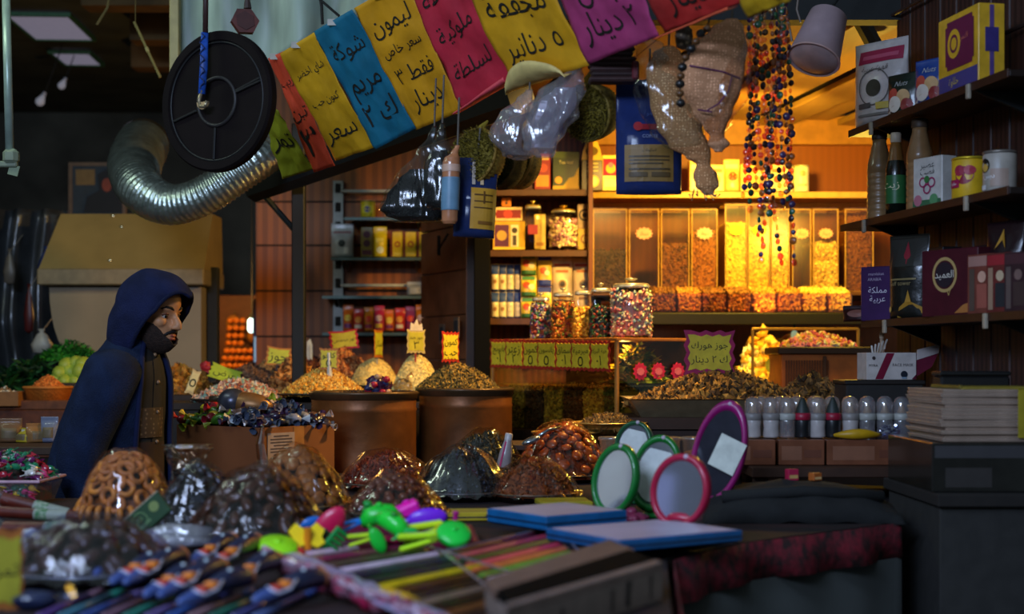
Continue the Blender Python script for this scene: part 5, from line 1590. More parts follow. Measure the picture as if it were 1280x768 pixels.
build('glare_strip', MB().add(box(.03, .012, .14, (-.005, -.002, -.03), .004)), M('a8d0e8', .2, emis=.4), t)
t = thing('red_pole', 'thin red pole in front of the distant orange stall', 'pole', at(268, 445, 7.6))
build('shaft', MB().add(tube([(0, 0, -1.3), (0, 0, .1)], .008, 8)), M('a82428', .5), t)
build('foot', MB().add(lathe([(0, 0), (.05, 0), (.02, .02), (0, .02)], 14), X=T(0, 0, -1.318)), M('801c20', .5), t)

# ================================================================ awning, paper signs and everything that hangs
def quad_fn(c, Ys, wob=0.0, seed=0):
    """bilinear sheet through four pictured corners TL, TR, BR, BL at their own distances"""
    P4 = [at(q[0], q[1], y) for q, y in zip(c, Ys)]
    nrm = (P4[1] - P4[0]).cross(P4[3] - P4[0]).normalized()
    if nrm.y > 0:
        nrm = -nrm

    def fn(u, v, lift=0.0):
        p = (P4[3] * (1 - u) + P4[2] * u) * (1 - v) + (P4[0] * (1 - u) + P4[1] * u) * v
        k = wob * noise.noise(Vector((u * 3 + seed, v * 4, seed * 1.3))) + wob * .35 * noise.noise(Vector((u * 11, v * 9 + seed, 2)))
        return p + nrm * (k + lift)
    return fn, P4


def awn_fn(a, b):
    px = 214 + 380 * a
    bot = np.interp(px, [214, 340, 440, 594], [112, 84, 24, -70])
    p = at(px, -110 + (bot + 110) * b, 5.25)
    return (p.x, p.y + .02 * math.sin(a * 26) + .015 * noise.noise(Vector((a * 9, b * 3, 0))), p.z)


t = thing('awning_sheet', 'grey-green awning sheet behind the black disc, above the paper signs', 'awning', at(330, 20, 5.25))
o0 = Vector(at(330, 20, 5.25))
v, f = grid(awn_fn, 50, 12)
build('sheet', MB().add(([tuple(Vector(p) - o0) for p in v], f), smooth=True), M('8a9a8c', .4, var=.35, vs=4, stretch=(3, 1, .5)), t, mods=[('SOLIDIFY', {'thickness': .006})])
build('side_batten', MB().add(box(.035, .04, .55, tuple(at(219, 10, 5.22) - o0), .003)), M('9a8a58', .5), t)
build('lower_batten', MB().add(tube([at(330, 84, 5.1) - o0, at(442, 22, 4.95) - o0, at(596, -72, 4.7) - o0], .014, 8)), M('7a7a6a', .5), t)


def sy(px):
    return 4.9 - (px - 390) / 590 * 1.75


signs = [
    ('lime', '9ca022', [(322, 122), (348, 138), (391, 212), (353, 224)], None, 'lime green paper sign at the lower left end of the row, behind the black disc', 'تمر', .035),
    ('coral', 'd8482c', [(335, 73), (354, 64), (419, 207), (392, 216)], None, 'narrow coral red paper sign beside the lime one', 'زبيب\nتين\n٣', .045),
    ('ochre', 'd09a10', [(350, 67), (391, 41), (469, 184), (420, 201)], None, 'mustard paper sign between the coral and the blue sign', 'شاي اخضر\nكمون حب\nسعر', .06),
    ('blue', '0f6884', [(391, 40), (441, 11), (521, 160), (469, 187)], None, 'teal blue paper sign, the only blue one in the row', 'شوكة\nمريم\nك ٢', .06),
    ('ochre', 'd4940e', [(441, 11), (506, -26), (579, 138), (520, 163)], 'ends', 'mustard paper sign between the blue and the crimson sign', 'ليمون\nسعر خاص\nفقط ٣\nدينار', .06),
    ('crimson', 'c0283c', [(506, -27), (548, -80), (643, 100), (579, 137)], 'hem', 'crimson paper sign with a torn lower hem', 'خلطة\nملوكية\nلسلطة', .07),
    ('ochre', 'd49a10', [(549, -80), (652, -100), (736, 82), (643, 110)], 'curl', 'mustard paper sign reading dried fruit at five dinars, lower edge curled up', 'فواكه\nمجففة\n٥ دنانير', .1),
    ('pink', 'a8386a', [(654, -100), (766, -92), (826, 44), (737, 80)], 'none', 'magenta pink paper sign above the dark cloth stack', 'سمسم\nبلس\n٢ دينار', .1),
    ('red', 'b42c28', [(768, -92), (880, -90), (926, 4), (829, 42)], 'hem', 'red paper sign with an orange folded hem above the net bags', 'قرفة\nدينار', .1),
    ('ochre', 'b89010', [(884, -90), (975, -80), (990, 0), (937, 22)], None, 'mustard paper sign at the right end of the row above the bead curtain', 'هيل', .1)]
for i, (cn, col, c, fold, lab, body, ts) in enumerate(signs):
    yl, yr = sy(c[3][0]), sy(c[2][0])
    Ys = [yl - .1 + .004 * (i % 2), yr - .1 + .004 * (i % 2), yr, yl]
    fn, P4 = quad_fn(c, Ys, .012, i * 3.7)
    o0 = (P4[0] + P4[1]) / 2
    t = thing('hanging_sign', lab, 'paper sign', o0, group='row of hanging paper signs')
    v, f = grid(lambda a, b: fn(a, b) - o0, 22, 30)
    pp = build('paper', MB().add((v, f), smooth=True), M(col, .65, var=.14, vs=10, bump=.25, bs=22), t, mods=[('SOLIDIFY', {'thickness': .0012, 'offset': 0})])
    lines = body.split('\n')
    W_ = ((P4[1] - P4[0]).length + (P4[2] - P4[3]).length) / 2
    H_ = ((P4[3] - P4[0]).length + (P4[2] - P4[1]).length) / 2
    mb = MB()
    for k, ln_ in enumerate(lines):
        tv, tf = text(ln_, 1)
        xs = [q[0] for q in tv]
        ys = [q[1] for q in tv]
        s = min(W_ * .72 / max(max(xs) - min(xs), .01), H_ * .74 / len(lines) / max(max(ys) - min(ys), .5))
        cv = .5 + (len(lines) / 2 - k - .5) * .8 / len(lines)
        mb.add(([tuple(fn(.5 + x * s / W_, cv + y * s / H_, .003) - o0) for x, y, z in tv], tf))
    build('lettering', mb, M('1c1a14', .7), pp, label='black handwriting')
    if fold in ('hem', 'curl'):
        hc = {'hem': .06, 'curl': .17}[fold]

        def hem(a, b):
            ww = (math.sin(PI * min(1, a * 1.02)) ** .5 if fold == 'curl' else .35 + .65 * a) * hc
            p = fn(.02 + .8 * a if fold == 'curl' else .0 + a, -.01 + ww * b, .012 + .03 * math.sin(b * 2.2))
            return p - o0
        v, f = grid(hem, 22, 6)
        build('folded_hem', MB().add((v, f), smooth=True), M({'crimson': 'e0505a', 'ochre': 'd8c078', 'red': 'd85a38'}[cn], .6, bump=.2, bs=25), pp, label='folded paler lower edge', mods=[('SOLIDIFY', {'thickness': .0012})])
    build('tape', MB().add(box(.03, .004, .02)), M('a8a090', .4), t, loc=tuple(fn(.5, .99, .002) - o0))

o0 = at(402, 8, 5.0)
t = thing('hanging_rope', 'crossed black cords hanging before the awning sheet', 'cord', o0)
build('long_cord', MB().add(tube([at(394, -40, 5.0) - o0, at(402, 8, 5.0) - o0, at(403, 30, 5.0) - o0], .006, 6)), M('141414', .7), t)
build('slanted_cord', MB().add(tube([at(396, -4, 5.0) - o0, at(424, 20, 4.98) - o0], .005, 6)), M('141414', .7), t)

# black disc on its strap
Y = 4.2
p = at(271, 127, Y)
R = 88 * Y / FP
t = thing('hanging_disc', 'large black ribbed disc hanging on a blue strap at upper left', 'disc', p, (0, 0, -.5))
ds = M('181211', .75, spec=.08, var=.2, vs=8)
X = T(0, 0, 0, PI / 2)
prof = [(0, -.006), (R * .3, -.006), (R * .32, -.002), (R * .84, 0), (R * .87, .010), (R * .97, .012), (R, .004), (R, -.018), (R * .95, -.024), (0, -.02)]
build('disc_face', MB().add(lathe(prof, 64), X=X, smooth=True), ds, t, mods=[('EDGE_SPLIT', {'split_angle': .6})])
build('inner_ring', MB().add(torus(R * .84, .004, 56, 8), X=T(0, -.002, 0, PI / 2), smooth=True), M('121112', .5), t)
build('hub_ring', MB().add(torus(R * .34, .006, 40, 8), X=T(0, .0, 0, PI / 2), smooth=True), M('262221', .5), t)
for a_ in (PI / 2 - .1 - 1.2, PI + .28, -PI / 2 - .05, .32):
    build('radial_ridge', MB().add(box(R * .46, .006, .008, (R * .6, -.004, 0), .002), X=T(0, 0, 0, 0, -a_, 0)), M('141212', .5), t)
st = build('strap', MB().add(tube([(-.02, -.03, .20), (-.022, -.032, .1), (-.028, -.034, .02)], [.0105, .012, .0105], 12, flat=.45), smooth=True), M('1c4aa0', .45, var=.35, vs=40), t, label='blue woven strap')
build('strap_weave', MB().add(tube([(-.021 + .009 * math.sin(k * 1.6), -.041, .195 - k * .0085) for k in range(20)], .002, 6)), M('0e2250', .6), st)
hk = build('hook', MB().add(tube([(-.028, -.034, .03), (-.036, -.036, .0), (-.03, -.038, -.018), (-.012, -.038, -.02), (-.004, -.038, -.004)], .006, 10), smooth=True), M('9a8a70', .35, .7), t)
build('hook_plate', MB().add(prism([(math.cos(k * PI / 9) * .022, -abs(math.sin(k * PI / 9)) * .022) for k in range(10)], .005), X=T(-.022, -.036, -.005, PI / 2)), M('b8986a', .45), hk)
build('hanger_rod', MB().add(tube([(-.018, -.03, .2), (-.015, -.03, .42)], .008, 10), smooth=True), M('3a2420', .5), t)
p = at(306, 27, 4.3)
t = thing('hanging_weight', 'small brown hexagonal weight hanging right of the black disc', 'weight', p, (0, .45, .3))
build('block', MB().add(prism([(math.cos(PI / 6 + i * PI / 3) * .043, math.sin(PI / 6 + i * PI / 3) * .04) for i in range(6)], .03), X=T(0, 0, 0, PI / 2)), M('5a2a22', .5, var=.3, vs=20), t)
build('cap', MB().add(prism([(math.cos(i * PI / 3) * .03, math.sin(i * PI / 3) * .028) for i in range(6)], .036), X=T(0, 0, 0, PI / 2)), M('45201a', .5), t)
build('cord', MB().add(tube([(-.01, 0, .04), (-.03, 0, .08), (-.02, 0, .17)], [.012, .006, .005], 8)), M('3a2a26', .6), t)


def loft(secs, Y, flat=.55, seg=22, lump=0.0, seed=0, o0=None, depth=0.0):
    """closed body through pictured sections (row, centre, half width), round in depth"""
    v, f = [], []
    o0 = o0 or Vector((0, 0, 0))
    rows = []
    k = 6
    pts = []
    for i in range(len(secs) - 1):
        for q in range(k):
            a = q / k
            s_ = a * a * (3 - 2 * a)
            pts.append([secs[i][j] * (1 - s_) + secs[i + 1][j] * s_ if j else secs[i][j] * (1 - a) + secs[i + 1][j] * a for j in range(3)])
    pts.append(list(secs[-1]))
    for n_, (py, cx, hw) in enumerate(pts):
        c = at(cx, py, Y) - o0
        r = hw * Y / FP
        row = []
        for j in range(seg):
            a = 2 * PI * j / seg
            g = 1 + lump * (noise.noise(Vector((math.cos(a) * 1.8 + seed, math.sin(a) * 1.8, n_ * .13))) + .45 * noise.noise(Vector((math.cos(a) * 5 + seed, math.sin(a) * 5, n_ * .22))))
            row.append(len(v))
            v.append((c.x + r * g * math.cos(a), c.y + r * g * math.sin(a) * flat, c.z))
        rows.append(row)
    for a, b in zip(rows, rows[1:]):
        for j in range(seg):
            jj = (j + 1) % seg
            f.append((a[j], b[j], b[jj], a[jj]))
    f.append(tuple(rows[0]))
    f.append(tuple(rows[-1])[::-1])
    return v, f


def hang(name, label, cat, secs, Y, mat, flat=.55, part='body', lump=.0, seed=0, seg=22):
    o0 = at(secs[0][1], secs[0][0], Y)
    t = thing(name, label, cat, o0)
    build(part, MB().add(loft(secs, Y, flat, seg, lump, seed, o0), smooth=True), mat, t)
    return t, o0


def cord(t, o0, px, py, Y, top=60):
    build('cord', MB().add(tube([at(px, py, Y) - o0, at(px + 2, py - top, Y + .02) - o0], .003, 6)), M('5a5248', .6), t)


bagf = film('eef4f4', .05, .5, .14, .5, 14, stretch=(2.5, 2.5, .5), name='bag_film')
seedm = M('1a1612', .6, var=.5, vs=180, bump=.8, bs=220)
t, o0 = hang('hanging_seed_bag', 'left one of two hanging clear bags of black seeds', 'bag', [(158, 543, 3), (170, 540, 5), (190, 534, 14), (220, 524, 28), (245, 518, 38), (262, 516, 42), (272, 520, 40), (278, 524, 30)], 4.25, bagf, .45, 'clear_film', .12, 1)
build('seeds', MB().add(loft([(212, 525, 14), (225, 522, 24), (245, 518, 35), (262, 517, 39.5), (270, 521, 38), (276, 525, 26)], 4.25, .38, 22, .1, 1, o0), smooth=True), seedm, t)
cord(t, o0, 543, 158, 4.25, 60)
t, o0 = hang('hanging_seed_bag', 'right one of two hanging clear bags of black seeds, beside the bottle', 'bag', [(154, 553, 3), (168, 552, 6), (185, 550, 13), (205, 547, 17), (232, 549, 22), (255, 552, 23), (262, 554, 16)], 4.1, bagf, .5, 'clear_film', .12, 2)
build('seeds', MB().add(loft([(188, 550, 9), (205, 549, 14), (232, 550, 20), (252, 552, 21.5), (260, 554, 14)], 4.1, .44, 22, .1, 2, o0), smooth=True), seedm, t)
cord(t, o0, 553, 154, 4.1, 60)
# bottle
t, o0 = hang('hanging_bottle', 'hanging clear orange bottle with a pale blue label left of the loofah brushes', 'bottle', [(182, 572, 3), (192, 568, 5), (198, 565, 10), (204, 564, 11), (240, 563, 11), (276, 562, 10), (280, 562, 8)], 4.05, M('b87850', .25, coat=.5), .9, 'bottle_body')
build('label_sleeve', MB().add(loft([(222, 563.5, 11.4), (224, 563.5, 11.6), (262, 562.5, 11.4), (263, 562.5, 11.2)], 4.05, .92, 22, 0, 0, o0), smooth=True), M('6a90a8', .4), t)
build('label_band', MB().add(loft([(206, 564, 11.4), (207, 564, 11.5), (214, 564, 11.5), (215, 564, 11.4)], 4.05, .92, 22, 0, 0, o0), smooth=True), M('d0a890', .4), t)
cord(t, o0, 572, 182, 4.05, 60)

# loofah brushes: a round mossy face and a ribbed woven side
def loofah(px, py, Y, R, L, nrm, face, side, label, seed):
    p = at(px, py, Y)
    rotm = Vector(nrm).normalized().to_track_quat('Z', 'Y').to_euler()
    t = thing('hanging_loofah', label, 'loofah', p, rotm)
    n = 44
    build('ribbed_side', MB().add(lathe([(R * .96, 0), (R * 1.0, -.01), (R * .97, -L * .5), (R * .86, -L), (R * .5, -L * 1.12), (0, -L * 1.15)], n * 2, fn=lambda a, z: 1 + (.035 * math.cos(a * n) if z < 0 else 0)), smooth=True), M(side, .7, var=.35, vs=60, bump=.3, bs=90), t)
    r = random.Random(seed)
    mb = MB()
    blade = [(-.0018, 0, 0), (.0018, 0, 0), (.0004, .001, 1), (-.0004, -.001, 1)]
    for i in range(1300):
        a, q = r.uniform(0, 2 * PI), math.sqrt(r.random()) * R * .98
        X = T(q * math.cos(a), q * math.sin(a), .0, r.uniform(-.8, .8), r.uniform(-.8, .8), r.uniform(0, 6), (1, 1, .016 + .018 * (1 - (q / R) ** 2)))
        mb.add((blade, [(0, 1, 2, 3)]), r.randrange(3), X)
    mb.add(lathe([(R * .97, 0), (R * .6, .012), (0, .018)], 32), 0)
    build('mossy_face', mb, [M(c, .8) for c in face], t)
    build('rim_band', MB().add(torus(R * .985, .005, 48, 8), smooth=True), M(side, .7), t)
    build('tuft', MB().add(tube([(0, R * .9, -.01), (.0, R * 1.15, -.02), (.01, R * 1.4, -.03)], [.012, .01, .003], 8)), M(face[1], .8), t)
    return t


gf = ('6e5e16', '88761e', '443a0e')
loofah(645, 205, 4.42, .075, .05, (-.75, -.6, .25), ('8a7a2c', 'a89438', '5a4c1c'), 'c89a44', 'golden-lit ribbed hanging loofah brush behind, right of the pair', 3)  # warm lamplight on its ribs is painted in as golden colour
loofah(625, 203, 4.3, .08, .05, (-.78, -.58, .2), ('4a4412', '5c5418', '2e2a0c'), '6a5018', 'dark hanging loofah brush in the middle of the trio', 2)
loofah(591, 196, 4.15, .086, .06, (-.62, -.75, .22), gf, '8a6a22', 'mossy green hanging loofah brush at the left, above the small blue pouch', 1)
loofah(733, 141, 4.05, .08, .075, (-.6, -.74, -.2), gf, '7a6420', 'mossy green hanging loofah brush left of the big blue pouch', 4)
# blue pouches
def hpouch(px0, px1, py0, py1, Y, d, col, items, label, rz=0, roll=0, seed=0):
    u = Y / FP
    c = at((px0 + px1) / 2, py1, Y)
    r = pouch('hanging_pouch', label, 'pouch', c, (0, roll, rz), (px1 - px0) * u, (py1 - py0) * u, d, col, items, .35, seed, .93)
    build('hang_loop', MB().add(tube([(0, 0, (py1 - py0) * u - .01), (.005, .01, (py1 - py0) * u + .09)], .003, 6)), M('5a5248', .6), r)
    return r


tl = [('rect', .12, .1, .86, .42, '8a6a34'), ('text', .49, .37, .06, 'المكونات', '2a2014'), ('rect', .18, .31, .8, .325, '4a3a20'), ('rect', .18, .28, .8, .292, '4a3a20'), ('rect', .18, .25, .7, .262, '4a3a20'), ('rect', .18, .2, .8, .215, '4a3a20'), ('rect', .18, .14, .46, .18, '5a4626'), ('rect', .52, .14, .8, .18, '5a4626'),
      ('rect', .3, .55, .7, .6, '8a1a24'), ('disc', .32, .58, .07, 'a02028'), ('text', .5, .49, .07, 'COFFEE', '8a94b0'), ('text', .5, .7, .09, 'قهوة', '4a5a90')]
hpouch(770, 852, 100, 243, 4.0, .07, '14265a', tl, 'big navy blue hanging pouch with a beige label, left of the net bags', 0, 0, 3)
hpouch(566, 618, 198, 297, 4.12, .06, '122452', [('rect', .36, .1, 1.0, .62, 'c8922c'), ('rect', .44, .52, .9, .54, '5a3c14'), ('rect', .44, .44, .9, .455, '5a3c14'), ('rect', .44, .36, .9, .375, '5a3c14'), ('rect', .66, .42, .7, .58, '6a4418'), ('rect', .55, .16, .92, .2, '8a5a1c'), ('rect', .38, .66, .46, .95, 'c0b0a0'), ('rect', .58, .66, .66, .95, 'd8b890')], 'small navy hanging pouch with an amber label below the mossy loofah', .15, .05, 5)
# clear bags
milk = film('f0ecf4', .14, .8, .14, .7, 16, milk=.16, name='crinkled_bag', stretch=(2, 2, .6))
t, o0 = hang('hanging_clear_bag', 'crinkled hanging clear bag of brown bark beside the left loofah', 'bag', [(112, 662, 4), (124, 656, 10), (140, 648, 20), (160, 642, 25), (178, 640, 26), (194, 646, 20), (200, 650, 8)], 4.05, milk, .6, 'clear_film', .35, 5)
build('bark', MB().add(loft([(160, 645, 10), (172, 643, 18), (186, 645, 18), (195, 648, 10)], 4.05, .5, 16, .4, 6, o0)), M('5a3a20', .7, var=.5, vs=60), t)
cord(t, o0, 662, 112, 4.05, 50)
t, o0 = hang('hanging_clear_bag', 'tall crinkled hanging clear bag between the loofahs', 'bag', [(84, 722, 5), (96, 715, 16), (115, 703, 28), (140, 690, 32), (165, 680, 26), (185, 674, 20), (197, 680, 10)], 3.95, milk, .55, 'clear_film', .35, 9)
build('pale_filling', MB().add(loft([(110, 706, 12), (130, 696, 22), (160, 684, 20), (185, 678, 12)], 3.95, .4, 16, .4, 7, o0)), film('b8a8b8', .1, .4, .3, milk=.35, name='inner_bag'), t)
cord(t, o0, 722, 84, 3.95, 50)
# dark cloth stack
p = at(765, 104, 3.9)
t = thing('hanging_cloth_bundle', 'dark brown folded cloth bundle hanging under the pink sign', 'cloth', p)
for i in range(7):
    build('fold', MB().add(box(.128 - .006 * (i % 3), .06, .0135, (.004 * math.sin(i * 2), 0, .007 + i * .0136), .005)), M('2c1a18' if i % 2 else '3a2422', .7, bump=.3, bs=40), t)
build('red_edge', MB().add(box(.02, .064, .05, (.062, -.002, .03), .004)), M('5a1820', .6), t)
build('strap', MB().add(tube([(0, 0, .095), (.01, .0, .2)], .004, 6)), M('2a2020', .6), t)

# string bags with crocheted cloths
netm = M('b08a68', .75, col2='4a3020', vs=150, tex='dots', bump=.5, bs=120)
t, o0 = hang('hanging_net_bag', 'left knitted tan net bag with a knotted tail, wrapped in clear plastic', 'bag', [(58, 836, 8), (66, 833, 18), (90, 836, 27), (130, 842, 29), (160, 850, 29), (183, 862, 25), (197, 873, 15), (206, 879, 9), (218, 881, 15), (232, 884, 15), (241, 885, 8), (244, 885, 3)], 3.85, M('ffc68c', .8, col2='b88050', vs=130, tex='dots', bump=.5, bs=120), .6, 'knitted_body', .12, 3)
build('plastic_wrap', MB().add(loft([(48, 812, 6), (56, 812, 16), (80, 820, 24), (110, 826, 31), (140, 833, 33), (165, 842, 33), (182, 856, 26), (190, 864, 10)], 3.85, .72, 22, .25, 7, o0), smooth=True), bagf, t)
mb = MB()
for i in range(9):
    a = i * .7
    mb.add(tube([at(876 + 9 * math.cos(a), 236, 3.85) - o0, at(876 + 16 * math.cos(a) + 4, 247 + 4 * math.sin(i * 2), 3.83) - o0, at(880 + 20 * math.cos(a), 243, 3.85) - o0], .0018, 5))
build('loose_thread', mb, M('8a6a50', .7), t)
cord(t, o0, 836, 58, 3.85, 70)
t, o0 = hang('hanging_net_bag', 'right knitted pinkish net bag with purple threads, beside the bead curtain', 'bag', [(24, 915, 8), (34, 910, 20), (60, 900, 34), (88, 893, 39), (115, 889, 36), (140, 890, 25), (160, 894, 14), (170, 896, 9), (180, 898, 14), (190, 898, 5)], 3.65, M('ffc094', .8, col2='c08860', vs=130, tex='dots', bump=.5, bs=120), .6, 'knitted_body', .12, 5)
for k, pts in enumerate(([(862, 82), (885, 86), (905, 90), (925, 98)], [(915, 96), (910, 115), (898, 130), (884, 138)], [(890, 140), (872, 137)])):
    build('purple_thread', MB().add(tube([at(x, y, 3.65 - (38 * 3.65 / FP) * .62 * math.sqrt(max(0, 1 - ((x - 893) / 41) ** 2)) - .004) - o0 for x, y in pts], .0022, 6)), M('5a1c4a', .6), t)
build('plastic_wrap', MB().add(loft([(40, 930, 4), (60, 925, 12), (90, 916, 24), (120, 908, 26), (150, 898, 20), (176, 892, 10), (182, 892, 4)], 3.65, .95, 20, .3, 3, o0), smooth=True), film('f8ece0', .06, .6, .12, .6, 14, name='bag_film'), t)
cord(t, o0, 915, 24, 3.65, 50)
t, o0 = hang('hanging_dried_fruit', 'small knobbly pale dried fruit under the red sign', 'dried fruit', [(32, 856, 5), (38, 855, 10), (48, 854, 11), (58, 855, 9), (62, 856, 4)], 3.6, M('8a7458', .7, col2='3a2c1c', vs=60, tex='dots', bump=.6, bs=80), .9, 'fruit_body', .25, 4)
build('stalk', MB().add(tube([at(856, 33, 3.6) - o0, at(858, 12, 3.6) - o0], .003, 6)), M('4a3a28', .7), t)
# bead necklace
Y = 3.48
bp = [(884, 36), (876, 42), (870, 52), (864, 61), (857, 72), (853, 84), (851, 95), (850, 105), (850, 117), (851, 129)]
o0 = at(*bp[0], Y)
t = thing('hanging_bead_string', 'string of large brown and black wooden beads in front of the net bags', 'bead string', o0)
build('thread', MB().add(tube([at(890, 10, Y) - o0] + [at(x, y, Y) - o0 for x, y in bp], .002, 6)), M('2a2018', .7), t)
for i, (x, y) in enumerate(bp):
    r = (5.2 + .9 * (i % 2)) * Y / FP
    build('bead', MB().add(ball(r, r, r * .9, 14, 9), X=T(*(at(x, y, Y) - o0)), smooth=True), M('5a3818' if i % 2 == 0 else '1a1614', .4, coat=.3), t)
# bead curtain
mb = MB()
r = random.Random(5)
bc = ['f0a060', '1c5a3c', 'ffd8a0', 'a8581c', 'e89a70', '3a2050', 'ffe0a0', '30181c']
for s_ in range(12):
    x0 = 935 + s_ * 4.7 + r.uniform(-1, 1)
    Y = 3.75 + .05 * (s_ % 3)
    y0, y1 = -14, (250, 262, 240, 300, 330, 262, 270, 330, 262, 255, 330, 240)[s_]
    pts = []
    y = y0
    while y < y1:
        x = x0 + 3.0 * math.sin(y * .02 + s_) + (r.uniform(-1.5, 1.5))
        if y > 210:
            x += (y - 210) * (.05 * (s_ - 4) * .35)
        pts.append((x, y))
        y += r.uniform(7.5, 11)
    mb.add(tube([at(x, q, Y) for x, q in pts], .0006, 4), len(bc))
    for x, q in pts:
        rr = r.uniform(3.2, 5.2) * Y / FP
        mb.add(ball(rr * .95, rr * .4, rr * 1.0, 12, 6), r.randrange(len(bc)), T(*at(x, q, Y), 0, r.uniform(-.5, .5), r.uniform(-1.2, 1.2)), smooth=True)
build('hanging_bead_curtain', mb, [film(c, .12, .4, .12, milk=0, name='bead_plastic') if k % 2 == 0 else M(c, .3, coat=.4) for k, c in enumerate(bc)] + [M('c8b890', .4)], label='curtain of multicoloured bead strands right of the net bags', cat='bead curtain', kind='stuff')
# pale bucket-shaped shade
p = at(1026, 48, 4.3)
t = thing('hanging_lamp_shade', 'pale pinkish bucket-shaped shade hanging tilted at upper right', 'lamp shade', p, (-.35, .38, 0))
build('shade_wall', MB().add(lathe([(.053, .085), (.058, .083), (.078, -.075), (.081, -.08), (.079, -.082), (.075, -.076), (.054, .078)], 40), smooth=True), M('b49aa0', .45, var=.06), t)
build('shade_top', MB().add(lathe([(0, .09), (.04, .089), (.055, .084), (.05, .08), (0, .082)], 40), smooth=True), M('a08890', .45), t)
build('diffuser', MB().add(lathe([(.077, -.074), (.06, -.086), (.03, -.092), (0, -.094)], 36), smooth=True), M('b8a2a4', .4), t)
build('rim_ring', MB().add(torus(.0795, .003, 40, 8), X=T(z=-.08), smooth=True), M('c8a8a4', .4), t)
build('socket', MB().add(lathe([(.014, .088), (.014, .12), (.006, .13), (0, .13)], 14)), black, t)
build('cable', MB().add(tube([(0, 0, .12), (.02, .02, .2), (.06, .03, .34)], .005, 8)), black, t)
for i, pts in enumerate(([(990, 52), (986, 30), (975, 6), (972, -20)], [(1001, 28), (996, 12), (1000, -20)])):
    build('hanging_wire', MB().add(tube([at(x, y, 4.35) for x, y in pts], .0035, 6)), M('6a5c50', .5), label=('longer thin wire curving down left of the pale shade', 'shorter thin wire right beside the top of the pale shade')[i], cat='wire')

# ---- cardboard box of wrapped sweets
zb = .902
C0 = at(328, 0, 4.72)
e1 = Vector((.204, .28, 0)).normalized()
ang1 = math.atan2(e1.y, e1.x)
W1, W2, Hb = .346, .43, .172
t = thing('cardboard_box', 'open cardboard box of wrapped sweets with a white label, corner toward the viewer', 'box', (C0.x, 4.72, zb), (0, 0, ang1))
cbm = M('844e26', .7, var=.1, vs=6)
build('floor_panel', MB().add(box(W1, W2, .006, (W1 / 2, W2 / 2, .003))), cbm, t)
build('right_wall', MB().add(box(W1, .005, Hb, (W1 / 2, .0025, Hb / 2))), cbm, t)
build('left_wall', MB().add(box(.005, W2 - .01, Hb, (.0025, W2 / 2, Hb / 2))), M('7a4424', .7, var=.1, vs=6), t)
build('rear_wall', MB().add(box(W1 - .01, .005, Hb, (W1 / 2, W2 - .0025, Hb / 2))), cbm, t)
build('far_wall', MB().add(box(.005, W2 - .01, Hb, (W1 - .0025, W2 / 2, Hb / 2))), cbm, t)
plb = build('paper_label', MB().add(box(.125, .002, .125, (.085, -.0015, .09))), M('a89080', .55), t, label='white printed label')
mb = MB()
for i in range(9):
    mb.add(box(.10 if i % 3 else .07, .0012, .004, (.085, -.003, .142 - i * .0105)))
mb.add(box(.022, .0012, .018, (.095, -.003, .04)))
build('label_print', mb, M('5a4a44', .6), plb)
build('tape_strip', MB().add(box(.05, .0012, Hb * .98, (.17, -.0008, Hb / 2))), M('a8713a', .3), t)
def boxpt(x, y, z):
    return Vector((C0.x, 4.72, zb)) + Matrix.Rotation(ang1, 3, 'Z') @ Vector((x, y, z))


# wrapped sweets
def sweet_mesh(seed, col, col2):
    mb = MB()
    mb.add(ball(.017, .010, .0095, 12, 8, .18, 2, seed), 0, smooth=True)
    for s in (-1, 1):
        fan = [(s * .015, 0, 0)] + [(s * .03, .008 * math.cos(k * PI / 4) * (1 if k % 2 else .8), .008 * math.sin(k * PI / 4)) for k in range(8)]
        mb.add((fan, [(0, k + 1, (k + 1) % 8 + 1) for k in range(8)]), 1)
    o = build('wrapped_sweet', mb, [M(col, .3, coat=.4, var=.3, vs=90), M(col2, .3, coat=.3)])
    return o


kinds = [('22122c', '3a2040', 'dark purple'), ('7a1424', 'a82438', 'crimson'), ('3a6a1c', '9aa828', 'green'), ('1c2238', '4a5468', 'dark blue foil'), ('6a4a3c', 'b8a090', 'brown and silver'), ('b89a2c', 'd8c050', 'gold'), ('8a8894', 'c0c8d0', 'silver clear')]
protos = []
for i, (c1, c2, nm) in enumerate(kinds):
    o = sweet_mesh(i, c1, c2)
    o['category'] = 'sweet'
    o['group'] = nm + ' wrapped sweets in the cardboard box'
    o['label'] = nm + ' wrapped sweet heaped in the open cardboard box'
    protos.append(o)
used = set()
r = random.Random(11)
for k in range(150):
    x, y = r.uniform(.02, W1 - .02), r.uniform(.02, W2 - .02)
    leftness = y / W2
    hgt = Hb + .002 + .07 * math.sin(PI * x / W1) * math.sin(PI * y / W2) + r.uniform(0, .012)
    kd = r.choice([1, 1, 0, 0, 2, 5, 0]) if leftness > .5 else r.choice([3, 3, 4, 6, 3, 4, 0])
    pos = boxpt(x, y, hgt)
    rot = (r.uniform(-.6, .6), r.uniform(-.5, .5), r.uniform(0, 6.28))
    if kd not in used:
        used.add(kd)
        protos[kd].location, protos[kd].rotation_euler = pos, rot
        protos[kd].scale = (1.15,) * 3
    else:
        dup(protos[kd], pos, rot, scale=r.uniform(1.5, 2.1))
t = build('sweet_filling', MB().add(box(W1 - .015, W2 - .015, Hb - .025, (W1 / 2, W2 / 2, (Hb - .025) / 2 + .004))), M('1c1420', .4, var=.6, vs=60, bump=.6, bs=60), None, (C0.x, 4.72, zb), (0, 0, ang1), label='lower layers of wrapped sweets inside the cardboard box', cat='sweets', kind='stuff')
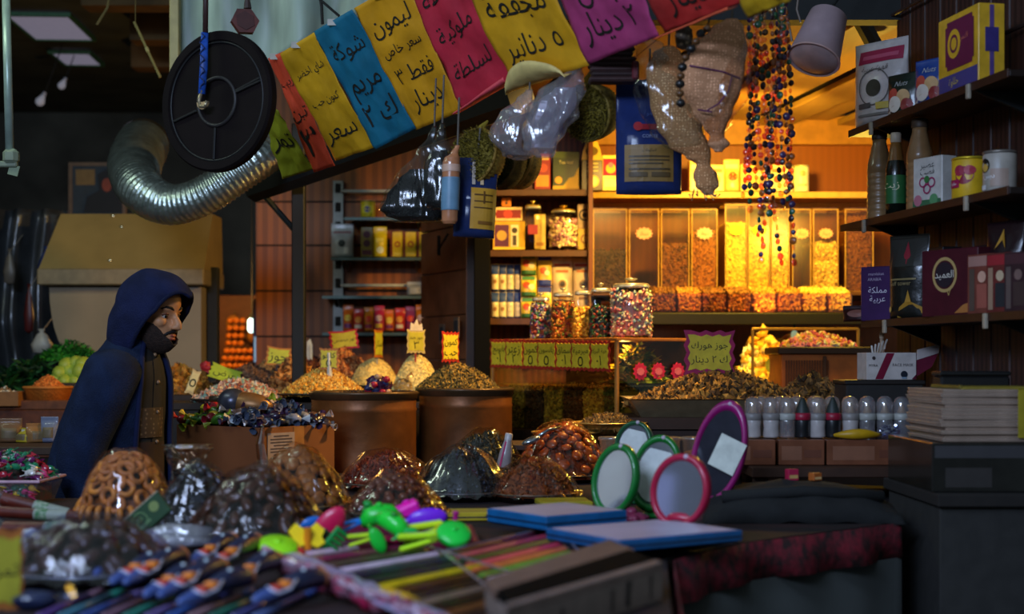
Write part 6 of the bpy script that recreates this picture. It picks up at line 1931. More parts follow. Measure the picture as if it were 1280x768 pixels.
# scoop lying on the sweets
sc_ = boxpt(.09, .19, Hb + .075)
t = thing('metal_scoop', 'shiny metal scoop lying on the wrapped sweets in the cardboard box', 'scoop', sc_, (0, .12, -.12))
build('scoop_bowl', MB().add(ball(.088, .05, .042, 26, 16, c=(.02, 0, .0)), smooth=True), M('8a6038', .4, .5), t)
build('scoop_back', MB().add(ball(.052, .054, .047, 24, 14), X=T(-.035, 0, .002), smooth=True), M('50505e', .3, .6), t)
build('grip', MB().add(tube([(-.06, 0, .012), (-.12, .01, .0)], .011, 12), smooth=True), M('6a5a4c', .3, .6), t)
# clear bag tail hanging on the box corner
p = boxpt(-.012, -.012, .15)
t = thing('clear_bag', 'clear plastic bag tail hanging at the corner of the cardboard box', 'bag', p)
build('bag_tail', MB().add(tube([(0, 0, .02), (-.006, -.012, -.03), (.002, -.012, -.08), (.016, -.016, -.13), (.02, -.012, -.145)], [.008, .014, .018, .02, .006], 12), smooth=False), film('f4e8d8', .2, .8, .1, name='bag_film'), t)
build('bag_twist', MB().add(ball(.008, .008, .012, 8, 6), X=T(0, 0, .024)), film('f4e8d8', .2, .8, .1, name='bag_film'), t)

# ================================================================ the front table and its goods
TT = .9
tp = [(-2.2, 1.6), (.2, 1.7), (.31, 2.86), (.5, 3.12), (.94, 3.5), (.97, 3.9), (1.24, 3.92), (1.24, 4.5), (.34, 4.84), (.28, 4.88), (.28, 5.02), (-1.0, 5.02), (-1.0, 4.12), (-2.2, 4.12)]
t = thing('market_table', 'long front table under all the wrapped dishes, its corner at lower right', 'table', (0, 0, 0))
build('tabletop', MB().add(prism(tp, .035), X=T(0, 0, TT - .023)), M('3a2a20', .7), t)
for x, y in ((-2.0, 1.8), (.12, 1.9), (.4, 3.2), (1.15, 4.3), (-.85, 4.85), (.25, 4.85), (-2.0, 4.05), (-.6, 3.2)):
    build('leg', MB().add(box(.06, .06, TT - .04, (x, y, (TT - .04) / 2), .004)), M('241a14', .7), t)
t = thing('tablecloth', 'dark cloth on the front table with a red patterned border at the hem', 'tablecloth', (0, 0, 0))
build('cloth_top', MB().add(prism([(x * 1.002, y) for x, y in tp], .005), X=T(0, 0, TT - .0035)), M('2c1414', .85, col2='141010', vs=12), t)
edge = tp[1:6]
fine_ = []
for (x0, y0), (x1, y1) in zip(edge, edge[1:]):
    n = max(4, int(math.hypot(x1 - x0, y1 - y0) / .02))
    fine_ += [(x0 + (x1 - x0) * k / n, y0 + (y1 - y0) * k / n) for k in range(n)]
fine_.append(edge[-1])


def skirt(z0, z1, off):
    v, f = [], []
    for i, (x, y) in enumerate(fine_):
        a = off + .012 * math.sin(i * .55) + .008 * math.sin(i * .23)
        k = .55, -.83
        v.append((x + .01 + k[0] * .01, y - .012, z0))
        v.append((x + .012 + a * .6, y - .014 - a, z1))
    for i in range(len(fine_) - 1):
        f.append((2 * i, 2 * i + 1, 2 * i + 3, 2 * i + 2))
    return v, f


build('patterned_border', MB().add(skirt(TT, TT - .085, .012), smooth=True), M('7a1c2a', .8, col2='2a1a1a', vs=38, bump=.3, bs=50), t, mods=[('SOLIDIFY', {'thickness': .002})], label='red and black patterned border')
build('skirt', MB().add(skirt(TT - .084, .05, .014), smooth=True), M('3a3d3b', .9, var=.15, vs=5), t, mods=[('SOLIDIFY', {'thickness': .002})])
ZT = TT + .001
wrap = film('f6f2ee', .05, .5, .12, .35, 26, stretch=(1, 1, .4), name='cling_film')
wrap2 = film('fff4e4', .06, .6, .12, .6, 20, stretch=(1.5, 1.5, .3), name='cling_film')


def dish_at(px, pyb, wpx, z=ZT):
    Yf = (CZ - z) * FP / (pyb - HY)
    R = wpx / 2 * Yf / FP
    R = wpx / 2 * (Yf + R) / FP
    Yc = Yf + R
    return Vector(((px - HX) * Yc / FP, Yc, z)), R, Yc


def wrapped_dish(px, pyb, wpx, hpx, label, dcol='b0a898', fm=None, z=ZT, p=2.0, seed=0, skirt_=.1, sy_=1.0):
    c, R, Yc = dish_at(px, pyb, wpx, z)
    h = hpx * Yc / FP
    t = thing('wrapped_dish', label, 'dish', c)
    build('foil_dish', MB().add(lathe([(0, 0), (R * .72, 0), (R * .95, .022), (R, .024), (R * .98, .027), (R * .93, .026), (R * .7, .005), (0, .005)], 60, fn=lambda a, z_: 1 + .012 * math.cos(a * 30)), smooth=True), M(dcol, .35, .7), t)
    r = random.Random(seed)
    ph = [r.uniform(0, 6) for _ in range(6)]

    def fn(a, b):
        an = 2 * PI * a
        q = b * (1 + skirt_)
        fold = math.sin(13 * an + ph[0] + 2 * math.sin(3 * an + ph[1])) * .5 + math.sin(29 * an + ph[2] + math.sin(5 * an)) * .3
        if q < 1:
            zz = (h - .02) * (1 - q ** p) + .028
        else:
            zz = .028 - .022 * min(1, (q - 1) / (.12)) + .006 * (q > 1.02) * (1 + fold)
        zz += .012 * noise.noise(Vector((math.cos(an) * q * 3.2 + seed, math.sin(an) * q * 3.2, seed))) + fold * .0035 * q
        rr = R * 1.04 * (q + .02 * fold * q)
        return (rr * math.cos(an), rr * math.sin(an), max(zz + .004, .0015))
    v, f = grid(fn, 90, 26, True)
    build('cling_film', MB().add((v, f), smooth=True), fm or wrap, t)
    return c, R, h, t


def mound_things(proto, c, R, h, n, label, group, seed, p=2.0, s0=.9, s1=1.15, flat=False, rmax=.93, zoff=-.008):
    """countable pieces laid over a mound in a dish"""
    r = random.Random(seed)
    first = True
    gold = PI * (3 - math.sqrt(5))
    for i in range(n):
        q = math.sqrt((i + .5) / n) * rmax
        a = i * gold + r.uniform(-.15, .15)
        zz = (h - .02) * (1 - q ** p) + .02 + zoff + r.uniform(-.004, .004)
        pos = c + Vector((R * q * math.cos(a), R * q * math.sin(a), max(zz, .02)))
        slope = math.atan((h - .02) / R * p * q ** (p - 1))
        rot = Matrix.Rotation(a, 3, 'Z') @ Matrix.Rotation(slope * .9, 3, 'Y') @ Matrix.Rotation(r.uniform(0, 6.28), 3, 'Z') @ Matrix.Rotation(r.uniform(-.4, .4), 3, 'X')
        rot = rot.to_euler()
        if first:
            proto.location, proto.rotation_euler = pos, rot
            props(proto, label, None, group)
            first = False
        else:
            dup(proto, pos, tuple(rot), label, group, r.uniform(s0, s1))


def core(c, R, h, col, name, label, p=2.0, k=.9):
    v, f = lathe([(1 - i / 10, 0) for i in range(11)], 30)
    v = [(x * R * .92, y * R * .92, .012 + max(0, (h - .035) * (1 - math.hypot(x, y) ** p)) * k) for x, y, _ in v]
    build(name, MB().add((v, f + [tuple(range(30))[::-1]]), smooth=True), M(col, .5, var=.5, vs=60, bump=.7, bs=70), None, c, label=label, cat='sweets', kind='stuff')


def date_proto(col, i, L=.021, coat=.5):
    return build('date', MB().add(ball(L, L * .55, L * .5, 14, 9, .18, 2.2, i), smooth=True), M(col, .3, coat=coat, var=.4, vs=70, bump=.3, bs=120), None, cat='date')


# dates, bottom left
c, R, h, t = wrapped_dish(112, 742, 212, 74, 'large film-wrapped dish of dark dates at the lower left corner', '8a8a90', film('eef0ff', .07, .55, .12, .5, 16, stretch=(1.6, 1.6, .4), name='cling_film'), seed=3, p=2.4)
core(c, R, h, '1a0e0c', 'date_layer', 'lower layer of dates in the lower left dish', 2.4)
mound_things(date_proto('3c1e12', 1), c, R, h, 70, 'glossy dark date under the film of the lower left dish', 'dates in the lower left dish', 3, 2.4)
# pale sheet beside it
t = thing('white_wrapper', 'crumpled white plastic sheet behind the lower left dish of dates', 'wrapper', onz(36, 700, ZT) + Vector((0, .08, .0)), (0, 0, .2))
v, f = grid(lambda a, b: ((a - .5) * .26, (b - .5) * .15, .014 + .02 * math.sin(PI * a) + .02 * noise.noise(Vector((a * 4, b * 4, 1))) + .01 * noise.noise(Vector((a * 14, b * 14, 1)))), 40, 24)
build('sheet', MB().add((v, f), smooth=True), M('a8acb8', .3, coat=.4), t, mods=[('SOLIDIFY', {'thickness': .002})])
build('sheet_roll', MB().add(tube([(-.13, -.07, .014), (0, -.075, .02), (.12, -.07, .014)], .011, 10), smooth=True), M('b8bcc8', .3, coat=.4), t)
# dates A and B
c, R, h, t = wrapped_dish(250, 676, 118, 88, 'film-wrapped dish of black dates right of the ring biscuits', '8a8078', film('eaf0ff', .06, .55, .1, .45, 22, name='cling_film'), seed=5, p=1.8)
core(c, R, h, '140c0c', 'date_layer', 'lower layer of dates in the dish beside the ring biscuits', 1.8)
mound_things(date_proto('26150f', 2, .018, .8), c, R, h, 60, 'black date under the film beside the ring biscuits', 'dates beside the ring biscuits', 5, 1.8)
c, R, h, t = wrapped_dish(322, 692, 176, 96, 'wide film-wrapped dish of dark brown dates behind the lime toy', '6a5a50', film('f2f0f4', .05, .5, .12, .5, 20, stretch=(1.4, 1.4, .4), name='cling_film'), seed=6, p=1.8)
core(c, R, h, '1e0f0a', 'date_layer', 'lower layer of dates in the wide dish behind the lime toy', 1.8)
mound_things(date_proto('45220f', 3, .022, .5), c, R, h, 75, 'dark brown date under the film of the wide dish behind the lime toy', 'dates in the wide dish', 6, 1.8)
# rolled film edge in front of dish A
t = thing('film_roll', 'bunched grey cling film lying in front of the black dates', 'film', onz(215, 692, ZT) + Vector((0, .05, .012)), (0, 0, .15))
build('film_bunch', MB().add(tube([(-.07, 0, .012), (-.02, .015, .02), (.04, .005, .018), (.1, .02, .014)], [.016, .024, .022, .012], 14), smooth=True), film('d8d8e4', .25, .85, .15, .8, 30, milk=.3, name='bunched_film'), t)
build('film_tail', MB().add(tube([(-.06, -.01, .01), (0, -.03, .01), (.08, -.035, .008)], [.012, .012, .006], 10), smooth=True), film('d8d8e4', .25, .85, .15, .8, 30, milk=.3, name='bunched_film'), t)
# figs C
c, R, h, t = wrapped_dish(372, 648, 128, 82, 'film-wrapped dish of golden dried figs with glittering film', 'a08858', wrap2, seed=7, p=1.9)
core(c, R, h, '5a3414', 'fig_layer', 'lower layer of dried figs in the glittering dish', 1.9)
fg = build('dried_fig', MB().add(lathe([(0, -.01), (.018, -.009), (.022, -.002), (.017, .006), (.006, .010), (0, .008)], 14, fn=lambda a, z: 1 + .06 * math.cos(a * 7)), smooth=True), M('8a5424', .45, var=.3, vs=40, bump=.4, bs=60), None, cat='dried fig')
mound_things(fg, c, R, h, 62, 'golden brown dried fig under the glittering film', 'dried figs in the glittering dish', 8, 1.9)
# ring biscuits
c, R, h, t = wrapped_dish(157, 664, 114, 90, 'film-wrapped dish of golden ring biscuits in front of the hooded man', '9a8868', film('f4eef8', .06, .55, .08, .3, 18, name='cling_film'), seed=9, p=3.0)
core(c, R, h, '6a3c14', 'biscuit_layer', 'lower layer of ring biscuits in the dish', 3.0, .92)
rg = build('ring_biscuit', MB().add(torus(.0155, .0068, 22, 10), smooth=True), M('b8702a', .5, var=.25, vs=30, bump=.2, bs=80), None, cat='biscuit')
mound_things(rg, c, R, h, 60, 'golden ring biscuit heaped under film in front of the man', 'ring biscuits in the wrapped dish', 10, 3.0, rmax=.9)
for row in range(1):
    for i in range(26):
        a = i / 26 * 2 * PI
        dup(rg, c + Vector((R * .9 * math.cos(a), R * .9 * math.sin(a), .034)), (PI / 2, 0, a + .25), 'golden ring biscuit heaped under film in front of the man', 'ring biscuits in the wrapped dish', 1.1)
# fruit on the far side of the table
def stuff_dish(px, pyb, wpx, hpx, cols, nm, lab, n, size, seed, fm, p=1.9, el=1.5, dcol='7a7068', kind='oct'):
    c, R, h, t = wrapped_dish(px, pyb, wpx, hpx, 'film-wrapped dish of ' + lab, dcol, fm, seed=seed, p=p)
    heap(nm, lab + ' under the film of its dish', 'dried goods', c + Vector((0, 0, .018)), R * .95, R * .95, h - .03, cols, n, size, seed, el, p, kind=kind, rough=.45)


stuff_dish(484, 618, 118, 48, ('7a2c18', '943c20', '5c1e10'), 'bark_heap', 'reddish brown shredded bark, lit from the right', 900, .006, 11, film('f8eee8', .05, .5, .12, .3, 18, name='cling_film'), 2.2, 2.2)
stuff_dish(578, 630, 118, 62, ('16140f', '221e16', '0e0c0a'), 'black_seed_heap', 'black seeds with a big blue-white glare', 900, .005, 12, film('e6eeff', .12, .55, .16, .3, 10, name='cling_film'), 2.3)
stuff_dish(606, 606, 104, 62, ('26241a', '343022', '16150f'), 'leaf_tea_heap', 'dark green leaf tea behind the black seeds', 900, .007, 13, film('f2f0e6', .05, .5, .12, .3, 20, name='cling_film'), 2.2, 2.2)
stuff_dish(667, 632, 112, 50, ('6a3414', '864820', '4a220e'), 'clove_heap', 'brown cloves right of the black seeds', 900, .006, 14, film('fff0e0', .05, .5, .12, .3, 22, name='cling_film'), 2.2, 1.8)
c, R, h, t = wrapped_dish(703, 606, 120, 72, 'film-wrapped dish of amber dried apricots left of the green mirrors', '8a7a60', film('fff2e6', .06, .55, .1, .3, 22, name='cling_film'), seed=15, p=2.2)
core(c, R, h, '6a2c10', 'apricot_layer', 'lower layer of dried apricots in the amber dish', 2.2)
ap = build('dried_apricot', MB().add(ball(.019, .017, .009, 14, 8, .25, 2, 3), smooth=True), M('a84c1a', .35, coat=.5, var=.3, vs=40), None, cat='dried apricot')
mound_things(ap, c, R, h, 70, 'amber dried apricot under film left of the green mirrors', 'dried apricots in the amber dish', 16, 2.2)
c, R, h, t = wrapped_dish(494, 658, 122, 58, 'film-wrapped dish of brown berries behind the pink toy', '6a5a48', film('fff0e4', .06, .55, .12, .45, 24, name='cling_film'), seed=17, p=1.9)
core(c, R, h, '3a1c12', 'berry_layer', 'lower layer of berries in the dish behind the pink toy', 1.9)
br = build('dried_berry', MB().add(ball(.0125, .0125, .011, 12, 8, .15, 2, 5), smooth=True), M('5a2a1a', .4, var=.35, vs=50, coat=.3), None, cat='dried berry')
mound_things(br, c, R, h, 85, 'brown dried berry under film behind the pink toy', 'dried berries behind the pink toy', 18, 1.9)
# cream tube, spoon, foil trays with herbs
p = onz(628, 600, ZT)
t = thing('cream_tube', 'small white tube with pink side standing between the leaf tea and the apricots', 'tube', at(629, 586, 4.5), (0, .18, .3))
t.location.z = ZT + .055
t.location.y = 4.52
build('tube_body', MB().add(lathe([(0, 0), (.02, 0), (.024, .003), (.02, .05), (.012, .088), (.0115, .092)], 20), smooth=True), M('a89a98', .35, coat=.3), t)
build('cap', MB().add(lathe([(.0125, .09), (.0125, .108), (.01, .112), (0, .112)], 16), smooth=True), M('c8c0bc', .3), t)
build('pink_stripe', MB().add(prism([(-.02, .004), (-.014, .004), (-.006, .085), (-.010, .085)], .002), X=T(-.002, -.0225, 0, PI / 2 - .12)), M('d84a78', .4), t)
t = thing('low_step', 'low wooden step carrying the foil trays of herbs', 'step', (.28, 4.88, 0))
t.location = (.095, 4.9, TT)
build('step_board', MB().add(box(.36, .26, .02, (0, 0, .105), .003)), M('3a2416', .6), t)
build('step_side', MB().add(box(.02, .26, .095, (-.17, 0, .0475), .003)), M('3a2416', .6), t)
build('step_side', MB().add(box(.02, .26, .095, (.17, 0, .0475), .003)), M('3a2416', .6), t)
for i, (px, wpx, Y, zz, cols, lab) in enumerate(((708, 84, 4.86, TT + .116, ('a88434', 'c09c48', '705820'), 'crimped foil tray of golden herbs behind the apricots'), (756, 92, 4.92, TT + .116, ('8a6428', 'a87c38', '5c4018'), 'crimped foil tray of brown herbs behind the green mirrors'))):
    c = at(px, 0, Y)
    c.z = zz
    R = wpx / 2 * Y / FP
    if i:
        c.x += .015
        c.z += .03
    t = thing('foil_tray', lab, 'tray', c)
    build('foil_dish', MB().add(lathe([(0, 0), (R * .8, 0), (R, .035), (R * 1.04, .038), (R * .99, .036), (R * .8, .004), (0, .004)], 90, fn=lambda a, z: 1 + .015 * math.cos(a * 45)), smooth=True), M('c8a860', .3, .8), t)
    build('rolled_rim', MB().add(torus(R * 1.03, .003, 60, 6), X=T(z=.037), smooth=True), M('d0b068', .3, .8), t)
    heap('herb_heap', 'loose herbs in the ' + lab, 'herbs', c + Vector((0, 0, .018)), R * .93, R * .93, .045, cols, 800, .006, 80 + i, 2.2, power=1.8)
t = thing('serving_spoon', 'silver spoon bowl sticking out left of the amber apricots', 'spoon', at(664, 551, 4.6), (0, -.35, .3))
build('spoon_bowl', MB().add(ball(.034, .022, .012, 18, 10), smooth=True), M('b0b8c0', .2, .9), t)
build('handle', MB().add(tube([(.03, 0, .004), (.07, .01, .01), (.12, .03, .0)], [.006, .005, .006], 10), smooth=True), M('a8b0b8', .2, .9), t)
for i, px in enumerate((764, 797, 832, 866, 899, 934)):
    p = at(px, 560, 4.66)
    Z0 = TT + .001
    t = thing('clear_tub', 'clear lidded plastic tub behind the mirrors, %s' % ('first from the left', 'second from the left', 'third from the left', 'fourth from the left', 'fifth from the left', 'last, behind the purple mirror')[i], 'tub', (p.x, 4.6, Z0), group='clear tubs behind the mirrors')
    build('tub_wall', MB().add(lathe([(0, 0), (.034, 0), (.042, .14), (.045, .142)], 26), smooth=True), film('f4e8e0', .15, .7, .1, milk=.12, name='tub_plastic'), t)
    build('lid', MB().add(lathe([(0, .15), (.044, .15), (.047, .146), (.047, .14), (.044, .14)], 26), smooth=True), film('f4e8e0', .2, .75, .1, milk=.2, name='tub_lid'), t)
    build('tub_filling', MB().add(lathe([(0, .004), (.032, .004), (.038, .1), (0, .112)], 20), smooth=True), M(('a87850', 'b88a60', '8a6448')[i % 3], .7, var=.4, vs=80, bump=.4), None, (p.x, 4.6, Z0), label='pale brown contents of the clear tub, %s' % ('first from the left', 'second from the left', 'third from the left', 'fourth from the left', 'fifth from the left', 'last, behind the purple mirror')[i], cat='dry goods', kind='stuff')

# candy tub at far left
c = at(10, 612, 4.0)
t = thing('candy_tub', 'clear plastic tub of coloured wrapped candies at the far left', 'tub', (c.x, 3.99, ZT))
tw = .25
build('tub_wall', MB().add(([(-tw * .42, -.09, 0), (tw * .42, -.09, 0), (tw * .42, .09, 0), (-tw * .42, .09, 0), (-tw / 2, -.11, .065), (tw / 2, -.11, .065), (tw / 2, .11, .065), (-tw / 2, .11, .065)], [(3, 2, 1, 0), (0, 1, 5, 4), (1, 2, 6, 5), (2, 3, 7, 6), (3, 0, 4, 7)])), film('f0e4ec', .14, .6, .08, milk=.08, name='tub_clear'), t)
mb = MB()
for sx, sy_, cx, cy in ((tw + .012, .012, 0, -.112), (tw + .012, .012, 0, .112), (.012, .23, tw / 2, 0), (.012, .23, -tw / 2, 0)):
    mb.add(box(sx, sy_, .008, (cx, cy, .066), .002))
build('rim', mb, M('c8a0b0', .3, coat=.4), t)
r = random.Random(3)
cdy = []
for col, nm in (('a81c34', 'red'), ('1c7a54', 'green'), ('d8b420', 'yellow'), ('d8d4cc', 'white'), ('6a1c5a', 'purple'), ('d0407a', 'pink')):
    o = build('candy', MB().add(ball(.014, .010, .009, 10, 7, .1, 2, 1)).add(prism([(.012, 0), (.024, .01), (.024, -.01)], .002)).add(prism([(-.012, 0), (-.024, -.01), (-.024, .01)], .002)), M(col, .25, coat=.5), None, cat='candy')
    props(o, nm + ' wrapped candy piled in the clear tub at the far left', None, nm + ' candies in the far left tub')
    cdy.append([o, False])
for k in range(170):
    x, y = r.uniform(-.11, .115), r.uniform(-.095, .095)
    hh = .06 + .075 * (1 - (x / .13) ** 2) * (1 - (y / .13) ** 2)
    z = ZT + (r.uniform(.012, hh) if (k % 4 == 0) else hh + r.uniform(-.01, .006))
    if k % 4 == 0:
        y = -.088 + .0 * y
        z = ZT + r.uniform(.012, .055)
    w_ = 3 if (hh > .12 and r.random() < .4) else r.choice([0, 0, 1, 1, 2, 3, 4, 5]) if z < ZT + .1 else r.choice([1, 4, 0, 4, 1])
    o = cdy[w_]
    pos, rot = (c.x + x, 3.99 + y, z), (r.uniform(-.6, .6), r.uniform(-.6, .6), r.uniform(0, 6))
    if not o[1]:
        o[0].location, o[0].rotation_euler, o[1] = pos, rot, True
    else:
        dup(o[0], pos, rot)
v, f = lathe([(1 - i / 8, 0) for i in range(9)], 24)
build('candy_filling', MB().add(([(x * .115, y * .095, .006 + .045 + .07 * max(0, (1 - x * x) * (1 - y * y)) - .02) for x, y, _ in v], f)).add(box(.2, .16, .045, (0, .0, .026))), M('6a2438', .4, col2='1c4a3c', vs=50), None, (c.x, 3.99, ZT), label='lower layer of candies inside the clear tub at the far left', cat='candies', kind='stuff')
# brown rolls with labels
for i, (a_, b_, zz, lab) in enumerate((((4, 624), (128, 655), .055, 'upper brown fruit-leather roll with a pale label, slanting down to the biscuits'), ((0, 640), (120, 648), .03, 'middle brown fruit-leather roll with a pale label'), ((6, 662), (128, 664), .017, 'lowest and thickest brown fruit-leather roll with green and white label'))):
    Ya = (3.42, 3.38, 3.24)[i]
    P0, P1 = at(a_[0], a_[1], Ya), at(b_[0], b_[1], Ya - .03)
    base = TT + .02 + (.055, .028, 0)[i]
    off = base - (P0.z + P1.z) / 2
    mid = (P0 + P1) / 2
    d = P1 - P0
    t = thing('fruit_roll', lab, 'roll', mid, (0, 0, 0), 'labelled brown rolls at the left')
    rr = (.016, .014, .019)[i]
    build('roll_body', MB().add(tube([-d / 2, d / 2], rr, 18), smooth=True), M('5a2014', .4, coat=.4, var=.25, vs=20), t, mods=[('EDGE_SPLIT', {})])
    pl_ = build('paper_label', MB().add(tube([d * (-.18 + .05 * i), d * (.16 + .05 * i)], rr * 1.04, 18, False), smooth=True), M('8a9084', .5), t)
    build('label_print', MB().add(tube([d * (-.16 + .05 * i), d * (-.04 + .05 * i)], rr * 1.06, 18, False), smooth=True), M('2c6a38', .5, col2='a0a894', vs=60), pl_)
    build('film_end', MB().add(tube([-d / 2, -d / 2 - d.normalized() * .02 + Vector((0, 0, .006))], [rr * .9, rr * 1.3], 12)), film('e8e0e8', .2, .8, .1, name='roll_film'), t)
# green card
p = at(172, 641, 3.0)
t = pack('tea_box', 'slim dark green box tilted between the ring biscuits and the black dates', 'box', p, 0, .115, .052, .012, '1c3c20', [('disc', .78, .6, .1, '6a7a3c'), ('rect', .1, .2, .6, .32, '4a6a40'), ('text', .4, .55, .1, 'شاي', '7a9a60'), ('ring', .42, .5, .16, .02, '5a7a48', 1)], None, .3, .001)
t.rotation_euler = (-.25, -.72, 0)
t.location = at(190, 660, 3.02)
build('pale_edge', MB().add(box(.117, .013, .002, (0, 0, .0525), .0005)), M('b0a890', .4), t)
# standing clear bag behind biscuits
t, o0 = hang('clear_bag', 'open clear plastic bag standing behind the ring biscuits with warm glints', 'bag', [(560, 234, 27), (570, 233, 24), (585, 228, 14), (600, 230, 17), (640, 234, 26), (652, 235, 22)], 3.62, film('fff2e2', .12, .9, .1, .8, 24, name='bag_film'), .5, 'bag_wall', .3, 4)
build('bag_lip', MB().add(loft([(556, 234, 30), (558, 234, 27), (561, 234, 26)], 3.62, .6, 22, .3, 5, o0), smooth=True), film('fff2e2', .2, .9, .1, .8, 24, name='bag_film'), t)

# ---- navy blister gadgets
def gadget(a_, b_, z0, i, lab):
    P0, P1 = onz(a_[0], a_[1], z0), onz(b_[0], b_[1], z0)
    L = (P1 - P0).length
    an = math.atan2(P1.y - P0.y, P1.x - P0.x)
    t = thing('navy_clip', lab, 'gadget', P0, (0, 0, an), 'navy gadgets in the lower left foreground')
    s = L
    build('body', MB().add(tube([(s * .42, 0, .017), (s * .5, 0, .02), (s * .65, 0, .024), (s * .85, 0, .022), (s * .97, 0, .017), (s, 0, .015)], [.012, .016, .0185, .018, .013, .004], 16, flat=.9), smooth=True), M('1c2440', .4, coat=.15), t)
    build('tip', MB().add(tube([(0, 0, .008), (s * .06, 0, .01), (s * .2, 0, .012), (s * .46, 0, .014)], [.004, .0085, .012, .014], 14, flat=.75), smooth=True), M('40548e', .4, coat=.15), t)
    wf = build('window_frame', MB().add(tube([(s * .5, -.011, .028), (s * .38, -.0155, .017), (s * .24, -.0125, .014), (s * .2, -.004, .02), (s * .24, .008, .022)], .0028, 8), smooth=True), M('b8bcd0', .3), t)
    for k, (x, cc_) in enumerate(((.28, 'b83c24'), (.4, 'd87a28'))):
        build('orange_panel', MB().add(box(s * .085, .02, .013, (s * x, -.004, .019 + .004 * k), .003)), M(cc_, .35, emis=0), wf)
    build('bright_stud', MB().add(ball(.004, .004, .003), X=T(s * .62, -.008, .041)), M('c8d8e0', .2), t)
    build('tail_band', MB().add(tube([(s * .9, 0, .0205), (s * .925, 0, .0195)], [.0178, .0165], 16, flat=.92), smooth=True), M('b86a3c', .35), t)
    return t


gl = [((118, 724), (194, 697), 'navy gadget with orange window, farthest left of the upper row'), ((138, 735), (206, 713), 'navy gadget mostly hidden between two others in the upper row'), ((155, 736), (232, 706), 'navy gadget with orange window, third of the upper row'), ((236, 711), (294, 687), 'navy gadget at the back of the group, left one of two'), ((258, 717), (326, 688), 'navy gadget at the back of the group beside the lime toy'),
      ((180, 752), (248, 728), 'navy gadget left in the lower row'), ((198, 752), (282, 720), 'navy gadget in the middle of the lower row'), ((222, 762), (316, 734), 'navy gadget nearest the viewer with the largest orange window'), ((316, 758), (408, 736), 'navy gadget at the right end beside the pink wrapper'), ((280, 738), (350, 712), 'navy gadget behind the nearest one')]
for i, (a_, b_, lab) in enumerate(gl):
    gadget(a_, b_, ZT + .02 - .004 * (i % 2), i, lab)
# clear blister card and pens beneath
pc = ['4a2c6a', '3a6a7a', '28407a', '6a4a5a', '1c6a5a', '5a4a7a', '2a4a8a', '7a5a60', '1c5a48', '3a3a6a', '4a5a8a']
for i, col in enumerate(pc):
    a_, b_ = (48 + i * 27, 772), (128 + i * 27, 738)
    P0, P1 = onz(*a_, ZT + .006), onz(*b_, ZT + .006)
    d = P1 - P0
    t = thing('pen', '%s pen lying under the navy gadgets, number %s from the left edge' % (('purple', 'teal', 'blue', 'mauve', 'green', 'violet', 'bright blue', 'dusty pink', 'dark green', 'indigo', 'steel blue')[i], ('one', 'two', 'three', 'four', 'five', 'six', 'seven', 'eight', 'nine', 'ten', 'eleven')[i]), 'pen', P0, (0, 0, 0), 'pens under the navy gadgets')
    build('barrel', MB().add(tube([Vector((0, 0, .0)), d * .78], .0058, 12), smooth=True), M(col, .3, coat=.4), t)
    build('cap', MB().add(tube([d * .76, d * .98, d], [.0062, .006, .003], 12), smooth=True), M(pc[(i + 3) % 11], .3, coat=.4), t)
# small bottle-like pack and yellow leaf sign at bottom-left corner
note(onz(8, 762, ZT) + Vector((0, .0, .062)), .5, .05, .13, 'تمر', 'yellow-green leaf-shaped price tag at the lower left corner', border='a8642c', col='a8a030', name='price_tag', cat='price tag', zig=3, stick=(.01, 0, .005, '8a5a30'))
t = thing('film_pack', 'small blue-glinting film pack at the lower left corner beside the leaf-shaped tag', 'pack', onz(44, 762, ZT) + Vector((0, .0, .014)), (0, 0, .4))
build('pack_body', MB().add(ball(.035, .02, .016, 18, 10, .2, 2, 2), smooth=True), M('1c2440', .25, coat=.6), t)
build('film_lip', MB().add(tube([(.03, 0, .004), (.045, .006, .006), (.055, .0, .012)], [.01, .008, .014], 10)), film('e0e8ff', .06, .3, .2, name='pack_lip'), t)

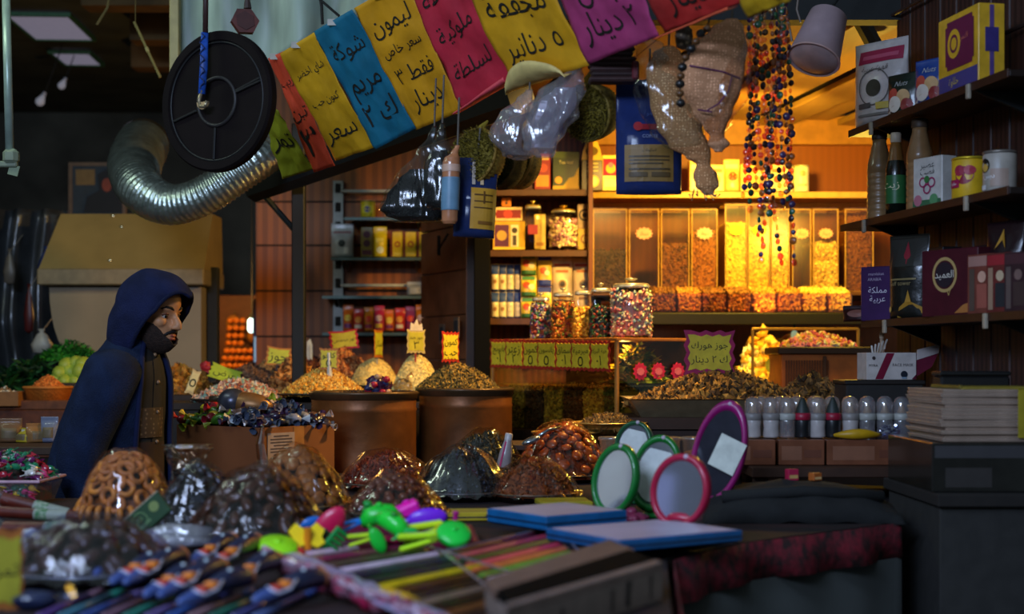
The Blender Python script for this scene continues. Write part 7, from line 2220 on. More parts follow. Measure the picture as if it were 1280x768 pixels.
# ---- heap of bright plastic toys
def toy(kind, px, py, Y, s, col, lab, rot=(0, 0, 0), col2=None):
    nm = {'disc': 'toy_disc', 'wing': 'toy_butterfly', 'petal': 'toy_petal', 'comb': 'toy_comb', 'bean': 'toy_bean', 'clip': 'toy_clip', 'peg': 'toy_peg', 'slab': 'toy_block'}[kind]
    Y -= .2
    t = thing(nm, lab, 'toy', at(px, py, Y), rot)
    m = M(col, .35, coat=.3, var=.06)
    m2 = M(col2 or col, .4)
    u = Y / FP * s
    if kind == 'disc':
        build('plate', MB().add(lathe([(0, -.006), (u * .96, -.006), (u, -.003), (u, .003), (u * .9, .008), (u * .3, .012), (0, .012)], 30), smooth=True), m, t)
        build('button', MB().add(lathe([(u * .2, .011), (u * .18, .016), (0, .017)], 16), smooth=True), m2, t)
    elif kind == 'wing':
        for sx in (-1, 1):
            build('wing', MB().add(prism([(0, -.2 * u), (sx * .5 * u, -.5 * u), (sx * .9 * u, -.25 * u), (sx * .75 * u, .1 * u), (sx * .95 * u, .5 * u), (sx * .55 * u, .95 * u), (sx * .15 * u, .6 * u), (0, .2 * u)][::sx], .006), X=T(0, 0, 0, PI / 2 - .5, 0, 0)), m, t)
        build('body', MB().add(tube([(0, .0, -.5 * u), (0, -.01, .6 * u)], .008, 10)), m2, t)
    elif kind == 'petal':
        build('blade', MB().add(ball(u, u * .22, u * .5, 20, 12), smooth=True), m, t)
        build('stem', MB().add(tube([(-u * .9, 0, 0), (-u * 1.3, 0, -u * .1)], u * .12, 8)), m2, t)
    elif kind == 'comb':
        build('spine', MB().add(box(u * 2, .008, u * .35, (0, 0, u * .35), .002)), m, t)
        for k in range(5):
            build('tooth', MB().add(box(u * .26, .01, u * .9, (-u * .8 + k * u * .4, 0, -u * .2), .003)), m, t)
    elif kind == 'bean':
        build('shell', MB().add(tube([(-u, 0, -u * .1), (-u * .5, 0, u * .2), (0, 0, u * .28), (u * .5, 0, u * .2), (u, 0, -u * .1)], [u * .25, u * .5, u * .55, u * .5, u * .25], 16), smooth=True), m, t)
        build('knob', MB().add(ball(u * .2, u * .2, u * .2), X=T(0, -u * .2, u * .72), smooth=True), m2, t)
    elif kind == 'clip':
        build('upper_jaw', MB().add(box(u * 2.1, u * .7, u * .3, (0, 0, u * .25), u * .12), X=T(0, 0, 0, 0, .12, 0)), m, t)
        build('lower_jaw', MB().add(box(u * 2.1, u * .7, u * .26, (0, 0, -u * .2), u * .1), X=T(0, 0, 0, 0, -.1, 0)), m, t)
        build('hinge', MB().add(tube([(u * .8, -u * .42, .0), (u * .8, u * .42, .0)], u * .2, 10)), m2, t)
    elif kind == 'peg':
        build('shaft', MB().add(tube([(0, 0, -u), (0, 0, u)], u * .4, 10)), m, t)
        build('head', MB().add(ball(u * .55, u * .55, u * .4), X=T(0, 0, u), smooth=True), m2, t)
    elif kind == 'slab':
        build('block', MB().add(box(u * 2, u * .9, u * .7, (0, 0, 0), u * .14)), m, t)
        build('stud', MB().add(lathe([(u * .2, u * .35), (u * .2, u * .5), (0, u * .52)], 12), X=T(u * .4, 0, 0)), m2, t)
    return t


t = thing('toy_tray', 'shallow dark magenta tray under the heap of bright plastic toys', 'tray', onz(460, 694, ZT) + Vector((0, .15, 0)), (0, 0, .08))
build('tray_floor', MB().add(box(.42, .3, .008, (0, 0, .004), .003)), M('5a0c2a', .4), t)
build('tray_rim', MB().add(box(.43, .012, .026, (0, -.15, .013), .004)).add(box(.43, .012, .026, (0, .15, .013), .004)).add(box(.012, .3, .026, (.212, 0, .013), .004)).add(box(.012, .3, .026, (-.212, 0, .013), .004)), M('6a0c30', .4), t)
toy('disc', 347, 684, 2.98, 26, '9ce818', 'lime green toy disc at the left end of the toy heap', (.35, .15, 0))
toy('wing', 384, 675, 3.03, 24, 'ffd818', 'yellow butterfly-shaped toy beside the lime disc', (-.1, 0, .3), 'e88a1c')
toy('petal', 368, 689, 2.98, 14, 'd8342c', 'small red toy petal under the yellow butterfly', (0, .3, .2))
toy('petal', 409, 660, 3.1, 32, 'd0144c', 'crimson petal-shaped toy leaning beside the butterfly', (.2, -.9, 0))
toy('petal', 389, 653, 3.16, 13, '1c6ac0', 'small light blue toy petal behind the crimson one', (0, -.3, .3))
toy('clip', 437, 657, 3.14, 14, '1a7ad0', 'blue toy clip right of the crimson petal', (0, -.35, .3))
toy('comb', 418, 676, 3.05, 17, '0e9440', 'dark green comb-shaped toy below the blue clip', (.2, -.9, .2))
toy('comb', 404, 677, 3.08, 15, '0a4a2c', 'blackish green comb-shaped toy behind the dark green comb', (.2, -1.0, .3))
toy('bean', 476, 650, 3.2, 25, '16d034', 'bright green bean-shaped toy at the back', (0, -.15, .2))
toy('bean', 489, 659, 3.1, 24, '1ad838', 'bright green bean-shaped toy in the middle with curved back', (0, .45, -.5), '14902a')
toy('peg', 457, 640, 3.24, 11, '149a3c', 'green toy peg standing behind the beans', (.3, .3, 0))
toy('petal', 472, 676, 3.04, 18, '18c838', 'green petal-shaped toy standing below the middle bean', (0, 1.1, .2))
toy('clip', 452, 674, 3.06, 17, 'c4e828', 'yellow-green toy clip left of the green petal', (0, -.2, .1), 'c8c81c')
toy('slab', 503, 640, 3.24, 22, 'ff24b8', 'magenta toy block at the top of the heap', (.2, -.42, .15))
toy('petal', 534, 648, 3.16, 25, '7a20e0', 'purple petal-shaped toy at the top of the heap', (0, -.1, .1))
toy('clip', 528, 664, 3.12, 26, 'd0ec20', 'long lime toy clip under the purple petal', (0, -.25, .15), 'd8c81c')
toy('clip', 522, 676, 3.02, 24, 'c0f020', 'lime toy clip in front under the green disc', (0, -.18, .1), '88b018')
toy('disc', 567, 668, 3.08, 22, '18d844', 'bright green toy disc at the right end of the toy heap', (.6, .15, 0))
toy('peg', 569, 650, 3.2, 8, 'b01c78', 'small magenta toy peg behind the green disc', (0, .1, 0))
toy('slab', 490, 675, 3.1, 10, '9a1440', 'small crimson toy block half buried in the heap', (0, .2, .3))
toy('petal', 508, 668, 3.08, 15, '16b848', 'dark green petal-shaped toy under the long lime clip', (0, -.3, .2))
toy('slab', 515, 660, 3.2, 16, 'a01058', 'deep magenta toy block behind the long lime clip', (0, -.1, .1))

# ---- flat packs of coloured pencils
def strips(n, l0, l1, r0, r1, cols, names, lab, z, rad=.0075, flat=.6):
    for i in range(n):
        f = i / (n - 1)
        A_ = onz(l0[0] + (l1[0] - l0[0]) * f, l0[1] + (l1[1] - l0[1]) * f, z)
        B_ = onz(r0[0] + (r1[0] - r0[0]) * f, r0[1] + (r1[1] - r0[1]) * f, z)
        d = B_ - A_
        t = thing('pencil', '%s pencil in the %s, %s of the row' % (names[i], lab, ('first', 'second', 'third', 'fourth', 'fifth', 'sixth', 'seventh', 'eighth', 'ninth', 'tenth', 'eleventh', 'twelfth', 'thirteenth')[i]), 'pencil', A_, (0, 0, math.atan2(d.y, d.x)))
        L = d.length
        build('shaft', MB().add(tube([(0, 0, 0), (L * .93, 0, 0)], rad, 6, flat=1)), M(cols[i], .35, coat=.4), t)
        build('point', MB().add(tube([(L * .93, 0, 0), (L, 0, 0)], [rad * .95, rad * .25], 6)), M('b08a60', .5), t)


cn = ['e0c0d0', '8a2a50', '5a4a3a', 'e8d0e0', '2a2440', '2c2830', 'ecd018', '5a3418', '2a1c18', '8a7460', '121016', '7a4c28', '201814']
nn = ['pinkish white', 'wine red', 'brown', 'pale lilac', 'dark violet', 'charcoal', 'bright yellow', 'brown', 'dark brown', 'grey brown', 'black', 'tan brown', 'blackish']
strips(13, (352, 700), (560, 782), (500, 679), (716, 738), cn, nn, 'flat pack before the toys', ZT + .012, .0105)
cn2 = ['7a2438', 'd04a64', '3a5a2c', 'ff5068', 'ff8048', '68b83c', 'e0d8d8']
nn2 = ['wine', 'rose', 'dark green', 'pink', 'orange', 'green', 'white']
strips(7, (560, 694), (612, 728), (690, 664), (722, 698), cn2, nn2, 'right-hand pack beside the brown case', ZT + .012, .0105)
for (c4, lab, z) in (([(345, 690), (500, 672), (722, 742), (560, 790)], 'clear lid film over the flat pack of pencils before the toys', ZT + .024), ([(552, 690), (694, 658), (730, 696), (612, 736)], 'clear lid film over the right-hand pack of pencils', ZT + .024)):
    P4 = [onz(x, y, z) for x, y in c4]
    o0 = sum(P4, Vector()) / 4
    t = thing('pack_film', lab, 'film', o0)

    def fn(a, b):
        p = (P4[0] * (1 - a) + P4[1] * a) * (1 - b) + (P4[3] * (1 - a) + P4[2] * a) * b
        return p - o0 + Vector((0, 0, .004 * noise.noise(Vector((a * 6, b * 6, z * 9)))))
    build('film_sheet', MB().add(grid(fn, 24, 24), smooth=True), film('f8f4f8', .015, .12, .15, .3, 12, name='pack_film'), t)
    mb = MB()
    for a, b in ((0, 1), (1, 2), (2, 3), (3, 0)):
        mb.add(tube([P4[a] - o0, P4[b] - o0], .0025, 6))
    build('film_seam', mb, film('f0e0ea', .3, .8, .1, milk=.2, name='seam_film'), t)
# crinkled pink and white cellophane rim
A_, B_ = onz(338, 700, ZT + .02), onz(556, 792, ZT + .02)
d = B_ - A_
r = random.Random(8)
t = thing('cellophane_rim', 'crinkled pink and silver cellophane edge along the flat pencil pack', 'wrapper', A_)
pts, rad = [], []
for i in range(36):
    f = i / 35
    pts.append(d * f + Vector((r.uniform(-.006, .006), r.uniform(-.006, .006), .004 + r.uniform(-.004, .006))))
    rad.append(.016 * r.uniform(.6, 1.2))
build('pink_crinkle', MB().add(tube(pts, rad, 12)), M('a01440', .25, coat=.8, col2='7a5a68', vs=40), t)
build('silver_crinkle', MB().add(tube([p + Vector((-.012, .0, .011 + r.uniform(-.004, .004))) for p in pts], [q * .55 for q in rad], 10)), M('b8a8b8', .25, coat=.6, col2='8a2444', vs=45), t)
build('yellow_tab', MB().add(tube([d * .62 + Vector((.03, .02, .006)), d * .74 + Vector((.035, .02, .006))], .012, 8)), M('c89a20', .35), t)
P4 = [onz(344, 694, ZT + .03), onz(372, 690, ZT + .03), onz(580, 778, ZT + .03), onz(545, 792, ZT + .03)]
o0 = P4[0].copy()
v, f = grid(lambda a, b: (P4[0] * (1 - a) + P4[1] * a) * (1 - b) + (P4[3] * (1 - a) + P4[2] * a) * b - o0 + Vector((0, 0, .006 * noise.noise(Vector((a * 3, b * 16, 3))))), 8, 40)
build('white_border', MB().add((v, f), smooth=True), M('a098b8', .3, coat=.5), t, loc=tuple(o0 - A_), mods=[('SOLIDIFY', {'thickness': .001})])

# brown plastic case at the table corner
zt_ = TT + .062
top = [onz(634, 760, zt_), onz(828, 704, zt_), onz(762, 676, zt_), onz(606, 726, zt_)]
o0 = Vector((top[0].x, top[0].y, TT))
lo = [Vector((p.x, p.y, TT + .001)) - o0 for p in top]
hi = [p - o0 for p in top]
t = thing('display_case', 'brownish plastic case with a dark slot at the corner of the table', 'case', o0)


def mixq(a, b):
    P = hi
    return (P[0] * (1 - a) + P[1] * a) * (1 - b) + (P[3] * (1 - a) + P[2] * a) * b


mb = MB()
mb.add(([tuple(p) for p in lo] + [tuple(p - Vector((0, 0, .012))) for p in hi], [(3, 2, 1, 0), (0, 1, 5, 4), (1, 2, 6, 5), (2, 3, 7, 6), (3, 0, 4, 7), (4, 5, 6, 7)]))
build('case_body', mb, M('78685f', .5), t)


def slab(a0, a1, b0, b1, z0, z1):
    q = [mixq(a0, b0), mixq(a1, b0), mixq(a1, b1), mixq(a0, b1)]
    return [tuple(p + Vector((0, 0, z0))) for p in q] + [tuple(p + Vector((0, 0, z1))) for p in q], [(3, 2, 1, 0), (0, 1, 5, 4), (1, 2, 6, 5), (2, 3, 7, 6), (3, 0, 4, 7), (4, 5, 6, 7)]


build('lid_panel', MB().add(slab(0, 1, .5, 1, -.011, .002)), M('6e564a', .6, spec=.2), t)
build('dark_slot', MB().add(slab(.02, .98, .12, .55, -.011, .0022)), M('060606', .9, spec=.05), t)
build('front_rim', MB().add(slab(0, 1, 0, .11, -.011, .001)), M('76645c', .6, spec=.2), t)
mb = MB()
for k, (f, hgt, w_) in enumerate(((.3, .03, .012), (.62, .034, .014), (.72, .04, .03), (.9, .038, .012), (.14, .02, .03))):
    p = lo[0] * (1 - f) + lo[1] * f
    p2 = lo[0] * (1 - f - w_) + lo[1] * (f + w_)
    nrm = (lo[1] - lo[0]).cross(Vector((0, 0, 1))).normalized() * .0015
    a_, b_ = lo[0] * (1 - f) + lo[1] * f + nrm, lo[0] * (1 - f - w_) + lo[1] * (f + w_) + nrm
    mb.add(([tuple(a_ + Vector((0, 0, .008))), tuple(b_ + Vector((0, 0, .008))), tuple(b_ + Vector((0, 0, .008 + hgt)) + (b_ - a_) * .4), tuple(a_ + Vector((0, 0, .008 + hgt)) + (b_ - a_) * .4)], [(0, 1, 2, 3)]))
build('dark_print', mb, M('1c1816', .5), t)

# ---- blue boxes
def flat_box(px, py, rz, w, d_, h, col, topc, label, z=ZT, nlay=1):
    p = onz(px, py, z)
    t = thing('flat_box', label, 'box', p, (0, 0, rz))
    build('carton', MB().add(box(w, d_, h, (w / 2, d_ / 2, h / 2), .002)), M(col, .45), t)
    build('top_print', MB().add(box(w * .94, d_ * .92, .0012, (w / 2, d_ / 2, h + .0006))), M(topc, .45, var=.1, vs=6), t)
    build('seam', MB().add(box(w + .003, d_ + .003, .003, (w / 2, d_ / 2, h * .45))), M('06182c', .5), t)
    return t


flat_box(684, 664, .68, .24, .22, .03, '0a5688', 'b4a4b8', 'lower blue flat box beside the green mirrors')
flat_box(683, 664, .64, .23, .22, .03, '0a5a90', 'b8a8b4', 'upper blue flat box with a pinkish top beside the green mirrors', ZT + .0315)
flat_box(778, 692, .62, .34, .26, .024, '0a4c7c', '8a94a8', 'lower blue flat box under the red mirror')
flat_box(774, 691, .58, .32, .25, .022, '0a5288', 'b0a4b8', 'upper blue flat box carrying the red mirror', ZT + .0255)
flat_box(560, 652, .1, .13, .1, .02, 'b8a024', 'c0a840', 'long yellow box behind the toys and before the brown cloves')
flat_box(676, 640, .12, .14, .12, .024, 'a09020', 'a89a28', 'olive yellow box behind the blue flat boxes')
t = thing('cigar', 'thick brown cigar-shaped pen lying on the yellow box', 'pen', onz(598, 628, ZT) + Vector((0, .05, .03)), (0, 0, .12))
build('barrel', MB().add(tube([(0, 0, 0), (.14, 0, 0)], .008, 14), smooth=True), M('5a2414', .35, coat=.4), t)
build('cap', MB().add(ball(.0115, .0105, .0105), X=T(0, 0, 0), smooth=True), M('b8702c', .35), t)

# ---- oval mirrors on stands
def mirror(px, py, Y, hw, hh, col, rz, roll, label, zb, kind, tiltx=-.12, face='b8bcc4'):
    u = Y / FP
    c = at(px, py, Y)
    W_ = hw * u / max(.3, math.cos(rz))
    H_ = hh * u
    t = thing('oval_mirror', label, 'mirror', (c.x, c.y, zb), (0, 0, rz))
    zc = c.z - zb
    X = T(0, 0, zc, 0, roll, 0) @ T(0, 0, 0, tiltx) @ T(0, 0, 0, PI / 2)
    m = M(col, .35, coat=.5, var=.08)
    S3 = Matrix.Diagonal((W_, H_, 1, 1))
    tor = torus(1, 0, 4)
    n = 48

    def ell(k, z):
        return [(math.cos(2 * PI * i / n) * W_ * k, math.sin(2 * PI * i / n) * H_ * k, z) for i in range(n)]
    rows = [ell(.8, .004), ell(.84, .013), ell(.93, .016), ell(1.0, .009), ell(1.0, -.006), ell(.95, -.013), ell(.3, -.014)]
    v = [p for r_ in rows for p in r_]
    f = [(a * n + i, (a + 1) * n + i, (a + 1) * n + (i + 1) % n, a * n + (i + 1) % n) for a in range(len(rows) - 1) for i in range(n)]
    f.append(tuple((len(rows) - 1) * n + i for i in range(n))[::-1])
    build('frame', MB().add((v, f), X=X, smooth=True), m, t)
    e = ell(.83, .005)
    gm = M('d0d4dc', .06, .82, var=.02) if kind != 'dark' else M('3a3a44', .15, .4)
    mg = build('mirror_glass', MB().add((e, [tuple(range(n))]), X=X), gm, t)
    build('neck', MB().add(tube([(0, .012, zc - H_ * .9), (0, .02, .012)], [.012, .016], 12), smooth=True), m, t)
    build('foot', MB().add(lathe([(0, 0), (W_ * .62, 0), (W_ * .62, .008), (W_ * .5, .015), (.018, .02), (0, .02)], 32, 1, .7), X=T(0, .012, 0), smooth=True), m, t)
    build('pivot', MB().add(ball(.006, .006, .006), X=X @ T(0, H_ * .93, .012), smooth=True), M('c8b8c8', .3), t)
    if kind == 'card':
        e = ell(.74, .0075)
        e = [(x, min(y, H_ * .6), z) for x, y, z in e]
        build('white_card', MB().add((e, [tuple(range(n))]), X=X), M('d4d8d4', .6, var=.15, vs=18, bump=.1), mg, label='white paper card over the glass')
    if kind == 'dark':
        build('white_sticker', MB().add(box(W_ * 1.05, H_ * .62, .0012, (W_ * .38, H_ * .06, .018), 0), X=X @ T(0, 0, 0, 0, 0, -.2)), M('d0d4c8', .5, var=.15, vs=25), mg, label='white paper sticker')
    return t


zbl = TT + .051
mirror(793, 556, 3.95, 22, 30, '1c5a34', -.5, .2, 'dark green oval mirror at the back of the group, white card inside', ZT, 'card')
mirror(820, 592, 3.6, 29, 49, '147a2c', -.4, .22, 'bright green oval mirror with a large white card, between the other mirrors', ZT, 'card')
mirror(770, 600, 3.5, 25, 46, '187a30', -.75, .2, 'green oval mirror in front at the left, turned to the aisle', ZT, 'glass')
mirror(851, 614, 3.1, 33, 47, 'b0103c', -.6, .2, 'crimson oval mirror standing on the blue flat box', zbl, 'glass', -.1)
mirror(899, 567, 3.62, 30, 68, '98186a', -.5, .22, 'tall magenta oval mirror with a white sticker', ZT, 'dark')
t = thing('pink_rosette', 'dull pink rosette of ribbon at the foot of the green mirrors', 'rosette', onz(790, 656, ZT) + Vector((0, .02, .014)))
build('ribbon', MB().add(lathe([(0, .012), (.02, .014), (.04, .004), (.038, -.008), (0, -.01)], 40, fn=lambda a, z: 1 + .12 * math.cos(a * 9)), smooth=True), M('7a2444', .5), t)
build('centre_bow', MB().add(ball(.014, .014, .01), X=T(0, 0, .016)), M('8a3050', .5), t)
# dark goods on the right side of the table
t = thing('black_cloth_bundle', 'black cloth bundle on the dark right side of the table', 'cloth', (.72, 3.62, ZT))
v, f = grid(lambda a, b: ((a - .5) * .5, (b - .5) * .3, .09 * math.sin(PI * a) ** .4 * math.sin(PI * b) ** .4 + .012 * noise.noise(Vector((a * 8, b * 5, 2)))), 30, 20)
build('folded_cloth', MB().add((v, f), smooth=True), M('1c1d1d', .9, var=.2), t, mods=[('SOLIDIFY', {'thickness': .004})])
build('cloth_fold', MB().add(tube([(-.2, -.1, .06), (0, -.11, .075), (.2, -.09, .06)], .015, 10), smooth=True), M('1e1f1f', .9), t)
for i, (px, py, Y, c_, lab, ww, hh) in enumerate(((945, 568, 3.95, '8a1420', 'dark red box behind the magenta mirror', .07, .035), (975, 600, 3.92, 'b01c48', 'crimson trinket lying on the black cloth', .03, .03), (968, 618, 3.88, 'b8642c', 'amber trinket glinting on the black cloth', .03, .02), (1005, 590, 3.95, 'a82030', 'small red packet beside the low bench', .03, .02))):
    p = at(px, py, Y)
    p.z = ZT + (.0 if i in (0, 3) else .09)
    if i in (1, 2):
        p = Vector((.66 + .06 * i, 3.66, ZT + .088))
    t = pack('trinket_box' if i in (0, 3) else 'trinket', lab, 'trinket', p, .3 * i, ww, hh, ww * .7, c_, [('rect', .1, .2, .9, .5, 'c8a060' if i != 2 else 'f0c080')])

# ================================================================ the man in the navy hood
PX0, PY = 125, 4.45
u = PY / FP
po = Vector(((PX0 - HX) * u, PY, 0))


def pl(px, py, y=0.0):
    """picture row and column to the person's own frame (x forward = right, y away, z up)"""
    return Vector(((px - PX0) * u, y, CZ - (py - HY) * u))


HC = Vector((.162, -.02, 1.447))
HR = Matrix.Translation(HC) @ Euler((0, .14, -.36)).to_matrix().to_4x4()
mb = MB()
# head
mb.add(ball(.093, .074, .086, 28, 18, c=(.004, 0, .034)), X=HR)
mb.add(ball(.06, .056, .074, 28, 18, c=(.03, 0, -.04)), X=HR)
mb.add(ball(.02, .024, .018, 18, 12, c=(.062, 0, -.094)), X=HR)
mb.add(ball(.016, .05, .011, 18, 12, c=(.079, 0, .02)), X=HR)
for s in (-1, 1):
    mb.add(ball(.022, .022, .02, 16, 10, c=(.062, s * .037, -.02)), X=HR)
    mb.add(ball(.0095, .0085, .008, 12, 8, c=(.1, s * .0105, -.034)), X=HR)
    mb.add(ball(.018, .009, .03, 14, 10, c=(-.004, s * .077, -.006)), X=HR)
mb.add(tube([(.082, 0, .016), (.094, 0, -.004), (.108, 0, -.024), (.109, 0, -.032), (.096, 0, -.038)], [.008, .0095, .0115, .012, .008], 14), X=HR)
mb.add(ball(.013, .023, .0065, 16, 10, c=(.084, 0, -.059)), X=HR)
mb.add(ball(.013, .019, .0075, 16, 10, c=(.083, 0, -.0705)), X=HR)
# neck, trunk, limbs
mb.add(tube([(.12, -.01, 1.43), (.115, -.005, 1.37), (.1, 0, 1.31), (.09, 0, 1.25)], [.055, .054, .062, .09], 20))
mb.add(tube([(.09, 0, 1.3), (.085, 0, 1.2), (.06, 0, 1.05), (.03, 0, .9), (.0, 0, .78), (0, 0, .72)], [.085, .1, .11, .11, .12, .1], 24))
arms = {}
for s in (-1, 1):
    sh = Vector((.085, s * .165, 1.275))
    if s < 0:
        el, wr = Vector((-.0, -.235, 1.0)), Vector((.07, -.2, .775))
    else:
        el, wr = Vector((.1, .24, 1.01)), Vector((.24, .2, .83))
    arms[s] = (sh, el, wr)
    mb.add(tube([Vector((.085, s * .06, 1.25)), sh, sh * .5 + el * .5, el, el * .5 + wr * .5, wr], [.065, .048, .044, .04, .037, .027], 16))
    d = (wr - el).normalized()
    side = Vector((0, -s, 0))
    fw = d.cross(side).normalized()
    if fw.x < 0:
        fw = -fw
    palm = wr + d * .05
    mb.add(tube([wr - d * .01, wr + d * .02, palm, wr + d * .09], [.026, .034, .04, .036], 14, flat=.5))
    for k in range(4):
        b = wr + d * .085 + fw * (.028 - .0185 * k)
        Lf = (.068, .076, .071, .056)[k]
        cv = side * 1.0
        mb.add(tube([b - d * .01, b + d * Lf * .4, b + d * Lf * .75 + cv * Lf * .18, b + d * Lf * .9 + cv * Lf * .45], [.0095, .009, .0083, .007], 10))
    tb = wr + d * .03 + fw * .03
    mb.add(tube([tb - fw * .012, tb + fw * .022 + d * .022, tb + fw * .03 + d * .05 + side * .01, tb + fw * .028 + d * .066 + side * .016], [.013, .0115, .01, .008], 10))
    hip, kn, an = Vector((-.01, s * .095, .8)), Vector((.03, s * .11, .45)), Vector((-.02, s * .11, .09))
    mb.add(tube([hip, hip * .5 + kn * .5, kn, kn * .5 + an * .5 + Vector((-.015, 0, .02)), an, Vector((-.02, s * .11, .03))], [.1, .085, .06, .055, .04, .045], 16))
    mb.add(tube([(-.06, s * .11, .035), (0, s * .11, .04), (.08, s * .115, .03), (.15, s * .12, .02)], [.033, .038, .035, .02], 14))
skin = M('c48a60', .5, var=.1, vs=30, spec=.35)
man = build('person', mb, skin, None, po, label='man in a navy knitted hooded jacket leaning behind the front table, looking right', cat='person',
            mods=[('REMESH', {'mode': 'VOXEL', 'voxel_size': .0045, 'use_smooth_shade': True}), ('SMOOTH', {'iterations': 2, 'factor': .5})])
# eyes, brows, beard, hair
dk = M('140e0b', .7)
for s in (-1, 1):
    e = build('eye', MB().add(ball(.0118, .0118, .0118, 16, 12), X=HR @ T(.0715, s * .031, -.001), smooth=True), M('b8aca0', .25), man)
    build('iris', MB().add(ball(.004, .0062, .0062, 12, 8), X=HR @ T(.081, s * .0325, -.002), smooth=True), M('120c08', .2), e)
    build('eyelid', MB().add(tube([(.0755, s * .0185, -.001), (.083, s * .026, .006), (.083, s * .036, .0062), (.074, s * .044, .0)], [.0022, .0034, .0034, .0022], 8), X=HR, smooth=True), M('6a3c28', .5), e)
    build('eyebrow', MB().add(tube([(.091, s * .012, .019), (.0915, s * .024, .025), (.085, s * .038, .026), (.072, s * .05, .02)], [.004, .0052, .0048, .002], 8, flat=.9), X=HR, smooth=True), dk, man)


def beard(a, b):
    az = (a - .5) * PI * 1.16
    top = -.026 - .062 * max(0, math.cos(az)) ** 3
    zz = -.125 + (top + .125) * b
    zz_ = max(-.99, min(.99, (zz + .045) / .082))
    r_ = math.sqrt(1 - zz_ * zz_)
    kk = .0035 * noise.noise(Vector((az * 9, b * 12, 1)))
    chin = .024 * max(0, math.cos(az)) ** 4 * (1 if zz < -.07 else .4)
    return HR @ Vector((.03 + (.063 + chin) * r_ * math.cos(az) + kk, (.0605) * r_ * math.sin(az), zz))


build('beard', MB().add(grid(beard, 40, 14), smooth=True), M('2c1c13', .8, var=.35, vs=120, bump=.6, bs=250), man, mods=[('SOLIDIFY', {'thickness': .004})])
build('moustache', MB().add(tube([(.074, -.034, -.066), (.088, -.022, -.053), (.096, -.008, -.047), (.097, 0, -.048), (.096, .008, -.047), (.088, .022, -.053), (.074, .034, -.066)], [.0025, .0045, .005, .0045, .005, .0045, .0025], 10), X=HR, smooth=True), dk, man)
build('lips', MB().add(tube([(.083, -.019, -.062), (.0945, -.008, -.0595), (.0955, 0, -.061), (.0945, .008, -.0595), (.083, .019, -.062)], [.002, .004, .0038, .004, .002], 8), X=HR, smooth=True).add(tube([(.083, -.017, -.067), (.094, -.006, -.0705), (.094, .006, -.0705), (.083, .017, -.067)], [.002, .0045, .0045, .002], 8), X=HR, smooth=True), M('9a4a3c', .45), man)
build('hair', MB().add(ball(.095, .078, .08, 24, 14, .05, 6, 2, (-.006, 0, .048)), X=HR, smooth=True), dk, man)
# hood
navy = M('171d3e', .85, var=.25, vs=18, bump=.5, bs=260, spec=.2)


def hood(a, b):
    ph = 2 * PI * a
    k = abs(((a + .5) % 1) - .5) * 2        # 0 at the top, 1 under the chin
    th0 = math.radians(24 + 66 * k ** .9)
    th = th0 + (PI - th0) * b
    up_ = math.cos(ph)
    rx = .152 if math.cos(th) > 0 else .105
    rz = .118 if up_ > 0 else .118 + .1 * (-up_)
    ry = .1 + .035 * max(0, -up_)
    p = Vector((rx * math.cos(th), ry * math.sin(th) * math.sin(ph), rz * math.sin(th) * up_))
    if up_ < 0:
        p.x -= .05 * (-up_) * (1 - .5 * b)
    p += Vector((0, 0, .016))
    p *= 1 + .03 * noise.noise(p * 14) + .02 * noise.noise(p * 30)
    return HR @ p


h_ = build('hood', MB().add(grid(hood, 60, 30, True), smooth=True), navy, man, mods=[('SOLIDIFY', {'thickness': .008, 'offset': 0}), ('SUBSURF', {'levels': 1, 'render_levels': 1})])
rim = [hood(i / 48, .0) for i in range(49)]
build('hood_hem', MB().add(tube(rim, .0065, 10), smooth=True), M('121834', .85, bump=.4, bs=200, spec=.2), h_)
# jacket trunk with an open front
secs = [(.66, .005, .2, .215), (.75, .005, .2, .215), (.85, .014, .196, .215), (.93, .024, .19, .212), (1.02, .036, .178, .21), (1.1, .05, .165, .212), (1.18, .066, .15, .212), (1.24, .08, .136, .205), (1.285, .088, .12, .185), (1.32, .094, .1, .14), (1.345, .1, .085, .1), (1.365, .104, .078, .084)]


def trunk(k_, az0, az1):
    def fn(a, b):
        z = secs[0][0] + (secs[-1][0] - secs[0][0]) * b
        cx, rx, ry = [float(np.interp(z, [q[0] for q in secs], [q[i] for q in secs])) for i in (1, 2, 3)]
        az = az0 + (az1 - az0) * a
        w_ = 1 + .025 * noise.noise(Vector((math.cos(az) * 2.2, math.sin(az) * 2.2, z * 7))) + .012 * noise.noise(Vector((az * 5, z * 18, 3)))
        return (cx + rx * k_ * w_ * math.cos(az), ry * .84 * k_ * w_ * math.sin(az), z)
    return fn


AZ0, AZ1 = math.radians(4), math.radians(360 - 52)
jm = MB().add(grid(trunk(1.0, AZ0, AZ1), 64, 44), smooth=True)
for s in (-1, 1):
    sh, el, wr = arms[s]
    up_ = [Vector((.085, s * .11, 1.265)), sh + Vector((0, s * .005, .0)), sh * .6 + el * .4, sh * .25 + el * .75, el, el * .7 + wr * .3, el * .3 + wr * .7, wr]
    v, f = tube(up_, [.085, .082, .075, .068, .066, .062, .055, .047], 22)
    v = [tuple(Vector(q) * 1.0 + Vector((1, 1, 0)) * .014 * noise.noise(Vector(q) * 13)) for q in v]
    jm.add((v, f), smooth=True)
jk = build('knitted_jacket', jm, M('14203a', .85, var=.28, vs=16, bump=.5, bs=240, spec=.2), man, mods=[('SOLIDIFY', {'thickness': .008, 'offset': 0}), ('SUBSURF', {'levels': 1, 'render_levels': 1})])
for nm, az in (('front_edge', AZ1), ('front_edge', AZ0)):
    fn = trunk(1.012, az, az + .01)
    build(nm, MB().add(tube([fn(0, i / 30) for i in range(31)], .009, 10), smooth=True), M('10193a', .8, spec=.2), jk)
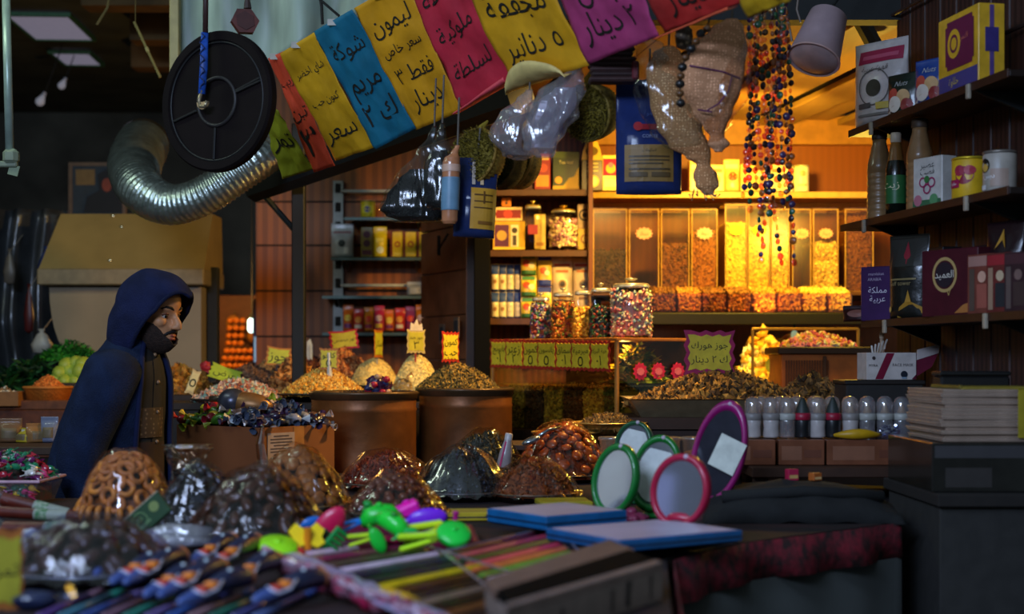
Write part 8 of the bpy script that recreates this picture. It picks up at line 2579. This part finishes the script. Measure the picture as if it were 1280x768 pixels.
for s in (-1, 1):
    sh, el, wr = arms[s]
    d = (wr - el).normalized()
    build('cuff', MB().add(tube([wr - d * .05, wr + d * .005], .05, 20), smooth=True), M('132048', .85, spec=.2), jk)
# shirt
sm = build('shirt', MB().add(grid(trunk(.93, 0, 2 * PI), 60, 40, True), smooth=True), M('191615', .85, var=.3, vs=14), man)
ff = trunk(.945, math.radians(-24), math.radians(-23))
build('placket', MB().add(grid(lambda a, b: trunk(.945, math.radians(-30), math.radians(-14))(a, .35 + .65 * b), 6, 24), smooth=True), M('1e1a18', .85), sm)
for b in (.42, .55, .68, .81, .93):
    p = Vector(trunk(.955, math.radians(-23), 0)(0, b))
    build('button', MB().add(ball(.0062, .0062, .0062, 12, 8), X=T(*p), smooth=True), M('8a6a4c', .35), sm)
build('chest_panel', MB().add(grid(lambda a, b: trunk(.962, math.radians(-47), math.radians(-12))(a, .57 + .13 * b), 14, 10), smooth=True), M('6a5640', .6, col2='3c2c20', vs=70, tex='dots'), sm, label='beige patterned panel on the shirt front')
build('lower_panel', MB().add(grid(lambda a, b: trunk(.958, math.radians(-47), math.radians(-8))(a, .1 + .45 * b), 14, 20), smooth=True), M('2c1812', .7), sm)
build('shirt_collar', MB().add(grid(lambda a, b: (lambda az: Vector((.105 + (.062 + .012 * (1 - b)) * math.cos(az), (.066 + .012 * (1 - b)) * math.sin(az) - .006, 1.325 + .045 * b)))(-PI + 2 * PI * a), 40, 6, False), smooth=True), M('1e1c1c', .8), sm, mods=[('SOLIDIFY', {'thickness': .004, 'offset': 0})])
# trousers and shoes
tr = MB()
for s in (-1, 1):
    hip, kn, an = Vector((-.01, s * .09, .82)), Vector((.03, s * .11, .45)), Vector((-.02, s * .11, .1))
    tr.add(tube([hip, hip * .5 + kn * .5, kn, kn * .5 + an * .5, an], [.115, .1, .078, .07, .062], 20), smooth=True)
tr.add(tube([(0, 0, .92), (0, 0, .84), (-.005, 0, .76)], [.14, .15, .14], 24), smooth=True)
build('trousers', tr, M('15161a', .85), man)
for s in (-1, 1):
    build('shoe', MB().add(ball(.13, .05, .045, 20, 12, c=(.04, s * .115, .043)), smooth=True).add(box(.25, .095, .02, (.04, s * .115, .01), .004)), M('121212', .5), man)
